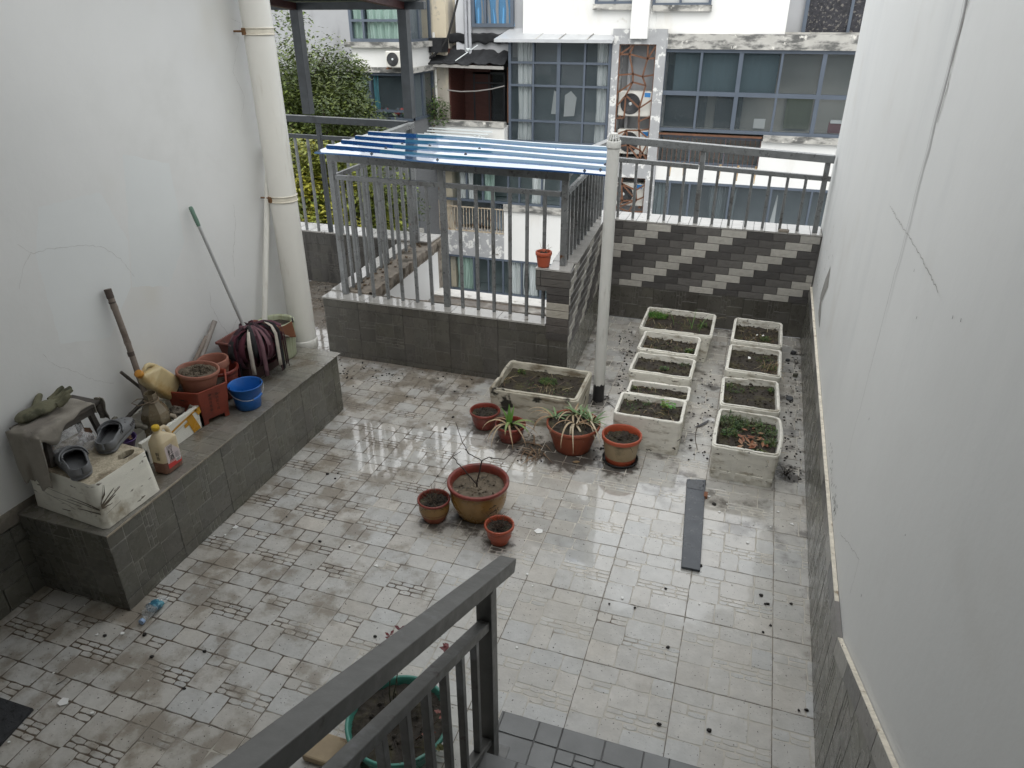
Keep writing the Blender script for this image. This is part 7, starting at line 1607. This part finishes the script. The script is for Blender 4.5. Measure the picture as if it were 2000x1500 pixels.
im = MB(); im.prism([(x0+.95, FYB+.5, .45), (x0+1.15, FYB+.5, .45), (x0+1.12, FYB+.5, .95), (x0+1.02, FYB+.5, 1.0)], (0, .03, 0)); im.prism([(x0+1.28, FYB+.5, .4), (x0+1.55, FYB+.5, .42), (x0+1.6, FYB+.5, .85), (x0+1.45, FYB+.5, 1.0), (x0+1.3, FYB+.5, .9)], (0, .03, 0)); im.build('laundry', M_cur, fr)
# grey wall with a blue curtained window, beige tower wall, recessed terrace
x0, x1, z0, z1 = rect((880, -60), (1024, 100)); mb = MB(); mb.box((x0, FYB+.3, 1.75), (x1, FYB+1.5, 3.1)); mb.build('wall', M_bg, ab)
mb = MB(); mb.box((x0-.02, FYB+.25, 1.6), (x0+.22, FYB+.298, 3.1)); mb.build('wall_edge', mat('pale_grey_render', (.55, .56, .58), .8, var=.05, sc=3, world=True), ab)
window((920, -50), (1004, 53), [.33], [], Y=FYB+.26, fw=.08, glass=mat('blue_lit_glass', (.03, .06, .08), .06, alpha=.3, world=True), curt=((.0, .3, M_curb, 3), (.36, 1, M_curb, 6)), inner=False, co=.024, amp=.012)
for dx in (.26, .36): cyl('downpipe', (x0+dx, FYB+.22, 1.7), (x0+dx, FYB+.22, 3.1), .045, mat('grey_pipe', (.36, .37, .39), .5), ab, 12)
x0, x1, z0, z1 = rect((806, 10), (876, 245)); mb = MB(); mb.box((x0-.2, FYB+.1, -9), (x1, FYB+1.5, 3.1)); mb.build('wall', M_bb, ab)
cyl('white_pipe', (x1-.32, FYB+.04, -.4), (x1-.32, FYB+.04, 2.3), .035, M_pvc, ab, 10)
x0, x1, z0, z1 = rect((873, 130), (992, 242)); gz0, gz1 = z0, z1
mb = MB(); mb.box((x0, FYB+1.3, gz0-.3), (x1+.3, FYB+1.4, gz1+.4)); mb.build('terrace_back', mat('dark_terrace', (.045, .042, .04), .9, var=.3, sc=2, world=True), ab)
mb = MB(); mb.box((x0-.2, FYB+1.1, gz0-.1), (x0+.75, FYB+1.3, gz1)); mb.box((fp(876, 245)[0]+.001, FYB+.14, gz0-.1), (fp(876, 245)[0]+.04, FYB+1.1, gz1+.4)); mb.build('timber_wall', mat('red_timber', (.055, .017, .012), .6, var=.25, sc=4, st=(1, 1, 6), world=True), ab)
window((925, 140), (988, 246), [.5], [.8], Y=FYB+1.15, fw=.05, m=mat('black_frame', (.02, .022, .026), .4), inner=False)
mb = MB(); mb.box((x1-.1, FYB+.25, gz0), (x1-.03, FYB+.32, gz1)); mb.build('rust_post', M_rustb, ab)
ca = thing('canopy', 'steel framed terrace canopy covered with torn black shade cloth', 'canopy', (x0+.5, FYB-.1, gz1))
cz = fp(900, 128)[1]
mb = MB(); mb.beam((x0-1.0, FYB-.25, cz+.02), (x1-.02, FYB-.25, cz-.02), .06, .07); mb.build('front_beam', mat('grey_canopy_steel', (.3, .29, .27), .5, var=.2, sc=5), ca)
mb = MB(); mb.grid(lambda u, v: V3(x0-.45+(x1-x0+.45)*u+.25*v*(1-u), FYB-.3+1.2*v, cz+.06+.5*v+.09*noise.noise(V3(u*5, v*3, 1))+.05*noise.noise(V3(u*14, v*8, 2))), 50, 14); mb.build('shade_cloth', M_blackc, ca, solid=.02)
mb = MB(); mb.grid(lambda u, v: V3(x0-.05+(x1-x0)*u, FYB+.24-.03*v, cz+.5+.22*v+.05*noise.noise(V3(u*9, v*2, 4))), 40, 4); mb.build('shade_cloth', M_blackc, ca, solid=.02)
mb = MB(); mb.box((x0-.35, FYB-.25, cz+.3), (x0-.02, FYB+.2, cz+.62)); mb.build('shade_cloth', M_blackc, ca)
for k in range(9): p = V3(x0+.5+.05*k, FYB-.1+.03*k, cz+.3+.03*k); 
mb = MB(); mb.tube([V3(x0+.35, FYB-.28, cz+.12), V3(x0+.62, FYB-.02, cz+.33), V3(x0+.8, FYB+.1, cz+.46)], .012, 6); mb.blob((x0+.6, FYB-.05, cz+.36), .05, .8, 4, 2, nu=10, nv=7, sc=(1.2, .6, .8)); mb.build('white_scraps', M_cur, ca)
for px, m_ in ((836, None),): q = fp(px, 200)[0]; mb = MB(); mb.beam((q, FYB-.25, gz0-.3), (q-.02, FYB-.25, cz), .055, .055, Ya); mb.build('canopy_post', mat('brown_steel', (.09, .075, .065), .6, var=.2, sc=6), ca)
# terrace parapet, drying rack, plant
px0, px1 = fp(835, 245)[0], x1
mb = MB(); mb.box((px0+.2, FYB-.32, gz0-.06), (px1, FYB-.1, gz0+.06)); mb.build('parapet_cap', M_bst, ab)
mb = MB(); mb.box((px0, FYB-.28, -.9), (px1, FYB+.2, gz0-.06)); mb.build('wall', M_bw, ab)
lattice((806, 233), (848, 268), M_cream, 3, Y=FYB-.3, ext=(None, None, gz0-.6, gz0+.02), cell=.16, wd=.02)
mb = MB(); mb.box((px0-.7, FYB-.2, -.9), (px0, FYB+.2, gz0-.02)); mb.build('shaft_back', mat('brick_and_mortar', (.3, .16, .11), .9, var=.4, sc=6, c2=(.4, .38, .35), c2sc=4, lo=.45, hi=.55, world=True), ab)
dr = thing('drying_rack', 'white slatted drying rack fixed under the terrace parapet', 'rack', (px0+1.2, FYB-.6, gz0-.35)); xa, xb = fp(846, 250)[0], fp(972, 262)[0]
for k in range(4): mb = MB(); yy_ = FYB-.42-.13*k; mb.beam((xa-.05*k, yy_, gz0-.12-.05*k), (xb-.05*k, yy_, gz0-.15-.05*k), .05, .03); mb.build('slat', M_cur, dr)
for q in (xa+.22, xb-.22):
    for k in range(2): mb = MB(); mb.beam((q+.12*k, FYB-.3, gz0-.45), (q+.12*k-.1, FYB-.8, gz0-.2), .03, .03); mb.build('bracket', M_cur, dr)
# lower storeys seen through the railing
fr, wd_ = window((818, 312), (1192, 412), [.13, .27, .36, .5, .56, .68, .78, .88], [], ext=(None, XL0-.02, -1.78, -.62), fw=.055, glass=M_paneg, curt=((.22, .3, M_cur, 4), (.36, .42, M_curg, 4), (.62, .69, M_cur, 4), (.93, .99, M_cur, 4)))
mb = MB(); q = fp(985, 400)[0]; mb.box((q, FYB-.1, -1.95), (XL0, FYB+.3, -1.78)); mb.build('sill', M_bst, ab)
mb = MB(); mb.box((q, FYB-.04, -3.35), (XL0, FYB+.4, -1.95)); mb.build('wall', M_bw, ab)
q0 = fp(820, 440)[0]; qm = fp(868, 420)[0]
mb = MB(); mb.box((q0, FYB-.04, -3.3), (q, FYB+.4, -2.62)); mb.build('wall', M_blp, ab)
mb = MB(); mb.box((qm-.12, FYB-.05, -2.62), (qm, FYB+.1, -1.8)); mb.build('rust_post', M_rustb, ab)
mb = MB(); mb.beam((qm, FYB, -1.95), (q, FYB, -1.95), .03, .03); mb.beam((qm, FYB, -2.6), (q, FYB, -2.6), .03, .03)
for k in range(20): xx = qm+(q-qm)*(k+.5)/20; mb.beam((xx, FYB, -2.6), (xx, FYB, -1.95), .016, .016, Ya)
mb.build('railing', M_cream, ab)
mb = MB(); mb.box((q0, FYB+.7, -2.62), (q, FYB+.8, -1.78)); mb.build('recess_back', M_int, ab); curtain(ab, q-.55, q-.1, -2.6, -1.8, FYB+.4, mat('blue_grey_curtain', (.3, .36, .42), .9), 5)
lattice((818, 385), (865, 435), M_cream, 13, ext=(q0, qm-.13, -2.62, -1.8), cell=.2, wd=.022)
mb = MB(); mb.box((q0, FYB+.15, -2.62), (qm-.13, FYB+.25, -1.8)); mb.build('shaft_back', bpy.data.materials['brick_and_mortar'], ab)
fr, we = window((820, 455), (1120, 560), [.16, .3, .38, .46, .56, .66, .76, .88], [], ext=(None, XL0+.2, -4.35, -3.3), fw=.055, glass=M_paneg, curt=((.04, .16, M_curg, 7), (.2, .3, M_curg, 6), (.48, .57, M_cur, 5), (.59, .64, M_cur, 3)))
mb = MB(); mb.box((q0+.5, FYB-.12, -4.5), (XL0+.2, FYB+.2, -4.36)); mb.build('sill', M_bst, ab)
qw = fp(1000, 560)[0]
mb = MB(); mb.box((q0+.5, FYB-.04, -6.5), (qw, FYB+.4, -4.5)); mb.build('wall', M_bw, ab)
mb = MB()
for k in range(22): xx = qw+.04+.1*k; mb.beam((xx, FYB, -5.4), (xx, FYB, -4.62), .02, .02, Ya)
mb.beam((qw, FYB, -4.62), (qw+2.3, FYB, -4.62), .03, .03); mb.build('railing', mat('white_bar', (.7, .7, .68), .5), ab)
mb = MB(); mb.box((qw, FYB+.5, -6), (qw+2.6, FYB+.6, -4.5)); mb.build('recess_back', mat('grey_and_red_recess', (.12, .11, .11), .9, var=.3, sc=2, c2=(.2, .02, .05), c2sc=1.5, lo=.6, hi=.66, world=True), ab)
lattice((828, 518), (878, 562), mat('white_lattice', (.55, .52, .47), .6, var=.1, sc=6), 17, ext=(q0-.1, q0+.5, -5.5, -4.4), cell=.22, wd=.024)
mb = MB(); mb.box((q0-.1, FYB+.2, -6), (q0+.5, FYB+.3, -4.4)); mb.build('shaft_back', M_int, ab)
mb = MB(); mb.box((-14, FYB+1.9, -9.5), (6, FYB+4, 3.0)); mb.build('rear_mass', M_bg, ab)
# projecting bay on the left
YB = 15.2
bx0, bx1 = fp(692, 150, YB)[0], fp(803, 150, YB)[0]
za, zb_, zc, zd, ze = fp(692, 85, YB)[1], fp(692, 130, YB)[1], fp(697, 140, YB)[1], fp(700, 232, YB)[1], fp(690, 82, YB)[1]
bay = thing('bay_building', 'projecting white bay with blue-grey corner windows and stained ledges, left of the beige wall', 'building', ((bx0+bx1)/2, YB, -9.5))
def baybox(name, m, z0, z1, o=0, d=1.25): mb = MB(); mb.box((bx0-o, YB-o, z0), (bx1+o, YB+d, z1)); mb.build(name, m, bay)
baybox('wall', M_bw, zb_, za-.08, 0); baybox('ledge', M_bst, za-.08, za+.04, .12); baybox('ledge', M_bst, zc, zb_, .12)
window((0, 0), (1, 1), [.25], [.28], Y=YB, ext=(bx0+.02, bx1-.02, za+.04, za+1.65), fw=.07, glass=M_paneg, curt=((.02, .24, M_curg, 4), (.27, .97, M_curg, 10)), parent=bay, m=M_alu)
window((0, 0), (1, 1), [.28], [.2], Y=YB, ext=(bx0+.02, bx1-.02, zd, zc), fw=.07, glass=M_pane, curt=((.02, .2, M_curg, 4), (.3, .4, mat('teal_curtain', (.05, .25, .3), .9), 3)), parent=bay, m=M_alu)
def side_win(z0, z1):
    mb = MB()
    for a, b in ((YB+.05, YB+.12), (YB+.55, YB+.62), (YB+1.2, YB+1.26)): mb.box((bx1-.05, a, z0), (bx1+.02, b, z1))
    mb.box((bx1-.05, YB+.05, z0), (bx1+.018, YB+1.25, z0+.06)); mb.box((bx1-.05, YB+.05, z1-.06), (bx1+.018, YB+1.25, z1)); fr_ = mb.build('side_window', M_alu, bay)
    mb = MB(); mb.quad(V3(bx1-.01, YB+.1, z0), V3(bx1-.01, YB+1.25, z0), V3(bx1-.01, YB+1.25, z1), V3(bx1-.01, YB+.1, z1)); mb.build('pane', M_pane, fr_)
side_win(za+.04, za+1.65); side_win(zd, zc)
mb = MB(); mb.box((bx0, YB, -9.5), (bx1, YB+1.25, zd)); mb.build('base', mat('grey_brick_base', (.13, .135, .14), .8, var=.15, sc=8, st=(1, 1, 4), world=True), bay)
mb = MB(); mb.box((bx0, YB, za+1.65), (bx1, YB+1.25, za+3.2)); mb.build('wall', M_bw, bay)
for zz in (zd-1.7, zd-3.2): window((0, 0), (1, 1), [.3, .6], [], Y=YB-.03, ext=(bx0+.3, bx1-.02, zz-.9, zz+.3), fw=.06, parent=bay, inner=False, m=M_alu); mb = MB(); mb.box((bx0-.05, YB-.1, zz-1.1), (bx1+.1, YB+.0, zz-.93)); mb.build('ledge', M_bst, bay)
ac('small outdoor unit on the white bay wall', fp(785, 115, YB)[0], zb_+.02, YB-.35, .62, logo=False)
# goods behind the lower bay window
mb = MB(); r = random.Random(9)
for k in range(26): mb.blob((bx0+.15+r.random()*(bx1-bx0-.4), YB+.2, zd+.1+r.random()*.12), .06, .4, 3, k, col=r.choice([(.5, .08, .07), (.15, .3, .2), (.6, .6, .55), (.1, .12, .15), (.3, .3, .12)]), nu=7, nv=5)
mb.build('window_clutter', M_leaf, bay)
# distant house at the far left
YD = 30
dh = thing('distant_house', 'distant grey balcony block behind the trees at the far left', 'building', (-15, YD, -12))
window((500, 22), (700, 57), [.2, .3, .38, .47, .56, .66, .76, .88], [], Y=YD, fw=.08, parent=dh, m=M_aluf, ext=(-22, None, None, None))
slab('eave', M_bst, (500, 12), (700, 24), Y=YD, parent=dh, out=.5, ext=(-22, None, None, None)); slab('wall', M_bw, (500, 96), (700, 240), Y=YD, parent=dh, ext=(-22, None, -8, None)); slab('slab', M_bst, (500, 93), (700, 100), Y=YD, parent=dh, out=.4, ext=(-22, None, None, None))
x0, x1, z0, z1 = rect((500, 57), (700, 95), YD); x0 = -22
mb = MB(); mb.beam((x0, YD-.3, z1), (x1, YD-.3, z1), .06, .06)
for k in range(90): xx = x0+(x1-x0)*k/89; mb.beam((xx, YD-.3, z0), (xx, YD-.3, z1), .025, .025, Ya)
mb.build('railing', mat('slate_bar', (.09, .1, .12), .5), dh); mb = MB(); mb.box((x0, YD+.6, z0), (x1, YD+.7, z1)); mb.build('recess_back', mat('slate_recess', (.14, .16, .19), .8), dh)
mb = MB(); mb.box((x0, YD-.1, fp(600, 12, YD)[1]), (x1+4, YD+3, fp(600, 12, YD)[1]+4)); mb.build('wall', M_bg, dh)
# cable on the facade
mb = MB(); mb.tube([ony(*p, FYB-.2) for p in ((896, -10), (890, 15), (882, 45), (875, 72), (862, 95), (845, 110), (830, 117), (815, 118), (802, 116))], .028, 8); mb.build('cable', mat('black_cable', (.02, .02, .02), .5), label='thick black cable sagging across the beige wall', cat='cable')
mb = MB(); mb.tube([ony(*p, FYB-.35) for p in ((874, 176), (900, 179), (930, 178), (960, 174), (985, 168))], .016, 6); mb.build('wire', mat('grey_cable', (.2, .19, .18), .6), label='thin wire with clips strung under the terrace canopy', cat='wire')
# terrace plant
mb = MB(); c = V3(fp(856, 205)[0], FYB-.28, gz0-.1); r = random.Random(8)
for k in range(1100):
    a = r.uniform(0, 6.3); q = r.random()**.5*.42; h = r.random()*.75*(1-q*.8); p = c+V3(cos(a)*q, sin(a)*q*.5-.0, h+.06+(.45 if r.random() < .15 and q < .2 else 0)); l = r.uniform(.05, .1); d = V3(cos(a+r.uniform(-1, 1)), sin(a+r.uniform(-1, 1)), r.uniform(-.6, .5)).normalized(); s_ = d.cross(Z).normalized()*l*.3; g_ = r.uniform(.5, 1.4)
    mb.add([p, p+d*l*.5-s_, p+d*l, p+d*l*.5+s_], [(0, 1, 2), (0, 2, 3)], 0, (.07*g_, .12*g_, .03*g_))
mb.tube([c, c+V3(0, 0, .9)], .015, 6, 0, (.1, .08, .05)); mb.build('balcony_shrub', M_leaf, label='leafy green shrub on the terrace under the black shade cloth', cat='shrub')
mb = MB(); mb.box((-60, -8, -9.7), (60, 80, -9.5)); mb.build('ground', mat('lane_asphalt', (.09, .09, .088), .5, var=.2, sc=.8, world=True), kind='structure')
# ------------------------------------------------------------------ trees in the lane
M_tl = mat('camphor_leaf', (1, 1, 1), .5, var=.1, sc=2, attr=True); M_bark = mat('bark', (.09, .07, .05), .9, var=.3, sc=8, bump=.6, bsc=20)
def tree(label, px, Y, R_, zc, n, seed, tones, leaf=.085, sq=1.15):
    r = random.Random(seed); c = ony(px[0], px[1], Y); cz = c.z; root = thing('camphor_tree', label, 'tree', (c.x, c.y, -9.5), 'camphor trees in the lane')
    clumps = []
    for k in range(46):
        d = V3(r.gauss(0, 1), r.gauss(0, 1), r.gauss(0, 1)).normalized(); q = R_*r.uniform(.35, 1.0)
        clumps.append((c+V3(d.x*q, d.y*q, d.z*q*sq), R_*r.uniform(.24, .42), r.choice(tones), r.uniform(.75, 1.2)))
    mb = MB(); t = [V3(c.x, c.y, -9.5), V3(c.x+.1, c.y, -6), V3(c.x-.05, c.y+.1, cz-R_*.8), V3(c.x, c.y, cz)]
    mb.tube(t, [.2, .16, .11, .05], 10)
    for k in range(9):
        p = t[2].lerp(t[3], r.random()*.8); q = clumps[k*4][0]; mb.tube([p, p.lerp(q, .5)+V3(0, 0, .1), q], [.05, .03, .012], 6)
    mb.build('trunk', M_bark, root)
    vs, fs, cs = [], [], []
    for i in range(n):
        cc, cr, tn, br = clumps[i % len(clumps)]
        d = V3(r.gauss(0, 1), r.gauss(0, 1), r.gauss(0, 1)).normalized(); q = cr*(r.random()**.45); p = cc+d*q
        az, el = r.uniform(0, 6.3), r.uniform(-.9, .5); l = leaf*r.uniform(.7, 1.35)
        dv = V3(cos(az)*cos(el), sin(az)*cos(el), sin(el)); s_ = dv.cross(V3(r.uniform(-.5, .5), r.uniform(-.5, .5), 1)).normalized()*l*.26
        g_ = br*r.uniform(.7, 1.3); b = len(vs); vs += [p, p+dv*l*.5-s_, p+dv*l, p+dv*l*.5+s_]; fs.append((b, b+1, b+2, b+3)); 
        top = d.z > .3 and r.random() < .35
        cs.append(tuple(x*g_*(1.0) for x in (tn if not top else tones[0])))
    mb = MB(); mb.v = vs; mb.f = [list(f) for f in fs]; mb.m = [0]*len(fs); mb.c = cs; mb.s = [False]*len(fs)
    mb.build('crown', M_tl, root)
T_mid = [(.13, .17, .03), (.1, .135, .025), (.075, .108, .022), (.055, .082, .02)]; T_yel = [(.25, .24, .03), (.16, .18, .026), (.15, .17, .025), (.1, .13, .022)]; T_dk = [(.09, .115, .024), (.06, .085, .02), (.045, .065, .018)]
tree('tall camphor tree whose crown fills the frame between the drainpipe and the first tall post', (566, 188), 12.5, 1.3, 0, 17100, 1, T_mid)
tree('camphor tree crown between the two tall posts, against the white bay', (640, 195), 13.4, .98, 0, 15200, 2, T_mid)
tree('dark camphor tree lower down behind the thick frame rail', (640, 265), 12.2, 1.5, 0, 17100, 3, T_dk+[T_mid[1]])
tree('yellow-green camphor tree just behind the bars next to the drainpipe', (612, 370), 9.6, .85, 0, 16150, 4, T_yel)
tree('low yellow-green camphor tree seen through the cage bars', (700, 400), 10.8, 1.0, 0, 16150, 5, T_yel[1:]+[T_mid[1]])
tree('low dark tree at the foot of the bay seen through the cage', (745, 470), 12.6, 1.2, 0, 13300, 6, T_dk+[T_mid[2]])
tree('bright young crown low beside the dark parapet', (640, 452), 9.0, .6, 0, 9500, 7, T_yel)
tree('far camphor tree behind the first tall post', (600, 262), 16, 1.7, 0, 15200, 8, T_mid[1:]+T_dk)
